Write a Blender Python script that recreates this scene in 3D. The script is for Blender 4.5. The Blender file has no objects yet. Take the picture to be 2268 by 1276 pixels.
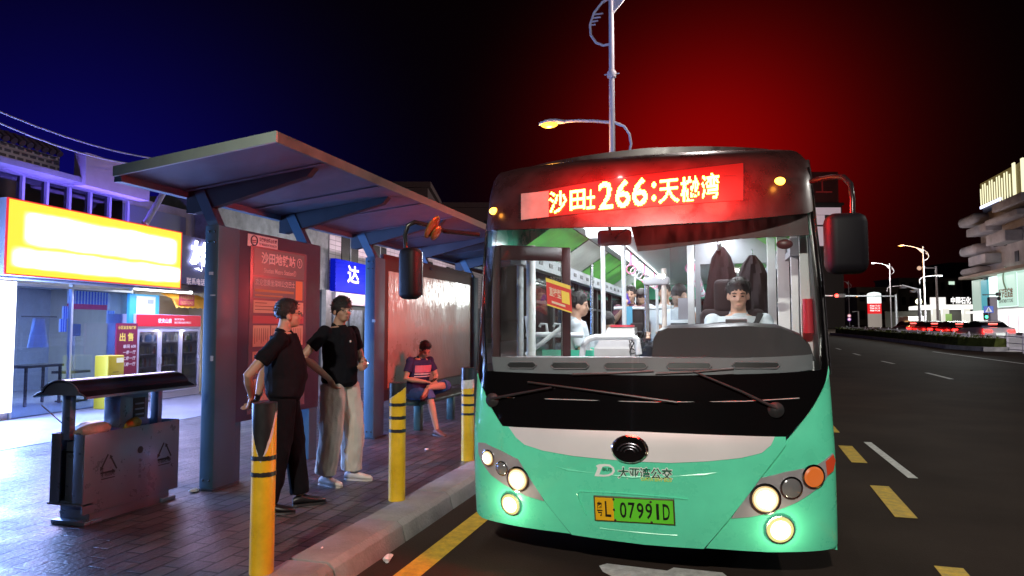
import bpy, bmesh, math, random
from math import radians as RD, sin, cos, pi, sqrt, atan2
from mathutils import Vector as V, Matrix, noise
from mathutils.geometry import delaunay_2d_cdt
random.seed(7)
S = bpy.context.scene
COL = S.collection

# ------------------------------------------------------------------ camera
CAM_H = 1.68
cam_d = bpy.data.cameras.new('camera'); cam = bpy.data.objects.new('camera', cam_d); COL.objects.link(cam)
cam.location = (0, 0, CAM_H); cam.rotation_euler = (RD(93.32), 0, RD(16.9))
cam_d.sensor_width = 36; cam_d.lens = 36*1500/2268; cam_d.clip_end = 3000; cam_d.clip_start = .05
S.camera = cam
CM = cam.rotation_euler.to_matrix()

# ------------------------------------------------------------------ night sky and exposure
W = bpy.data.worlds.new('World'); S.world = W; W.use_nodes = True
def build_sky():
    nt = W.node_tree; N = nt.nodes; L = nt.links
    bg = N['Background']; tc = N.new('ShaderNodeTexCoord')
    def lobe(d, pw):
        d = V(d).normalized(); n = N.new('ShaderNodeVectorMath'); n.operation = 'DOT_PRODUCT'
        L.new(tc.outputs['Generated'], n.inputs[0]); n.inputs[1].default_value = d
        m = N.new('ShaderNodeMath'); m.operation = 'MAXIMUM'; L.new(n.outputs['Value'], m.inputs[0]); m.inputs[1].default_value = 0
        p = N.new('ShaderNodeMath'); p.operation = 'POWER'; L.new(m.outputs[0], p.inputs[0]); p.inputs[1].default_value = pw
        return p.outputs[0]
    def add(prev, fac, colour):
        mx = N.new('ShaderNodeMix'); mx.data_type = 'RGBA'; mx.blend_type = 'ADD'
        L.new(fac, mx.inputs[0])
        if isinstance(prev, tuple): mx.inputs[6].default_value = (*prev, 1)
        else: L.new(prev, mx.inputs[6])
        mx.inputs[7].default_value = (*colour, 1); return mx.outputs[2]
    c = add((.0012, .0004, .0006), lobe((-.01, 1, .23), 80), SKY_RED)     # red lobe in the sky colour imitating the route sign's lens bloom
    c = add(c, lobe((-1.0, .82, .08), 30), SKY_BLUE)                     # blue lobe painted into the sky colour for the flare above the shops
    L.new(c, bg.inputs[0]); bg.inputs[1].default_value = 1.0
SIGN_K = 15.0; BUS_K = 1.35; SHOP_K = 1.5; SIDE_W = 125; KEY_W = 19000
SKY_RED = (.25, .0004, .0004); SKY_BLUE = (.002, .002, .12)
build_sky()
S.view_settings.view_transform = 'Standard'; S.view_settings.look = 'None'; S.view_settings.exposure = 0; S.view_settings.gamma = 1
S.render.engine = 'CYCLES'
cy = S.cycles
cy.use_denoising = True; cy.denoiser = 'OPENIMAGEDENOISE'
cy.max_bounces = 8; cy.transparent_max_bounces = 24; cy.volume_bounces = 0; cy.sample_clamp_indirect = 4; cy.sample_clamp_direct = 0
cy.caustics_reflective = False; cy.caustics_refractive = False

# ------------------------------------------------------------------ measuring helpers
def ray(u, v): return CM @ V(((u-1134)/1500, -(v-638)/1500, -1))
def PZ(u, v, z): d = ray(u, v); t = (z-CAM_H)/d.z; return V((d.x*t, d.y*t, z))
def PY(u, v, y): d = ray(u, v); t = y/d.y; return V((d.x*t, y, CAM_H+d.z*t))
def PX(u, v, x): d = ray(u, v); t = x/d.x; return V((x, d.y*t, CAM_H+d.z*t))
GS, GY = .012, 15.0                      # the road climbs gently beyond the bus
def gz(y): return max(0, y-GY)*GS
def PG(u, v):
    d = ray(u, v); t = (-CAM_H)/d.z if d.z < 0 else 1e9
    if t*d.y > GY: t = (CAM_H+GY*GS)/(GS*d.y-d.z)
    return V((d.x*t, d.y*t, CAM_H+d.z*t))

# ------------------------------------------------------------------ materials
MATS = {}
def mat(name, col=(.5, .5, .5), rough=.5, metal=0., emit=None, es=0., var=0., vscale=6., bump=0., bscale=60., coat=0., spec=.5, alpha=None):
    """principled material with optional procedural mottling (var) and fine bump"""
    if name in MATS: return MATS[name]
    m = bpy.data.materials.new(name); m.use_nodes = True; MATS[name] = m
    nt = m.node_tree; N = nt.nodes; L = nt.links; b = N['Principled BSDF']
    b.inputs['Base Color'].default_value = (*col, 1); b.inputs['Roughness'].default_value = rough
    b.inputs['Metallic'].default_value = metal; b.inputs['Coat Weight'].default_value = coat
    b.inputs['Specular IOR Level'].default_value = spec
    tc = N.new('ShaderNodeTexCoord')
    if var:
        n = N.new('ShaderNodeTexNoise'); n.inputs['Scale'].default_value = vscale; n.inputs['Detail'].default_value = 6
        n.inputs['Roughness'].default_value = .65
        L.new(tc.outputs['Object'], n.inputs[0])
        r = N.new('ShaderNodeMapRange'); L.new(n.outputs['Fac'], r.inputs[0]); r.inputs[1].default_value = .3; r.inputs[2].default_value = .7
        r.inputs[3].default_value = 1-var; r.inputs[4].default_value = 1+var*.6
        h = N.new('ShaderNodeHueSaturation'); h.inputs['Color'].default_value = (*col, 1); L.new(r.outputs[0], h.inputs['Value'])
        L.new(h.outputs[0], b.inputs['Base Color'])
        r2 = N.new('ShaderNodeMapRange'); L.new(n.outputs['Fac'], r2.inputs[0]); r2.inputs[1].default_value = .25; r2.inputs[2].default_value = .75
        r2.inputs[3].default_value = max(0, rough-.12); r2.inputs[4].default_value = min(1, rough+.15); L.new(r2.outputs[0], b.inputs['Roughness'])
    if bump:
        n2 = N.new('ShaderNodeTexNoise'); n2.inputs['Scale'].default_value = bscale; n2.inputs['Detail'].default_value = 5
        L.new(tc.outputs['Object'], n2.inputs[0])
        bp = N.new('ShaderNodeBump'); bp.inputs['Strength'].default_value = bump; bp.inputs['Distance'].default_value = .02
        L.new(n2.outputs['Fac'], bp.inputs['Height']); L.new(bp.outputs[0], b.inputs['Normal'])
    if emit:
        b.inputs['Emission Color'].default_value = (*emit, 1); b.inputs['Emission Strength'].default_value = es
    return m
def emat(name, col, s): return mat(name, (.02, .02, .02), .4, emit=col, es=s)
def glass(name, tint=(1, 1, 1), refl=.06, rough=.02, dirt=0.):
    """thin pane: mostly see-through, mirror-like at grazing angles, optionally a film of dirt"""
    if name in MATS: return MATS[name]
    m = bpy.data.materials.new(name); m.use_nodes = True; MATS[name] = m
    nt = m.node_tree; N = nt.nodes; L = nt.links; N.remove(N['Principled BSDF']); out = N['Material Output']
    t = N.new('ShaderNodeBsdfTransparent'); t.inputs[0].default_value = (*tint, 1)
    g = N.new('ShaderNodeBsdfGlossy'); g.inputs['Roughness'].default_value = rough
    lw = N.new('ShaderNodeLayerWeight'); lw.inputs['Blend'].default_value = .25
    mr = N.new('ShaderNodeMapRange'); L.new(lw.outputs['Fresnel'], mr.inputs[0]); mr.inputs[3].default_value = refl; mr.inputs[4].default_value = .75
    mx = N.new('ShaderNodeMixShader'); L.new(mr.outputs[0], mx.inputs[0]); L.new(t.outputs[0], mx.inputs[1]); L.new(g.outputs[0], mx.inputs[2])
    o = mx.outputs[0]
    if dirt:
        tc = N.new('ShaderNodeTexCoord'); mp = N.new('ShaderNodeMapping'); mp.inputs['Scale'].default_value = (9, 9, 2.2)
        n = N.new('ShaderNodeTexNoise'); n.inputs['Scale'].default_value = 1.6; n.inputs['Detail'].default_value = 8
        L.new(tc.outputs['Object'], mp.inputs[0]); L.new(mp.outputs[0], n.inputs[0])
        r = N.new('ShaderNodeMapRange'); L.new(n.outputs['Fac'], r.inputs[0]); r.inputs[1].default_value = .35; r.inputs[2].default_value = .8
        r.inputs[3].default_value = dirt*.15; r.inputs[4].default_value = dirt
        d = N.new('ShaderNodeBsdfDiffuse'); d.inputs[0].default_value = (.5, .5, .5, 1)
        m2 = N.new('ShaderNodeMixShader'); L.new(r.outputs[0], m2.inputs[0]); L.new(o, m2.inputs[1]); L.new(d.outputs[0], m2.inputs[2]); o = m2.outputs[0]
    L.new(o, out.inputs[0]); return m

# ------------------------------------------------------------------ mesh builder
class MB:
    def __init__(s): s.v = []; s.f = []; s.mi = []; s.cur = 0
    def add(s, vs, fs):
        o = len(s.v); s.v += [V(p) for p in vs]; s.f += [tuple(i+o for i in f) for f in fs]; s.mi += [s.cur]*len(fs); return s
    def box(s, a, b, M=None, taper=1.):
        """box between corner a and corner b, optional matrix; taper shrinks the top"""
        (x0, y0, z0), (x1, y1, z1) = a, b
        cx, cy_ = (x0+x1)/2, (y0+y1)/2
        T = lambda x, y: (cx+(x-cx)*taper, cy_+(y-cy_)*taper)
        vs = [V((x0, y0, z0)), V((x1, y0, z0)), V((x1, y1, z0)), V((x0, y1, z0))]+[V((*T(x, y), z1)) for x, y in ((x0, y0), (x1, y0), (x1, y1), (x0, y1))]
        if M: vs = [M @ p for p in vs]
        return s.add(vs, [(3, 2, 1, 0), (4, 5, 6, 7), (0, 1, 5, 4), (1, 2, 6, 5), (2, 3, 7, 6), (3, 0, 4, 7)])
    def rbox(s, a, b, r, n=3, M=None):
        """box with rounded vertical-profile edges via bmesh bevel"""
        bm = bmesh.new(); m = MB().box(a, b)
        vs = [bm.verts.new(p) for p in m.v]
        for f in m.f: bm.faces.new([vs[i] for i in f])
        bmesh.ops.bevel(bm, geom=bm.edges[:], offset=r, segments=n, profile=.5, affect='EDGES')
        bm.verts.index_update(); P = [M @ v.co if M else v.co.copy() for v in bm.verts]; F = [[v.index for v in f.verts] for f in bm.faces]; bm.free()
        return s.add(P, F)
    def quad(s, *p): return s.add(p, [tuple(range(len(p)))])
    def ring(s, c, ax, r, n, ref=None, r2=None):
        ax = V(ax).normalized(); ref = V(ref) if ref else (V((0, 0, 1)) if abs(ax.z) < .9 else V((1, 0, 0)))
        a = (ref-ax*ref.dot(ax)).normalized(); b = ax.cross(a); r2 = r if r2 is None else r2
        return [V(c)+a*cos(2*pi*i/n)*r+b*sin(2*pi*i/n)*r2 for i in range(n)]
    def loft(s, rings, cap=True):
        n = len(rings[0]); vs = [p for r in rings for p in r]; fs = []
        for k in range(len(rings)-1):
            for i in range(n):
                j = (i+1) % n; fs.append((k*n+i, k*n+j, (k+1)*n+j, (k+1)*n+i))
        if cap: fs.append(tuple(range(n-1, -1, -1))); fs.append(tuple((len(rings)-1)*n+i for i in range(n)))
        return s.add(vs, fs)
    def cyl(s, a, b, r0, r1=None, n=14, cap=True):
        a, b = V(a), V(b); r1 = r0 if r1 is None else r1
        return s.loft([s.ring(a, b-a, r0, n), s.ring(b, b-a, r1, n)], cap)
    def tube(s, pts, r, n=10, cap=True, ref=None, ry=None):
        """round (or elliptical, ry) tube along a polyline; r may be a list"""
        pts = [V(p) for p in pts]; k = len(pts); R = r if isinstance(r, (list, tuple)) else [r]*k
        Q = ry if isinstance(ry, (list, tuple)) else [ry]*k
        rings = []; a_prev = V(ref) if ref else None
        for i in range(k):
            t = (pts[min(i+1, k-1)]-pts[max(i-1, 0)]).normalized()
            if a_prev is None: a_prev = V((0, 0, 1)) if abs(t.z) < .9 else V((1, 0, 0))
            a = a_prev-t*a_prev.dot(t)
            if a.length < 1e-4: a = t.orthogonal()
            a.normalize(); a_prev = a if ref is None else V(ref); b = t.cross(a)
            q = R[i] if Q[i] is None else Q[i]
            rings.append([pts[i]+a*cos(2*pi*j/n)*R[i]+b*sin(2*pi*j/n)*q for j in range(n)])
        return s.loft(rings, cap)
    def ell(s, c, r, M=None, nu=16, nv=10):
        c = V(c); vs = []; fs = []; r = (r, r, r) if isinstance(r, (int, float)) else r
        for i in range(nv+1):
            th = pi*i/nv
            for j in range(nu):
                ph = 2*pi*j/nu; p = V((r[0]*sin(th)*cos(ph), r[1]*sin(th)*sin(ph), r[2]*cos(th)))
                vs.append(c+(M @ p if M else p))
        for i in range(nv):
            for j in range(nu):
                k = (j+1) % nu; fs.append((i*nu+j, (i+1)*nu+j, (i+1)*nu+k, i*nu+k))
        return s.add(vs, fs)
    def lathe(s, prof, c=(0, 0, 0), ax=(0, 0, 1), n=20, ref=None, sy=1.):
        c = V(c); ax = V(ax).normalized()
        return s.loft([s.ring(c+ax*z, ax, max(r, 1e-4), n, ref, max(r, 1e-4)*sy) for r, z in prof])
    def prism(s, poly, fn, t):
        """2-D polygon mapped by fn(x, y, depth) and extruded from depth 0 to t"""
        n = len(poly); a = [fn(x, y, 0) for x, y in poly]; b = [fn(x, y, t) for x, y in poly]
        return s.add(a+b, [tuple(range(n)), tuple(range(2*n-1, n-1, -1))]+[(i, n+i, n+(i+1) % n, (i+1) % n) for i in range(n)])
    def build(s, name, m, parent=None, smooth=False, loc=None, rz=0, label=None, bevel=0, cat=None, group=None, kind=None, ang=40):
        me = bpy.data.meshes.new(name); me.from_pydata([tuple(p) for p in s.v], [], s.f)
        ms = m if isinstance(m, (list, tuple)) else [m]
        for q in ms: me.materials.append(q)
        if len(ms) > 1: me.polygons.foreach_set('material_index', s.mi)
        bm = bmesh.new(); bm.from_mesh(me)
        bmesh.ops.remove_doubles(bm, verts=bm.verts, dist=1e-5); bmesh.ops.recalc_face_normals(bm, faces=bm.faces)
        if bevel:
            es = [e for e in bm.edges if len(e.link_faces) == 2 and e.calc_face_angle(0) > .5]
            bmesh.ops.bevel(bm, geom=es, offset=bevel, segments=2, profile=.5, affect='EDGES', clamp_overlap=True)
        bm.to_mesh(me); bm.free()
        o = bpy.data.objects.new(name, me); COL.objects.link(o)
        if smooth or bevel:
            me.polygons.foreach_set('use_smooth', [True]*len(me.polygons))
            try: me.set_sharp_from_angle(angle=RD(ang))
            except Exception: pass
        if loc is not None: o.location = loc
        if rz: o.rotation_euler.z = rz
        if parent: o.parent = parent
        tag(o, label, cat, group, kind); return o
def tag(o, label=None, cat=None, group=None, kind=None):
    if label: o['label'] = label
    if cat: o['category'] = cat
    if group: o['group'] = group
    if kind: o['kind'] = kind
    return o
def thing(name, label, cat, loc=(0, 0, 0), rz=0, group=None):
    o = bpy.data.objects.new(name, None); COL.objects.link(o); o.location = loc; o.rotation_euler = (0, 0, rz); o.empty_display_size = .1
    return tag(o, label, cat, group)
def kids(o): return [c for c in bpy.data.objects if c.parent == o]
def copy_tree(o, parent=None):
    c = o.copy(); COL.objects.link(c)
    if parent: c.parent = parent
    for ch in kids(o): copy_tree(ch, c)
    return c
def rot(ax, a): return Matrix.Rotation(a, 4, ax)
def frame(o, x, y):
    """matrix with origin o, local x and y axes"""
    x = V(x).normalized(); y = V(y); z = x.cross(y).normalized(); y = z.cross(x)
    M = Matrix.Identity(4)
    for i in range(3): M[i][0], M[i][1], M[i][2], M[i][3] = x[i], y[i], z[i], V(o)[i]
    return M
def cdt(poly, step=None):
    """triangulate a 2-D polygon, with inner grid points when step is given"""
    P = [V(p) for p in poly]; Q = []; n = len(P)
    for i in range(n):
        a, b = P[i], P[(i+1) % n]; k = max(1, int((b-a).length/step)) if step else 1
        Q += [a.lerp(b, j/k) for j in range(k)]
    E = [(i, (i+1) % len(Q)) for i in range(len(Q))]; pts = list(Q)
    if step:
        x0, x1 = min(p.x for p in P), max(p.x for p in P); y0, y1 = min(p.y for p in P), max(p.y for p in P)
        for i in range(1, int((x1-x0)/step)+1):
            for j in range(1, int((y1-y0)/step)+1):
                pts.append(V((x0+i*step, y0+j*step)))
    vs, es, fs = delaunay_2d_cdt(pts, E, [], 1, 1e-6)[:3]
    return vs, es, fs
def glyphs(s, bold=0.):
    """outline of a string as a flat mesh, normalised to a 1 x 1 box; also its aspect"""
    c = bpy.data.curves.new('t', 'FONT'); c.body = s; c.size = 1; c.resolution_u = 3; c.offset = bold; c.fill_mode = 'FRONT'
    o = bpy.data.objects.new('t', c); COL.objects.link(o); bpy.context.view_layer.update()
    me = bpy.data.meshes.new_from_object(o.evaluated_get(bpy.context.evaluated_depsgraph_get()))
    vs = [v.co.copy() for v in me.vertices]; fs = [tuple(p.vertices) for p in me.polygons]
    bpy.data.objects.remove(o); bpy.data.curves.remove(c); bpy.data.meshes.remove(me)
    if not vs: return [], [], 1
    x0, x1 = min(p.x for p in vs), max(p.x for p in vs); y0, y1 = min(p.y for p in vs), max(p.y for p in vs)
    return [V(((p.x-x0)/(x1-x0), (p.y-y0)/(y1-y0), 0)) for p in vs], fs, (x1-x0)/(y1-y0)
def letters(mb, s, o, xd, yd, h, w=None, bold=0., fn=None):
    """add a string to a builder: o lower-left corner, xd / yd directions, height h, width w"""
    vs, fs, asp = glyphs(s, bold); w = w or h*asp
    if fn: mb.add([fn(p.x*w, p.y*h) for p in vs], fs)
    else:
        xd, yd = V(xd).normalized(), V(yd).normalized(); mb.add([V(o)+xd*(p.x*w)+yd*(p.y*h) for p in vs], fs)
    return w
def lamp(name, kind, loc, power, col, parent=None, size=.1, size_y=None, aim=None, spot=None, blend=.5, spread=None):
    d = bpy.data.lights.new(name, kind); d.energy = power; d.color = col
    if kind == 'AREA':
        d.shape = 'RECTANGLE'; d.size = size; d.size_y = size_y or size
        if spread: d.spread = spread
    else: d.shadow_soft_size = size
    if kind == 'SPOT': d.spot_size = spot or 1.; d.spot_blend = blend
    o = bpy.data.objects.new(name, d); COL.objects.link(o); o.location = loc
    if aim is not None: o.rotation_euler = (V(aim)).to_track_quat('-Z', 'Y').to_euler()
    if parent: o.parent = parent
    return o
# ================================================================== GROUND
def asphalt():
    m = mat('asphalt', (.045, .043, .042), .8, bump=.22, bscale=70, spec=.04)
    nt = m.node_tree; N = nt.nodes; L = nt.links; b = N['Principled BSDF']; tc = N.new('ShaderNodeTexCoord')
    v = N.new('ShaderNodeTexVoronoi'); v.inputs['Scale'].default_value = 130; L.new(tc.outputs['Object'], v.inputs[0])
    n = N.new('ShaderNodeTexNoise'); n.inputs['Scale'].default_value = .7; n.inputs['Detail'].default_value = 7; L.new(tc.outputs['Object'], n.inputs[0])
    r = N.new('ShaderNodeValToRGB'); r.color_ramp.elements[0].color = (.10, .078, .066, 1); r.color_ramp.elements[1].color = (.038, .027, .022, 1); r.color_ramp.elements[1].position = .22
    L.new(v.outputs['Distance'], r.inputs[0])
    r2 = N.new('ShaderNodeMapRange'); L.new(n.outputs['Fac'], r2.inputs[0]); r2.inputs[1].default_value = .3; r2.inputs[2].default_value = .7; r2.inputs[3].default_value = .72; r2.inputs[4].default_value = 1.2
    h = N.new('ShaderNodeHueSaturation'); L.new(r.outputs[0], h.inputs['Color']); L.new(r2.outputs[0], h.inputs['Value']); L.new(h.outputs[0], b.inputs['Base Color'])
    return m
def pavers():
    m = mat('brick_paving', (.1, .1, .1), .5)
    nt = m.node_tree; N = nt.nodes; L = nt.links; b = N['Principled BSDF']; tc = N.new('ShaderNodeTexCoord')
    mp = N.new('ShaderNodeMapping'); mp.inputs['Rotation'].default_value = (0, 0, pi/2); L.new(tc.outputs['Object'], mp.inputs[0])
    k = N.new('ShaderNodeTexBrick'); L.new(mp.outputs[0], k.inputs[0]); k.inputs['Scale'].default_value = 1
    k.inputs['Brick Width'].default_value = .30; k.inputs['Row Height'].default_value = .15; k.inputs['Mortar Size'].default_value = .011; k.inputs['Mortar Smooth'].default_value = .3
    k.inputs['Color1'].default_value = (.108, .10, .104, 1); k.inputs['Color2'].default_value = (.05, .050, .058, 1); k.inputs['Mortar'].default_value = (.006, .005, .005, 1); k.inputs['Bias'].default_value = -.1
    n = N.new('ShaderNodeTexNoise'); n.inputs['Scale'].default_value = 1.3; n.inputs['Detail'].default_value = 8; n.inputs['Roughness'].default_value = .7; L.new(tc.outputs['Object'], n.inputs[0])
    r = N.new('ShaderNodeMapRange'); L.new(n.outputs['Fac'], r.inputs[0]); r.inputs[1].default_value = .3; r.inputs[2].default_value = .7; r.inputs[3].default_value = .55; r.inputs[4].default_value = 1.35
    h = N.new('ShaderNodeHueSaturation'); L.new(k.outputs['Color'], h.inputs['Color']); L.new(r.outputs[0], h.inputs['Value']); L.new(h.outputs[0], b.inputs['Base Color'])
    r3 = N.new('ShaderNodeMapRange'); L.new(n.outputs['Fac'], r3.inputs[0]); r3.inputs[1].default_value = .35; r3.inputs[2].default_value = .65; r3.inputs[3].default_value = .28; r3.inputs[4].default_value = .6; L.new(r3.outputs[0], b.inputs['Roughness'])
    n2 = N.new('ShaderNodeTexNoise'); n2.inputs['Scale'].default_value = 35; n2.inputs['Detail'].default_value = 5; L.new(tc.outputs['Object'], n2.inputs[0])
    ma = N.new('ShaderNodeMath'); ma.operation = 'MULTIPLY_ADD'; L.new(k.outputs['Fac'], ma.inputs[0]); ma.inputs[1].default_value = -1.2; L.new(n2.outputs['Fac'], ma.inputs[2])
    bp = N.new('ShaderNodeBump'); bp.inputs['Strength'].default_value = .7; bp.inputs['Distance'].default_value = .008; L.new(ma.outputs[0], bp.inputs['Height']); L.new(bp.outputs[0], b.inputs['Normal'])
    return m
def strip(name, m, x0, x1, y0, y1, dz, label=None, kind='structure'):
    ys = [y0]+([GY] if y0 < GY < y1 else [])+[y1]; b = MB()
    f0 = x0 if callable(x0) else (lambda y: x0); f1 = x1 if callable(x1) else (lambda y: x1)
    for a, c in zip(ys, ys[1:]):
        b.quad((f0(a), a, gz(a)+dz), (f1(a), a, gz(a)+dz), (f1(c), c, gz(c)+dz), (f0(c), c, gz(c)+dz))
    return b.build(name, m, kind=kind, label=label)
strip('ground', mat('dark_soil', (.03, .028, .025), .95, bump=.3, bscale=4), -700, 700, -90, 900, -.06)
strip('road', asphalt(), -2.5, 40, -40, 420, 0)
strip('pavement', pavers(), -8.55, -2.74, -14, 60, .15)
strip('forecourt', mat('concrete_forecourt', (.30, .30, .34), .55, var=.3, vscale=1.5, bump=.25, bscale=30), -16, -8.55, -14, 60, .156)

def kerb():
    b = MB(); y = -6.0; random.seed(3)
    while y < 40:
        z = gz(y); d = random.uniform(-.004, .004); L = .995
        pr = [(-2.742, -.05), (-2.742, .153+d), (-2.45, .153+d), (-2.405, .118+d), (-2.36, -.05)]
        n = len(pr); g = .006
        b.add([V((x, y+g, z+h)) for x, h in pr]+[V((x, y+L-g, z+h)) for x, h in pr],
              [tuple(range(n)), tuple(range(2*n-1, n-1, -1))]+[(i, n+i, n+(i+1) % n, (i+1) % n) for i in range(n)])
        y += L
    b.build('kerb', mat('kerb_granite', (.26, .245, .23), .7, var=.35, vscale=3, bump=.35, bscale=45), kind='structure', bevel=.008)
kerb()
white_paint = mat('white_road_paint', (.62, .62, .6), .6, var=.35, vscale=14, bump=.2, bscale=80)
yellow_paint = mat('yellow_road_paint', (.62, .40, .04), .6, var=.4, vscale=12, bump=.2, bscale=80)
strip('yellow_kerbside_line', yellow_paint, -2.13, -1.95, -8, 24, .004)
b = MB()
for k in range(-3, 14):
    y = 6.83+2.57*k; x = 1.56+.035*(y-6.8)
    b.quad(*[(x+dx+.035*dy, y+dy, gz(y+dy)+.004) for dx, dy in ((-.09, 0), (.09, 0), (.09, 1.27), (-.09, 1.27))])
b.build('yellow_lane_dashes', yellow_paint, kind='structure')
b = MB()
for y0, y1 in ((-1.0, 1.6), (8.62, 11.1), (18.1, 20.6), (27.6, 30.1)):
    b.quad((2.0, y0, gz(y0)+.004), (2.10, y0, gz(y0)+.004), (2.11, y1, gz(y1)+.004), (2.01, y1, gz(y1)+.004))
L0 = [PG(u, v) for u, v in ((2108, 840), (2052, 826), (1980, 806), (1953, 800), (1905, 787), (1890, 783), (1862, 774.5), (1852, 771.5))]
for p, q in zip(L0[::2], L0[1::2]):
    b.quad(*[V((r.x+d, r.y, gz(r.y)+.004)) for r, d in ((p, -.07), (p, .07), (q, .07), (q, -.07))])
q = PG(2252, 879); b.quad(*[V((q.x+dx, q.y+dy, .004)) for dx, dy in ((-.06, 0), (.06, 0), (.06-.4, -3), (-.06-.4, -3))])
p, q = PG(2066, 779), PG(2290, 809)
b.quad(*[V((r.x+d, r.y, gz(r.y)+.004)) for r, d in ((q, -.06), (q, .06), (p, .06), (p, -.06))])
b.build('white_lane_dashes', white_paint, kind='structure')
b = MB()
b.add([PZ(u, v, .004) for u, v in ((1327, 1253), (1345, 1248), (1478, 1264), (1492, 1257), (1600, 1268), (1640, 1300), (1400, 1300), (1335, 1266))], [tuple(range(7, -1, -1))])
b.build('white_stop_marking', white_paint, kind='structure')

# ------------------------------------------------------------------ planted median far right
ME = [PG(u, v) for u, v in ((2174, 778), (2094, 773), (2015, 762), (1917, 750), (1837, 741.5))]
def median():
    b = MB(); e = ME
    for p, q in zip(e, e[1:]):
        w = 2.6
        A = [V((p.x, p.y, gz(p.y)-.05)), V((p.x+.06, p.y, gz(p.y)+.24)), V((p.x+.35, p.y, gz(p.y)+.24)), V((p.x+.35, p.y, gz(p.y)-.05))]
        B = [V((q.x, q.y, gz(q.y)-.05)), V((q.x+.06, q.y, gz(q.y)+.24)), V((q.x+.35, q.y, gz(q.y)+.24)), V((q.x+.35, q.y, gz(q.y)-.05))]
        b.loft([A, B])
    p = e[0]; b.box((p.x+.0, p.y-.3, gz(p.y)-.05), (p.x+2.6, p.y-.01, gz(p.y)+.24))
    b.build('median_kerb', mat('median_kerb_stone', (.42, .40, .38), .75, var=.4, vscale=2), kind='structure')
    s = MB()
    for p, q in zip(e, e[1:]): s.quad((p.x+.35, p.y, gz(p.y)+.2), (p.x+2.6, p.y, gz(p.y)+.2), (q.x+2.6, q.y, gz(q.y)+.2), (q.x+.35, q.y, gz(q.y)+.2))
    s.build('median_soil', MATS['dark_soil'], kind='structure')
    h = MB(); random.seed(5)
    for p, q in zip(e, e[1:]):                                        # clipped hedge: leafy faces through an uneven long volume
        for i in range(int((q.y-p.y)*36)):
            t = random.random(); c = p.lerp(q, t); hh = .62+.16*noise.noise((0, c.y*.5, 0))
            x = c.x+.55+random.random()*1.5; z = gz(c.y)+.22+hh*sqrt(random.random())
            n = V((random.gauss(-.3, 1), random.gauss(-.5, 1), random.gauss(.6, 1))).normalized(); a = n.orthogonal().normalized(); d = n.cross(a)
            r = random.uniform(.05, .13); o = V((x, c.y, z)); h.quad(o+a*r, o+d*r*.6, o-a*r, o-d*r*.6)
        C = [[V((c.x+.6, c.y, gz(c.y)+.2)), V((c.x+.7, c.y, gz(c.y)+.7)), V((c.x+1.9, c.y, gz(c.y)+.72)), V((c.x+2.0, c.y, gz(c.y)+.2))] for c in (p, q)]
        h.loft(C)
    h.build('hedge', mat('hedge_leaf', (.11, .13, .03), .9, var=.5, vscale=1.5, spec=.05), cat='hedge', label='long clipped green hedge planted along the road median', kind='thing')
median()
# ================================================================== BUS SHELTER
steel_blue = mat('shelter_steel', (.065, .135, .20), .45, .2, var=.07, vscale=3, bump=.03, bscale=30)
steel_dark = mat('shelter_dark', (.035, .045, .06), .45, .2, var=.07, vscale=3)
sh = thing('bus_shelter', 'grey steel bus shelter with tilted canopy and notice boards along the kerb', 'bus shelter', (-4.6, 9.5, .15))
SI = Matrix.Translation(V((4.6, -9.5, -.15)))
def sput(b, name, m, parent=None, **k):
    b.v = [SI @ p for p in b.v]; return b.build(name, m, parent or sh, **k)
CX0, CX1 = -4.715, -4.56
for y0, dpt in ((5.35, .30), (8.45, .30), (12.45, .25)):
    b = MB(); b.box((CX0, y0, .15), (CX1, y0+dpt, 2.66)); c = sput(b, 'column', steel_blue, bevel=.006)
    b = MB(); b.box((CX0-.03, y0-.03, .15), (CX1+.03, y0+dpt+.03, .165)); sput(b, 'column_base', steel_dark, c)
for y0 in (5.38, 6.85, 8.50, 10.4, 12.5):                               # cranked struts and tapered canopy beams
    b = MB(); w = .09
    for s in (0,):
        b.add([V((x, y, z)) for x, z in ((-4.70, 2.64), (-4.575, 2.64), (-4.78, 3.03), (-4.89, 3.0)) for y in (y0, y0+w)], [(0, 2, 4, 6), (1, 7, 5, 3), (0, 1, 3, 2), (2, 3, 5, 4), (4, 5, 7, 6), (6, 7, 1, 0)])
    sput(b, 'strut', steel_blue)
    b = MB(); f = lambda x, z, d: V((x, y0+.005+d, z)); b.prism([(-4.98, 2.80), (-4.9, 2.79), (-3.62, 3.08), (-3.55, 3.155), (-4.98, 3.005)], f, .08); sput(b, 'canopy_beam', steel_dark)
RY0, RY1 = 4.60, 14.6
b = MB(); f = lambda x, z, d: V((x, RY0+d, z)); b.prism([(-5.02, 3.005), (-3.39, 3.175), (-3.39, 3.245), (-5.02, 3.075)], f, RY1-RY0)
sput(b, 'canopy', mat('canopy_panel', (.13, .13, .17), .45, .3, var=.12, vscale=2.5, bump=.03, bscale=14))
b = MB(); b.prism([(-5.03, 2.995), (-3.37, 3.168), (-3.37, 3.258), (-5.03, 3.085)], f, -.025); sput(b, 'canopy_end_trim', mat('canopy_trim_pale', (.42, .52, .46), .45, var=.1))
b = MB(); b.prism([(-3.39, 3.165), (-3.365, 3.165), (-3.365, 3.255), (-3.39, 3.25)], f, RY1-RY0); sput(b, 'canopy_front_trim', mat('canopy_trim_dark', (.16, .13, .11), .45, .4, var=.3, vscale=5))
b = MB(); b.prism([(-5.04, 2.95), (-4.96, 2.95), (-4.96, 3.015), (-5.04, 3.005)], f, RY1-RY0); sput(b, 'canopy_rear_rail', steel_blue)
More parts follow.
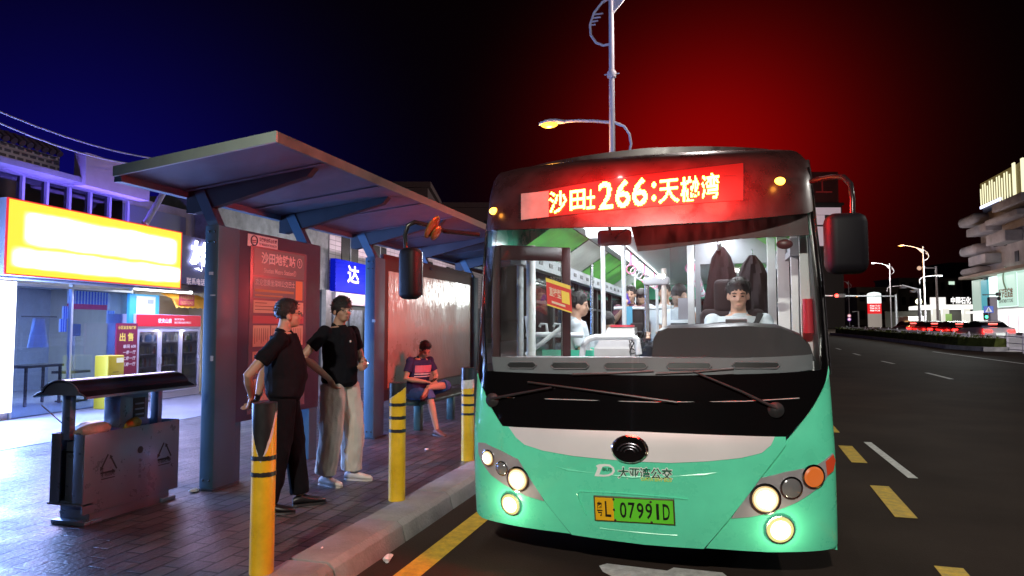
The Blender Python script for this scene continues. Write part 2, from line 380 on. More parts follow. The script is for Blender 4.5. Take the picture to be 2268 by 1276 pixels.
for k in range(9):                                                      # cross laps of the canopy sheets
    y = 5.3+k*1.05; b = MB(); b.prism([(-4.94, 3.010), (-3.42, 3.168), (-3.42, 3.174), (-4.94, 3.016)], lambda x, z, d: V((x, y+d, z-.009)), .05); sput(b, 'canopy_lap', MATS['canopy_panel'])
for k, (y, z, w, h) in enumerate(((5.349, 2.18, .05, .03), (5.349, 1.98, .06, .012), (5.349, 1.36, .035, .05), (8.449, 1.75, .05, .04))):   # stickers and tape left on the posts
    b = MB(); b.box((-4.66+.02*k, y-.0015, z), (-4.66+.02*k+w, y, z+h)); sput(b, 'sticker', mat('sticker_worn', (.50, .52, .52), .6, var=.3, vscale=30))
for y0 in (5.35, 8.45, 12.45):
    b = MB()
    for z in (2.60, 2.50, .24): b.lathe([(.012, 0), (.012, .006), (.006, .009)], (-4.60, y0, z), (0, -1, 0), 8); b.lathe([(.012, 0), (.012, .006), (.006, .009)], (-4.67, y0, z), (0, -1, 0), 8)
    sput(b, 'post_bolt', steel_dark, smooth=True)
# ---- route board
BX = -4.565
b = MB(); b.box((-4.69, 5.65, .74), (BX, 7.10, 2.66)); bd = sput(b, 'route_board', mat('board_frame', (.06, .045, .085), .4, .2, var=.04), bevel=.008)
for q in (((-4.70, 6.93, .15), (-4.575, 7.09, .74)), ((-4.70, 5.70, .15), (-4.62, 5.80, .74))): b = MB(); b.box(*q); sput(b, 'board_leg', steel_blue, bd)
yb = lambda u: PX(u, 620, BX).y
zb = lambda v, u: PX(u, v, BX).z
Y0, Y1 = yb(560), yb(672)
def bq(y0, z0, y1, z1, d): return [V((BX+d, y0, z0)), V((BX+d, y1, z0)), V((BX+d, y1, z1)), V((BX+d, y0, z1))]
b = MB(); b.box((BX, Y0-.05, .80), (BX+.006, Y1+.05, 2.52)); sput(b, 'board_panel', mat('board_mauve', (.20, .13, .17), .25, .1), bd)
b = MB(); b.quad(*bq(Y0, 2.22, Y1, 2.50, .009)); b.quad(*bq(Y0, 1.98, Y1, 2.205, .009)); sput(b, 'board_heading', mat('board_teal', (.10, .17, .19), .35), bd)
cream = mat('board_cream', (.62, .46, .33), .5, var=.1, vscale=5); b = MB(); ink = MB()
rows = [(1.83, 1.96, 2), (1.48, 1.70, 3), (1.20, 1.43, 3), (.92, 1.15, 3)]
for z0, z1, n in rows:
    for i in range(n):
        a = Y0+(Y1-Y0)*i/n+.008; c = Y0+(Y1-Y0)*(i+1)/n-.008; b.quad(*bq(a, z0, c, z1, .009))
        for k in range(7):
            if n == 3: yy = a+(c-a)*(k+.7)/8; ink.quad(*bq(yy, z0+.03+.02*((k*7) % 3), yy+.008, z1-.03, .0105))
            elif k < 3: zz = z1-.03-.035*k; ink.quad(*bq(a+.02, zz, a+(c-a)*(.5 if k == 0 else .85), zz+.008, .0105))
sput(b, 'timetable', cream, bd); sput(ink, 'timetable_lines', mat('ink_brown', (.12, .06, .06), .6), bd)
b = MB(); b.quad(*bq(Y0, 1.72, Y1, 1.80, .009)); b.quad(*bq(Y1-.30, 1.74, Y1-.02, 1.785, .0095)); sput(b, 'route_diagram', mat('board_red', (.42, .10, .12), .4), bd)
b = MB(); b.quad(*bq(Y1-.16, 1.985, Y1-.03, 2.20, .010)); sput(b, 'code_card', mat('card_orange', (.62, .28, .12), .5), bd)
wt = mat('board_white_ink', (.68, .66, .66), .5)
def btext(nm, s, y0, z0, y1, z1, m, bold=0, d=.011, par=None):
    b = MB(); letters(b, s, V((BX+d, y0, z0)), (0, 1, 0), (0, 0, 1), z1-z0, y1-y0, bold); return sput(b, nm, m, par or bd)
W_ = Y1-Y0
btext('stop_name', '沙田地铁站', Y0+W_*.13, 2.345, Y0+W_*.80, 2.47, wt, .03); btext('stop_name_number', '①', Y0+W_*.84, 2.35, Y0+W_*.95, 2.46, wt, .01)
btext('stop_name_latin', 'Shatian Metro Station①', Y0+W_*.18, 2.25, Y0+W_*.82, 2.31, wt, .01)
btext('welcome_line', '欢迎您乘坐深圳公交巴士', Y0+W_*.03, 2.115, Y0+W_*.80, 2.185, wt, .01)
b = MB(); b.quad(*bq(Y0+W_*.03, 2.05, Y0+W_*.78, 2.075, .0105)); b.quad(*bq(Y0+W_*.03, 2.005, Y0+W_*.55, 2.02, .0105)); sput(b, 'small_print', mat('print_ochre', (.4, .28, .12), .5), bd)
ya, yc_ = yb(546), yb(613)
b = MB(); b.box((BX, ya, 2.51), (BX+.004, yc_, 2.635)); ns = sput(b, 'smoking_sign', mat('sign_white', (.72, .68, .70), .4), bd, bevel=.002)
b = MB(); b.tube([V((BX+.007, ya+.10+.05*cos(a), 2.572+.05*sin(a))) for a in [2*pi*i/20 for i in range(21)]], .006, 6); b.box((BX+.005, ya+.065, 2.568), (BX+.008, ya+.135, 2.578)); b.box((BX+.005, ya+.07, 2.55), (BX+.008, ya+.13, 2.558)); sput(b, 'smoking_symbol', mat('ink_purple', (.10, .03, .10), .5), bd)
btext('smoking_text', '公交站台禁止吸烟', ya+.18, 2.575, yc_-.02, 2.62, MATS['ink_purple'], .03, .006); btext('smoking_text_latin', 'NO SMOKING IN THE SHELTER', ya+.18, 2.535, yc_-.02, 2.56, MATS['ink_purple'], .01, .006)
# ---- advert panel with loose film
b = MB(); b.box((-4.66, 8.78, .62), (-4.60, 12.44, 2.74)); ap = sput(b, 'advert_frame', mat('advert_frame_brown', (.10, .06, .055), .4, .3), bevel=.006)
def film():
    m = mat('advert_film', (.40, .24, .17), .32, var=.3, vscale=1.2, coat=.3)
    nt = m.node_tree; N = nt.nodes; L = nt.links; tc = N.new('ShaderNodeTexCoord'); mp = N.new('ShaderNodeMapping'); mp.inputs['Scale'].default_value = (1, 2.6, .8)
    n = N.new('ShaderNodeTexNoise'); n.inputs['Scale'].default_value = 2.2; n.inputs['Detail'].default_value = 4; n.inputs['Distortion'].default_value = 2.5
    L.new(tc.outputs['Object'], mp.inputs[0]); L.new(mp.outputs[0], n.inputs[0]); bp = N.new('ShaderNodeBump'); bp.inputs['Strength'].default_value = .12; bp.inputs['Distance'].default_value = .03
    L.new(n.outputs['Fac'], bp.inputs['Height']); L.new(bp.outputs[0], N['Principled BSDF'].inputs['Normal']); L.new(bp.outputs[0], N['Principled BSDF'].inputs['Coat Normal']); return m
b = MB(); b.box((-4.60, 8.92, .80), (-4.594, 12.32, 2.50)); sput(b, 'advert_panel', film(), ap)
b = MB(); b.box((-4.6, 8.80, .64), (-4.59, 12.42, .78)); sput(b, 'advert_skirt', steel_dark, ap)

# ================================================================== BENCH
be = thing('bench', 'low dark green metal bench under the bus shelter', 'bench', (-4.3, 10.0, .15))
b = MB(); b.rbox((-.22, -1.0, .40), (.18, 1.12, .455), .012, 2); b.build('seat', mat('bench_green', (.035, .075, .06), .4, .3, var=.2), be, smooth=True)
for y in (-.66, .62):
    b = MB(); b.box((-.05, y-.05, 0), (.06, y+.05, .40)); b.build('leg', MATS['bench_green'], be, bevel=.005)

# ================================================================== BOLLARDS
yel = mat('bollard_yellow', (.70, .43, .015), .38, var=.22, vscale=5, bump=.06, bscale=60, coat=.25); blk = mat('bollard_black', (.018, .018, .02), .35, var=.3, vscale=9)
flk = mat('bollard_bare', (.55, .53, .50), .6, var=.3, vscale=20)
def bollard(loc, label, edge, bare, bands, h=1.05):
    o = thing('bollard', label, 'bollard', loc, 0, 'yellow bollards along the kerb'); r = .074
    b = MB(); b.lathe([(r, 0), (r, h-.01), (r-.01, h)], n=36); b.build('post', yel, o, smooth=True)
    def sleeve(f0, f1, rr, cap):
        b = MB(); n = 48; A = [2*pi*i/n for i in range(n)]
        lo = [V((rr*cos(a), rr*sin(a), f0(a))) for a in A]; hi = [V((rr*cos(a), rr*sin(a), f1(a))) for a in A]; R_ = [lo, hi]
        if cap: R_.append([V((.5*rr*cos(a), .5*rr*sin(a), h+.008)) for a in A])
        b.loft(R_, cap); return b
    jag = lambda a: .010*noise.noise((cos(a)*14, sin(a)*14, loc[1]))+.006*noise.noise((cos(a)*40, sin(a)*40, 1))
    sleeve(lambda a: edge(a)-bare(a)+jag(a+1), lambda a: h-.02, r+.0012, False).build('bare_patch', flk, o, smooth=True)
    sleeve(lambda a: edge(a)+jag(a), lambda a: h+.003, r+.0026, True).build('black_cap', blk, o, smooth=True)
    for z, t in bands: sleeve(lambda a: z+jag(a)*.25, lambda a: z+t+jag(a+2)*.25, r+.0034, False).build('band', blk, o, smooth=True)
    return o
def ad(a, c): return abs((a-c+pi) % (2*pi)-pi)
bollard((-2.76, 3.69, .15), 'nearest yellow bollard, its black cap running down to a point', lambda a: .70+.30*min(1, ad(a, RD(-68))/1.25)**1.2, lambda a: .012+.06*max(0, 1-ad(a, RD(-10))/.9), ((.70, .028), (.60, .028)))
bollard((-2.756, 5.55, .15), 'yellow bollard with a slanted black cap, between the standing man and the bus', lambda a: .945+.055*cos(a-RD(20)), lambda a: .004, ((.83, .028), (.715, .028), (.60, .028)), 1.03)
bollard((-2.79, 7.42, .15), 'farthest yellow bollard with a black and white top beside the bus', lambda a: .92+.01*cos(a), lambda a: .10, ((.735, .026), (.625, .026), (.52, .026)), 1.06)

# ================================================================== LITTER BIN
ss = mat('brushed_steel', (.20, .25, .34), .32, .45, var=.05, vscale=9, bump=.02, bscale=120)
bn = thing('litter_bin', 'stainless steel twin litter bin with an arched canopy on the pavement', 'litter bin', (-4.85, 4.57, .15))
b = MB(); b.box((-.15, -.40, .0), (.15, .40, .20)); b.box((-.17, -.46, 0), (.17, -.30, .03)); b.box((-.17, .30, 0), (.17, .46, .03)); b.build('plinth', ss, bn, bevel=.004)
b = MB(); y0, y1, x0, x1, z0, z1 = -.48, .48, -.17, .17, .17, .70
for q in (((x1-.012, y0, z0-.08), (x1, y1, z1)), ((x0, y0, z0), (x0+.012, y1, z1)), ((x0+.012, y1-.012, z0), (x1-.012, y1, z1)), ((x0+.012, y0, z0), (x0+.10, y0+.012, z1)), ((x1-.11, y0, z0), (x1-.012, y0+.012, z1)), ((x0+.10, y0+.05, z0), (x1-.11, y0+.062, z1)), ((x0+.012, y0+.012, z0), (x1-.012, y1-.012, z0+.012))): b.box(*q)
b.build('body', ss, bn, bevel=.003)
b = MB()
for q in (((x0-.01, y0-.01, z0-.015), (x1+.0, y0+.09, z0)), ): b.box(*q)
b.build('base_lip', ss, bn)
for y in (-.47, .40):
    for x in (-.085,):
        b = MB(); b.box((x, y, .65), (x+.085, y+.05, 1.03)); b.build('post', ss, bn, bevel=.003)
b = MB(); prof = [(-.26, 1.00), (-.225, 1.02)]+[(-.19*cos(a), 1.01+.115*sin(a)) for a in [pi*i/14 for i in range(1, 14)]]+[(.225, 1.02), (.26, 1.00)]
pr = prof+[(x, z-.014) for x, z in reversed(prof)]
b.prism([(p[0], p[1]) for p in pr], lambda x, z, d: V((x, -.56+d, z)), 1.12); cp = b.build('canopy', mat('bin_canopy', (.06, .07, .10), .25, .7), bn, smooth=True, ang=30)
b = MB(); b.prism([(p[0], p[1]-.014) for p in prof[1:-1]], lambda x, z, d: V((x, -.545+d, z)), .012); b.build('canopy_end', ss, cp)
for x in (-.255, .255): b = MB(); b.box((x-.012, -.565, .985), (x+.012, .565, 1.003)); b.build('canopy_rail', ss, cp)
for y in (-.5605, ):
    b = MB(); b.tube([V((x, y, z-.004)) for x, z in prof], .006, 6); b.build('canopy_edge', chrome if 'chrome' in MATS else ss, cp, smooth=True)
b = MB(); b.box((-.07, -.10, .70), (.10, .19, .99)); ax_ = b.build('ashtray_box', ss, bn, bevel=.004)
b = MB(); b.box((.10, .03, .76), (.104, .15, .93)); b.build('ashtray_opening', mat('bin_black', (.01, .01, .012), .5), ax_)
b = MB()
for z in (.785, .83, .875): b.box((.104, .045, z), (.112, .135, z+.012))
b.build('ashtray_slot', ss, ax_)
for y in (-.44, .22): b = MB(); b.box((-.15, y, .55), (.15, y+.24, .56)); b.build('liner', MATS['bin_black'], bn)
def recycle(yc, s, cap):
    b = MB(); X = x1+.0015; T = [V((X, yc+s*c, .45+s*d)) for c, d in ((-.5, -.42), (.5, -.42), (0, .46))]; w = .014
    for i in range(3):
        a, c = T[i], T[(i+1) % 3]; u = (c-a).normalized(); n = V((0, -u.z, u.y)); a2, c2 = a+u*.012, c-u*.05
        b.quad(a2-n*w/2, c2-n*w/2, c2+n*w/2, a2+n*w/2); b.quad(c2-n*w*1.3, c2+u*.03, c2+n*w*1.3)
    for k, (txt, h, z) in enumerate(((cap, .036, .345), )): letters(b, txt, V((X, yc-s*.42, z)), (0, 1, 0), (0, 0, 1), h, s*.84, .02)
    b.quad(*[V((X, yc+dy, z)) for dy, z in ((-s*.38, .325), (s*.38, .325), (s*.38, .333), (-s*.38, .333))])
    b.build('recycling_mark', mat('bin_print', (.02, .022, .035), .6), bn)
recycle(-.26, .17, '不可回收'); recycle(.31, .17, '可回收物')
b = MB(); X = x1+.0015; b.quad(*[V((X, .05+.03*cos(a), .50+.03*sin(a))) for a in [2*pi*i/18 for i in range(18)]])
for i, ch in enumerate('环卫公司'): letters(b, ch, V((X, .036, .40-.045*i)), (0, 1, 0), (0, 0, 1), .026, .026, .02)
b.build('bin_emblem', MATS['bin_print'], bn)
# litter lying in the bin and on the ground
def blob(name, c, r, m, label, cat, seed, amp=.35, M=None):
    b = MB(); b.ell((0, 0, 0), r, None, 20, 12)
    for i, p in enumerate(b.v): b.v[i] = V(c)+p*(1+amp*noise.noise(p*9/max(r)*.12+V((seed, seed*2, 0)))+amp*.5*noise.noise(p*2.2/max(r)+V((seed, 0, 5))))
    return b.build(name, m, smooth=True, label=label, cat=cat)
B0 = V((-4.85, 4.57, .15))
blob('rubbish_bag', B0+V((.0, -.28, .70)), (.13, .17, .07), mat('bag_plastic', (.62, .60, .52), .35, var=.3, vscale=14), 'crumpled pale plastic bag poking out of the litter bin', 'rubbish', 1.3)
b = MB(); b.lathe([(.055, 0), (.062, .05), (.058, .055), (.03, .058), (0, .05)], B0+V((.06, -.24, .68)), (.5, -.3, .8), 18); b.build('paper_cup', mat('cup_black', (.02, .02, .022), .3), smooth=True, label='black cup lying on the bag in the litter bin', cat='cup')
blob('banana_peel', B0+V((.08, .06, .72)), (.055, .09, .045), mat('peel_yellow', (.62, .48, .08), .6, var=.4, vscale=20), 'yellow wrapper lying on the litter bin beside the ashtray', 'rubbish', 4.1, .6)
b = MB(); b.cyl(B0+V((-.05, -.40, .70)), B0+V((-.16, -.58, .93)), .004, n=6); b.build('skewer', mat('stick_wood', (.55, .45, .35), .6), label='thin wooden stick leaning out of the litter bin', cat='stick')
blob('crumpled_tissue', PZ(858, 1236, .025), (.035, .05, .022), mat('tissue_white', (.8, .8, .8), .8), 'crumpled white tissue in the gutter below the kerb', 'litter', 2.2, .7)
blob('paper_scrap', PZ(430, 1086, .165), (.03, .04, .016), MATS['tissue_white'], 'small white paper scrap at the foot of the shelter column', 'litter', 3.2, .7)
blob('paper_scrap', PZ(945, 995, .16), (.02, .03, .01), MATS['tissue_white'], 'tiny white scrap on the paving by the seated man’s foot', 'litter', 5.2, .7)
blob('cigarette_end', PZ(713, 1213, .16), (.006, .012, .006), MATS['tissue_white'], 'white cigarette end on the kerb stones nearest the camera', 'litter', 6.2, .3)
blob('paper_scrap', PZ(147, 1128, .165), (.05, .04, .02), MATS['tissue_white'], 'white paper caught under the left foot of the litter bin', 'litter', 7.2, .7)
# ================================================================== SHOPS ON THE LEFT
FE = V((-.096, 1, 0)).normalized(); FN = V((1, .096, 0)).normalized()   # the facade runs slightly away from the road
def PF(u, v, X0): d = ray(u, v); t = (X0+.768)/(d.x+.096*d.y); return V((d.x*t, d.y*t, CAM_H+d.z*t))
FO = V((-11.2, 8.0, 0)); FM = frame(FO, FE, (0, 0, 1))                    # local x along facade, y up, z towards the road
FMI = FM.inverted()
def fl(u, v, X0=-11.2): p = FMI @ PF(u, v, X0); return p.x, p.y
def fput(b, name, m, parent=None, **k): b.v = [FM @ p for p in b.v]; return b.build(name, m, parent, **k)
def frect(name, m, u0, v0, u1, v1, X0=-11.2, t=.05, parent=None, out=0., **k):
    """rectangle seen from pixel (u0, v0) upper left to (u1, v1) lower right on the facade, t thick"""
    x0, y1 = fl(u0, v0, X0); x1, y0 = fl(u1, v1, X0); o = (X0+11.2)+out; b = MB(); b.box((x0, y0, o-t), (x1, y1, o)); return fput(b, name, m, parent, **k)
def fbox(name, m, a, c, parent=None, **k): b = MB(); b.box(a, c); return fput(b, name, m, parent, **k)
wallm = mat('stained_render', (.30, .27, .33), .85, var=.35, vscale=1.2, bump=.3, bscale=25)
shop = thing('corner_shop', 'two storey shop with bright open front and blue tinted window band', 'shop', (0, 0, 0))
fbox('side_wall', wallm, (-2.6, 0, -7), (-2.3, 4.4, -.02), shop); fbox('wall', wallm, (-2.6, 2.5, -.3), (5.6, 3.35, -.02), shop)
fbox('floor_slab', mat('shop_floor', (.35, .36, .4), .3), (-2.3, .15, -7), (5.6, .17, -.02), shop)
fbox('rear_wall', mat('shop_wall_grey', (.38, .42, .5), .7, var=.15), (-2.3, .17, -4.4), (5.6, 2.7, -4.3), shop)
fbox('shop_ceiling', mat('shop_ceiling_white', (.6, .62, .66), .7), (-2.3, 2.62, -4.3), (5.6, 2.66, -.3), shop)
fbox('party_wall', mat('shop_wall_cream', (.62, .58, .46), .7), (5.3, .17, -7), (5.6, 3.4, -.02), shop)
fbox('upper_floor', wallm, (-2.6, 2.66, -6.9), (5.6, 2.9, -.3), shop); fbox('rear_upper_wall', wallm, (-2.6, 2.9, -7), (5.6, 4.6, -6.8), shop)
fbox('upper_wall', wallm, (-2.6, 4.28, -.3), (2.9, 4.42, -.02), shop); fbox('eaves_ledge', wallm, (-2.6, 4.30, -.02), (2.9, 4.40, .32), shop)
pn = fbox('upper_window', glass('upper_pane', (.12, .13, .2), .12, .08), (-2.3, 3.35, -.2), (2.9, 4.28, -.19), shop)
for i in range(12): x = -2.3+i*.48; fbox('window_mullion', mat('mullion_mauve', (.38, .33, .45), .5), (x, 3.35, -.19), (x+.05, 4.28, -.13), pn)
fbox('window_transom', MATS['mullion_mauve'], (-2.3, 3.70, -.185), (2.9, 3.74, -.135), pn)
fbox('upper_room_wall', mat('upper_room', (.1, .09, .12), .9), (-2.3, 2.9, -3), (2.9, 4.3, -2.9), shop)
def breeze():
    m = mat('breeze_block', (.42, .36, .40), .85); nt = m.node_tree; N = nt.nodes; L = nt.links; tc = N.new('ShaderNodeTexCoord')
    k = N.new('ShaderNodeTexBrick'); k.inputs['Scale'].default_value = 1; k.inputs['Brick Width'].default_value = .16; k.inputs['Row Height'].default_value = .09; k.inputs['Mortar Size'].default_value = .022
    k.inputs['Color1'].default_value = (.07, .06, .09, 1); k.inputs['Color2'].default_value = (.10, .08, .12, 1); k.inputs['Mortar'].default_value = (.42, .36, .42, 1)
    mp = N.new('ShaderNodeMapping'); mp.inputs['Rotation'].default_value = (RD(90), 0, RD(90)); L.new(tc.outputs['Object'], mp.inputs[0]); mp2 = N.new('ShaderNodeMapping'); 
    L.new(tc.outputs['Object'], k.inputs[0]); L.new(k.outputs['Color'], N['Principled BSDF'].inputs['Base Color']); return m
o = MB(); o.box((0, 0, 0), (3.9, .36, .12)); pb = o.build('parapet', breeze(), shop); pb.matrix_local = FM @ Matrix.Translation(V((-2.6, 4.42, -.25)))
b = MB()
for i in range(26): x = -2.55+i*.15; b.tube([V((x, 4.80, -.02)), V((x, 4.93, -.18)), V((x, 4.97, -.42))], .06, 8)
fput(b, 'pantile_coping', mat('pantile', (.10, .07, .13), .7, var=.3), shop, smooth=True)
frect('plaster_panel', mat('plaster_pale', (.46, .36, .42), .85, var=.15, vscale=2), 150, 340, 293, 447, -11.2, .25, shop, out=.40)
frect('awning_wall', mat('shutter_cream', (.66, .62, .48), .6, bump=.0), 346, 655, 452, 703, -11.6, .05, shop)
for i in range(6):
    x0, y0 = fl(346, 703, -11.6); x1, _ = fl(455, 703, -11.6); fbox('shutter_slat', MATS['shutter_cream'], (x0, y0+.02+i*.08, -.40), (x1, y0+.085+i*.08, -.385), shop)
for u, v0, v1, w in ((1290, 0, 0, 0),): pass
pn = frect('shop_window', glass('shopfront_glass', (.6, .74, 1), .07, .01, .05), 30, 630, 291, 908, -11.2, .012, shop)
for u in (30, 158, 290):
    x, _ = fl(u, 700); fbox('window_frame', mat('frame_alu', (.5, .52, .56), .35, .6), (x-.02, .17, -.05), (x+.02, 2.5, .02), pn)
x0, _ = fl(30, 700); x1, _ = fl(290, 700); fbox('window_frame', MATS['frame_alu'], (x0, 2.38, -.05), (x1, 2.42, .025), pn)
# glowing signs and tubes
def sign_mat():
    m = bpy.data.materials.new('lightbox_face'); m.use_nodes = True; MATS['lightbox_face'] = m; nt = m.node_tree; N = nt.nodes; L = nt.links; b = N['Principled BSDF']; b.inputs['Base Color'].default_value = (.05, .05, .05, 1)
    tc = N.new('ShaderNodeTexCoord'); sp = N.new('ShaderNodeSeparateXYZ'); L.new(tc.outputs['Generated'], sp.inputs[0])
    def win(sock, a, c, s):
        r1 = N.new('ShaderNodeMapRange'); r1.interpolation_type = 'SMOOTHSTEP'; L.new(sock, r1.inputs[0]); r1.inputs[1].default_value = a-s; r1.inputs[2].default_value = a+s
        r2 = N.new('ShaderNodeMapRange'); r2.interpolation_type = 'SMOOTHSTEP'; L.new(sock, r2.inputs[0]); r2.inputs[1].default_value = c-s; r2.inputs[2].default_value = c+s; r2.inputs[3].default_value = 1; r2.inputs[4].default_value = 0
        k = N.new('ShaderNodeMath'); k.operation = 'MULTIPLY'; L.new(r1.outputs[0], k.inputs[0]); L.new(r2.outputs[0], k.inputs[1]); return k.outputs[0]
    def mul(a, c): k = N.new('ShaderNodeMath'); k.operation = 'MULTIPLY'; L.new(a, k.inputs[0]); L.new(c, k.inputs[1]); return k.outputs[0]
    def mx(a, c): k = N.new('ShaderNodeMath'); k.operation = 'MAXIMUM'; L.new(a, k.inputs[0]); L.new(c, k.inputs[1]); return k.outputs[0]
    n = N.new('ShaderNodeTexNoise'); n.inputs['Scale'].default_value = 5; L.new(tc.outputs['Generated'], n.inputs[0])
    def wob(s, amp): k = N.new('ShaderNodeMath'); k.operation = 'MULTIPLY_ADD'; L.new(n.outputs['Fac'], k.inputs[0]); k.inputs[1].default_value = amp; L.new(s, k.inputs[2]); return k.outputs[0]
    X, Y = wob(sp.outputs['X'], .0), wob(sp.outputs['Y'], .10)
    up = mul(win(X, .09, .95, .03), win(Y, .50, .88, .07)); lo = mul(win(X, .04, .99, .03), win(Y, .17, .38, .06))
    t = mx(up, lo); mixc = N.new('ShaderNodeMix'); mixc.data_type = 'RGBA'; L.new(t, mixc.inputs[0]); mixc.inputs[6].default_value = (1.4, .92, .05, 1); mixc.inputs[7].default_value = (6, 5.4, 4.4, 1)
    L.new(mixc.outputs[2], b.inputs['Emission Color']); b.inputs['Emission Strength'].default_value = 1; return m
sb = thing('lightbox_sign', 'large glowing yellow lightbox sign with red edging above the shop front', 'shop sign')
sx0, _ = fl(14, 500, -10.6); sx1, _ = fl(401, 580, -10.6); zo = .6
fbox('casing', mat('casing_grey', (.3, .28, .34), .5), (sx0, 2.5, zo-.28), (sx1, 3.71, zo-.02), sb)
b = MB(); b.box((0, 0, 0), (sx1-sx0-.04, 1.17, .02)); f = b.build('sign_face', sign_mat(), sb); f.matrix_local = FM @ Matrix.Translation(V((sx0+.02, 2.52, zo-.018)))
redm = emat('red_edge_glow', (1, .02, .03), .9)
for a, c in (((sx0, 2.5, zo-.02), (sx0+.02, 3.71, zo+.01)), ((sx1-.02, 2.5, zo-.02), (sx1, 3.71, zo+.01)), ((sx0+.02, 2.5, zo-.02), (sx1-.02, 2.52, zo+.01)), ((sx0+.02, 3.69, zo-.02), (sx1-.02, 3.71, zo+.01))): fbox('red_edge', redm, a, c, sb)
lamp('sign_light', 'AREA', FM @ V(((sx0+sx1)/2, 3.0, zo+.06)), 110*SHOP_K, (.55, .42, 1), sb, 3.9, 1.1, aim=FN)
lamp('added_blue_wash', 'AREA', FM @ V(((sx0+sx1)/2, 3.76, zo-.1)), 52*SHOP_K, (.20, .16, 1), sb, 4, .15, aim=FN*-.35+V((0, 0, 1)))  # no lamp here; added to tint the upper wall blue like camera flare
so = thing('light_tube', 'white fluorescent tube under the yellow lightbox sign', 'light tube')
b = MB(); b.tube([FM @ V((fl(270, 648)[0], 2.46, .30)), FM @ V((fl(398, 655)[0], 2.46, .30))], .03, 8); b.build('tube', emat('tube_white', (.95, .97, 1), 9), so, smooth=True)
b = MB(); b.box((-.6, 2.462, .08), (4.3, 2.49, .36)); fput(b, 'soffit', mat('soffit_white', (.7, .7, .74), .6), so)
lamp('soffit_light', 'AREA', FM @ V((1.9, 2.44, .55)), 110*SHOP_K, (.42, .48, 1), so, 4.6, .3, aim=(.25, 0, -1))
for x, p in ((.6, 85), (3.4, 75)): lamp('shop_ceiling_light', 'AREA', FM @ V((x, 2.60, -1.6)), p*SHOP_K, (.32, .48, 1) if x < 2 else (1, .95, .85), so, 1.6, .3, aim=(0, 0, -1))
sd = thing('glowing_board', 'tall blank glowing white board at the edge of the shop front', 'light board')
x1, _ = fl(31, 760); fbox('face', emat('panel_white', (.93, .96, 1), 3.2), (x1-4.5, .28, -.02), (x1-.02, 2.44, .03), sd); fbox('casing', MATS['casing_grey'], (x1-4.52, .17, -.22), (x1, 2.47, -.02), sd)  # board extended out of view so blue light reaches the column faces
lamp('panel_light', 'AREA', FM @ V((x1-2.3, 1.3, .08)), 1100*SHOP_K, (.20, .40, 1), sd, 4.3, 2, aim=FN)
# neighbour's sign
ns = thing('neighbour_sign', 'dark violet shop sign with glowing white characters beside the yellow lightbox', 'shop sign')
frect('board', mat('sign_violet', (.10, .10, .30), .5, var=.15), 403, 520, 560, 642, -10.75, .12, ns, emit=None) if False else frect('board', mat('sign_violet', (.10, .10, .30), .5, var=.15), 403, 520, 560, 642, -10.75, .12, ns)
x0, y0 = fl(418, 598, -10.72); x1, y1 = fl(470, 540, -10.72)
b = MB(); vs, fs, _ = glyphs('雄', .03); b.add([V((x0+p.x*(x1-x0), y0+p.y*(y1-y0), .50)) for p in vs], fs); fput(b, 'sign_character', emat('glow_white', (.85, .9, 1), 6), ns)
x0, y0 = fl(411, 630, -10.72); b = MB(); vs, fs, asp = glyphs('联系电话', .02); h = .155; b.add([V((x0+p.x*h*asp, y0+p.y*h, .50)) for p in vs], fs); fput(b, 'sign_caption', mat('sign_pinkish', (.75, .62, .7), .5, emit=(.8, .6, .8), es=.35), ns)
# under the signs: poster, awning, drinks cabinet, banner, yellow machine
po = frect('poster', mat('poster_blue', (.06, .42, .70), .4), 288, 650, 351, 716, -10.95, .06, label='blue framed white poster hanging above the drinks cabinet', cat='poster')
frect('poster_sheet', mat('poster_paper', (.72, .75, .72), .5), 303, 655, 343, 706, -10.94, .01, po); frect('poster_picture', mat('poster_grey', (.35, .38, .36), .5), 328, 664, 340, 673, -10.93, .004, po); frect('poster_code', MATS['poster_grey'], 321, 697, 327, 704, -10.93, .004, po)
aw = thing('awning', 'small orange awning with a red number plate over the shop entrance', 'awning')
x0, y1 = fl(392, 648, -10.8); x1, y0 = fl(470, 686, -10.8)
b = MB(); n = 8
b.loft([[V((x0+(x1-x0)*t, y1, .0)), V((x0+(x1-x0)*t, y1-.12, .28)), V((x0+(x1-x0)*t, y0+.03*abs(sin(t*22)), .40)), V((x0+(x1-x0)*t, y0+.03*abs(sin(t*22)), .39)), V((x0+(x1-x0)*t, y1-.13, .27)), V((x0+(x1-x0)*t, y1-.02, .0))] for t in [i/24 for i in range(25)]]); fput(b, 'canvas', mat('awning_orange', (.80, .40, .03), .6), aw)
xa, ya = fl(397, 684, -10.78); b = MB(); b.box((xa, y0+.07, .405), (xa+.5, y0+.30, .412)); ab = fput(b, 'number_plate', mat('awning_red', (.50, .02, .05), .5), aw)
b = MB()
for k, s in enumerate(('15625762425', '手机贴膜维修')):
    vs, fs, _ = glyphs(s, .01); b.add([V((xa+.03+p.x*.44, y0+.09+k*.11+p.y*.08, .4135)) for p in vs], fs)
fput(b, 'number_lettering', mat('awning_ink', (.85, .4, .1), .5), ab)
fr = thing('drinks_cabinet', 'three door glass drinks cabinet with a red header in the shop entrance', 'drinks cabinet')
X0 = -10.9; xa, zt = fl(300, 716, X0); xb = xa+2.02; o = .3
fcase = mat('cabinet_white', (.66, .62, .70), .4)
for a, c in (((xa, .17, o-.65), (xa+.04, 1.95, o)), ((xb-.04, .17, o-.65), (xb, 1.95, o)), ((xa+.04, .17, o-.65), (xb-.04, .30, o)), ((xa+.04, 1.66, o-.65), (xb-.04, 1.95, o-.005)), ((xa+.04, .30, o-.65), (xb-.04, 1.66, o-.62))): fbox('casing', fcase, a, c, fr)
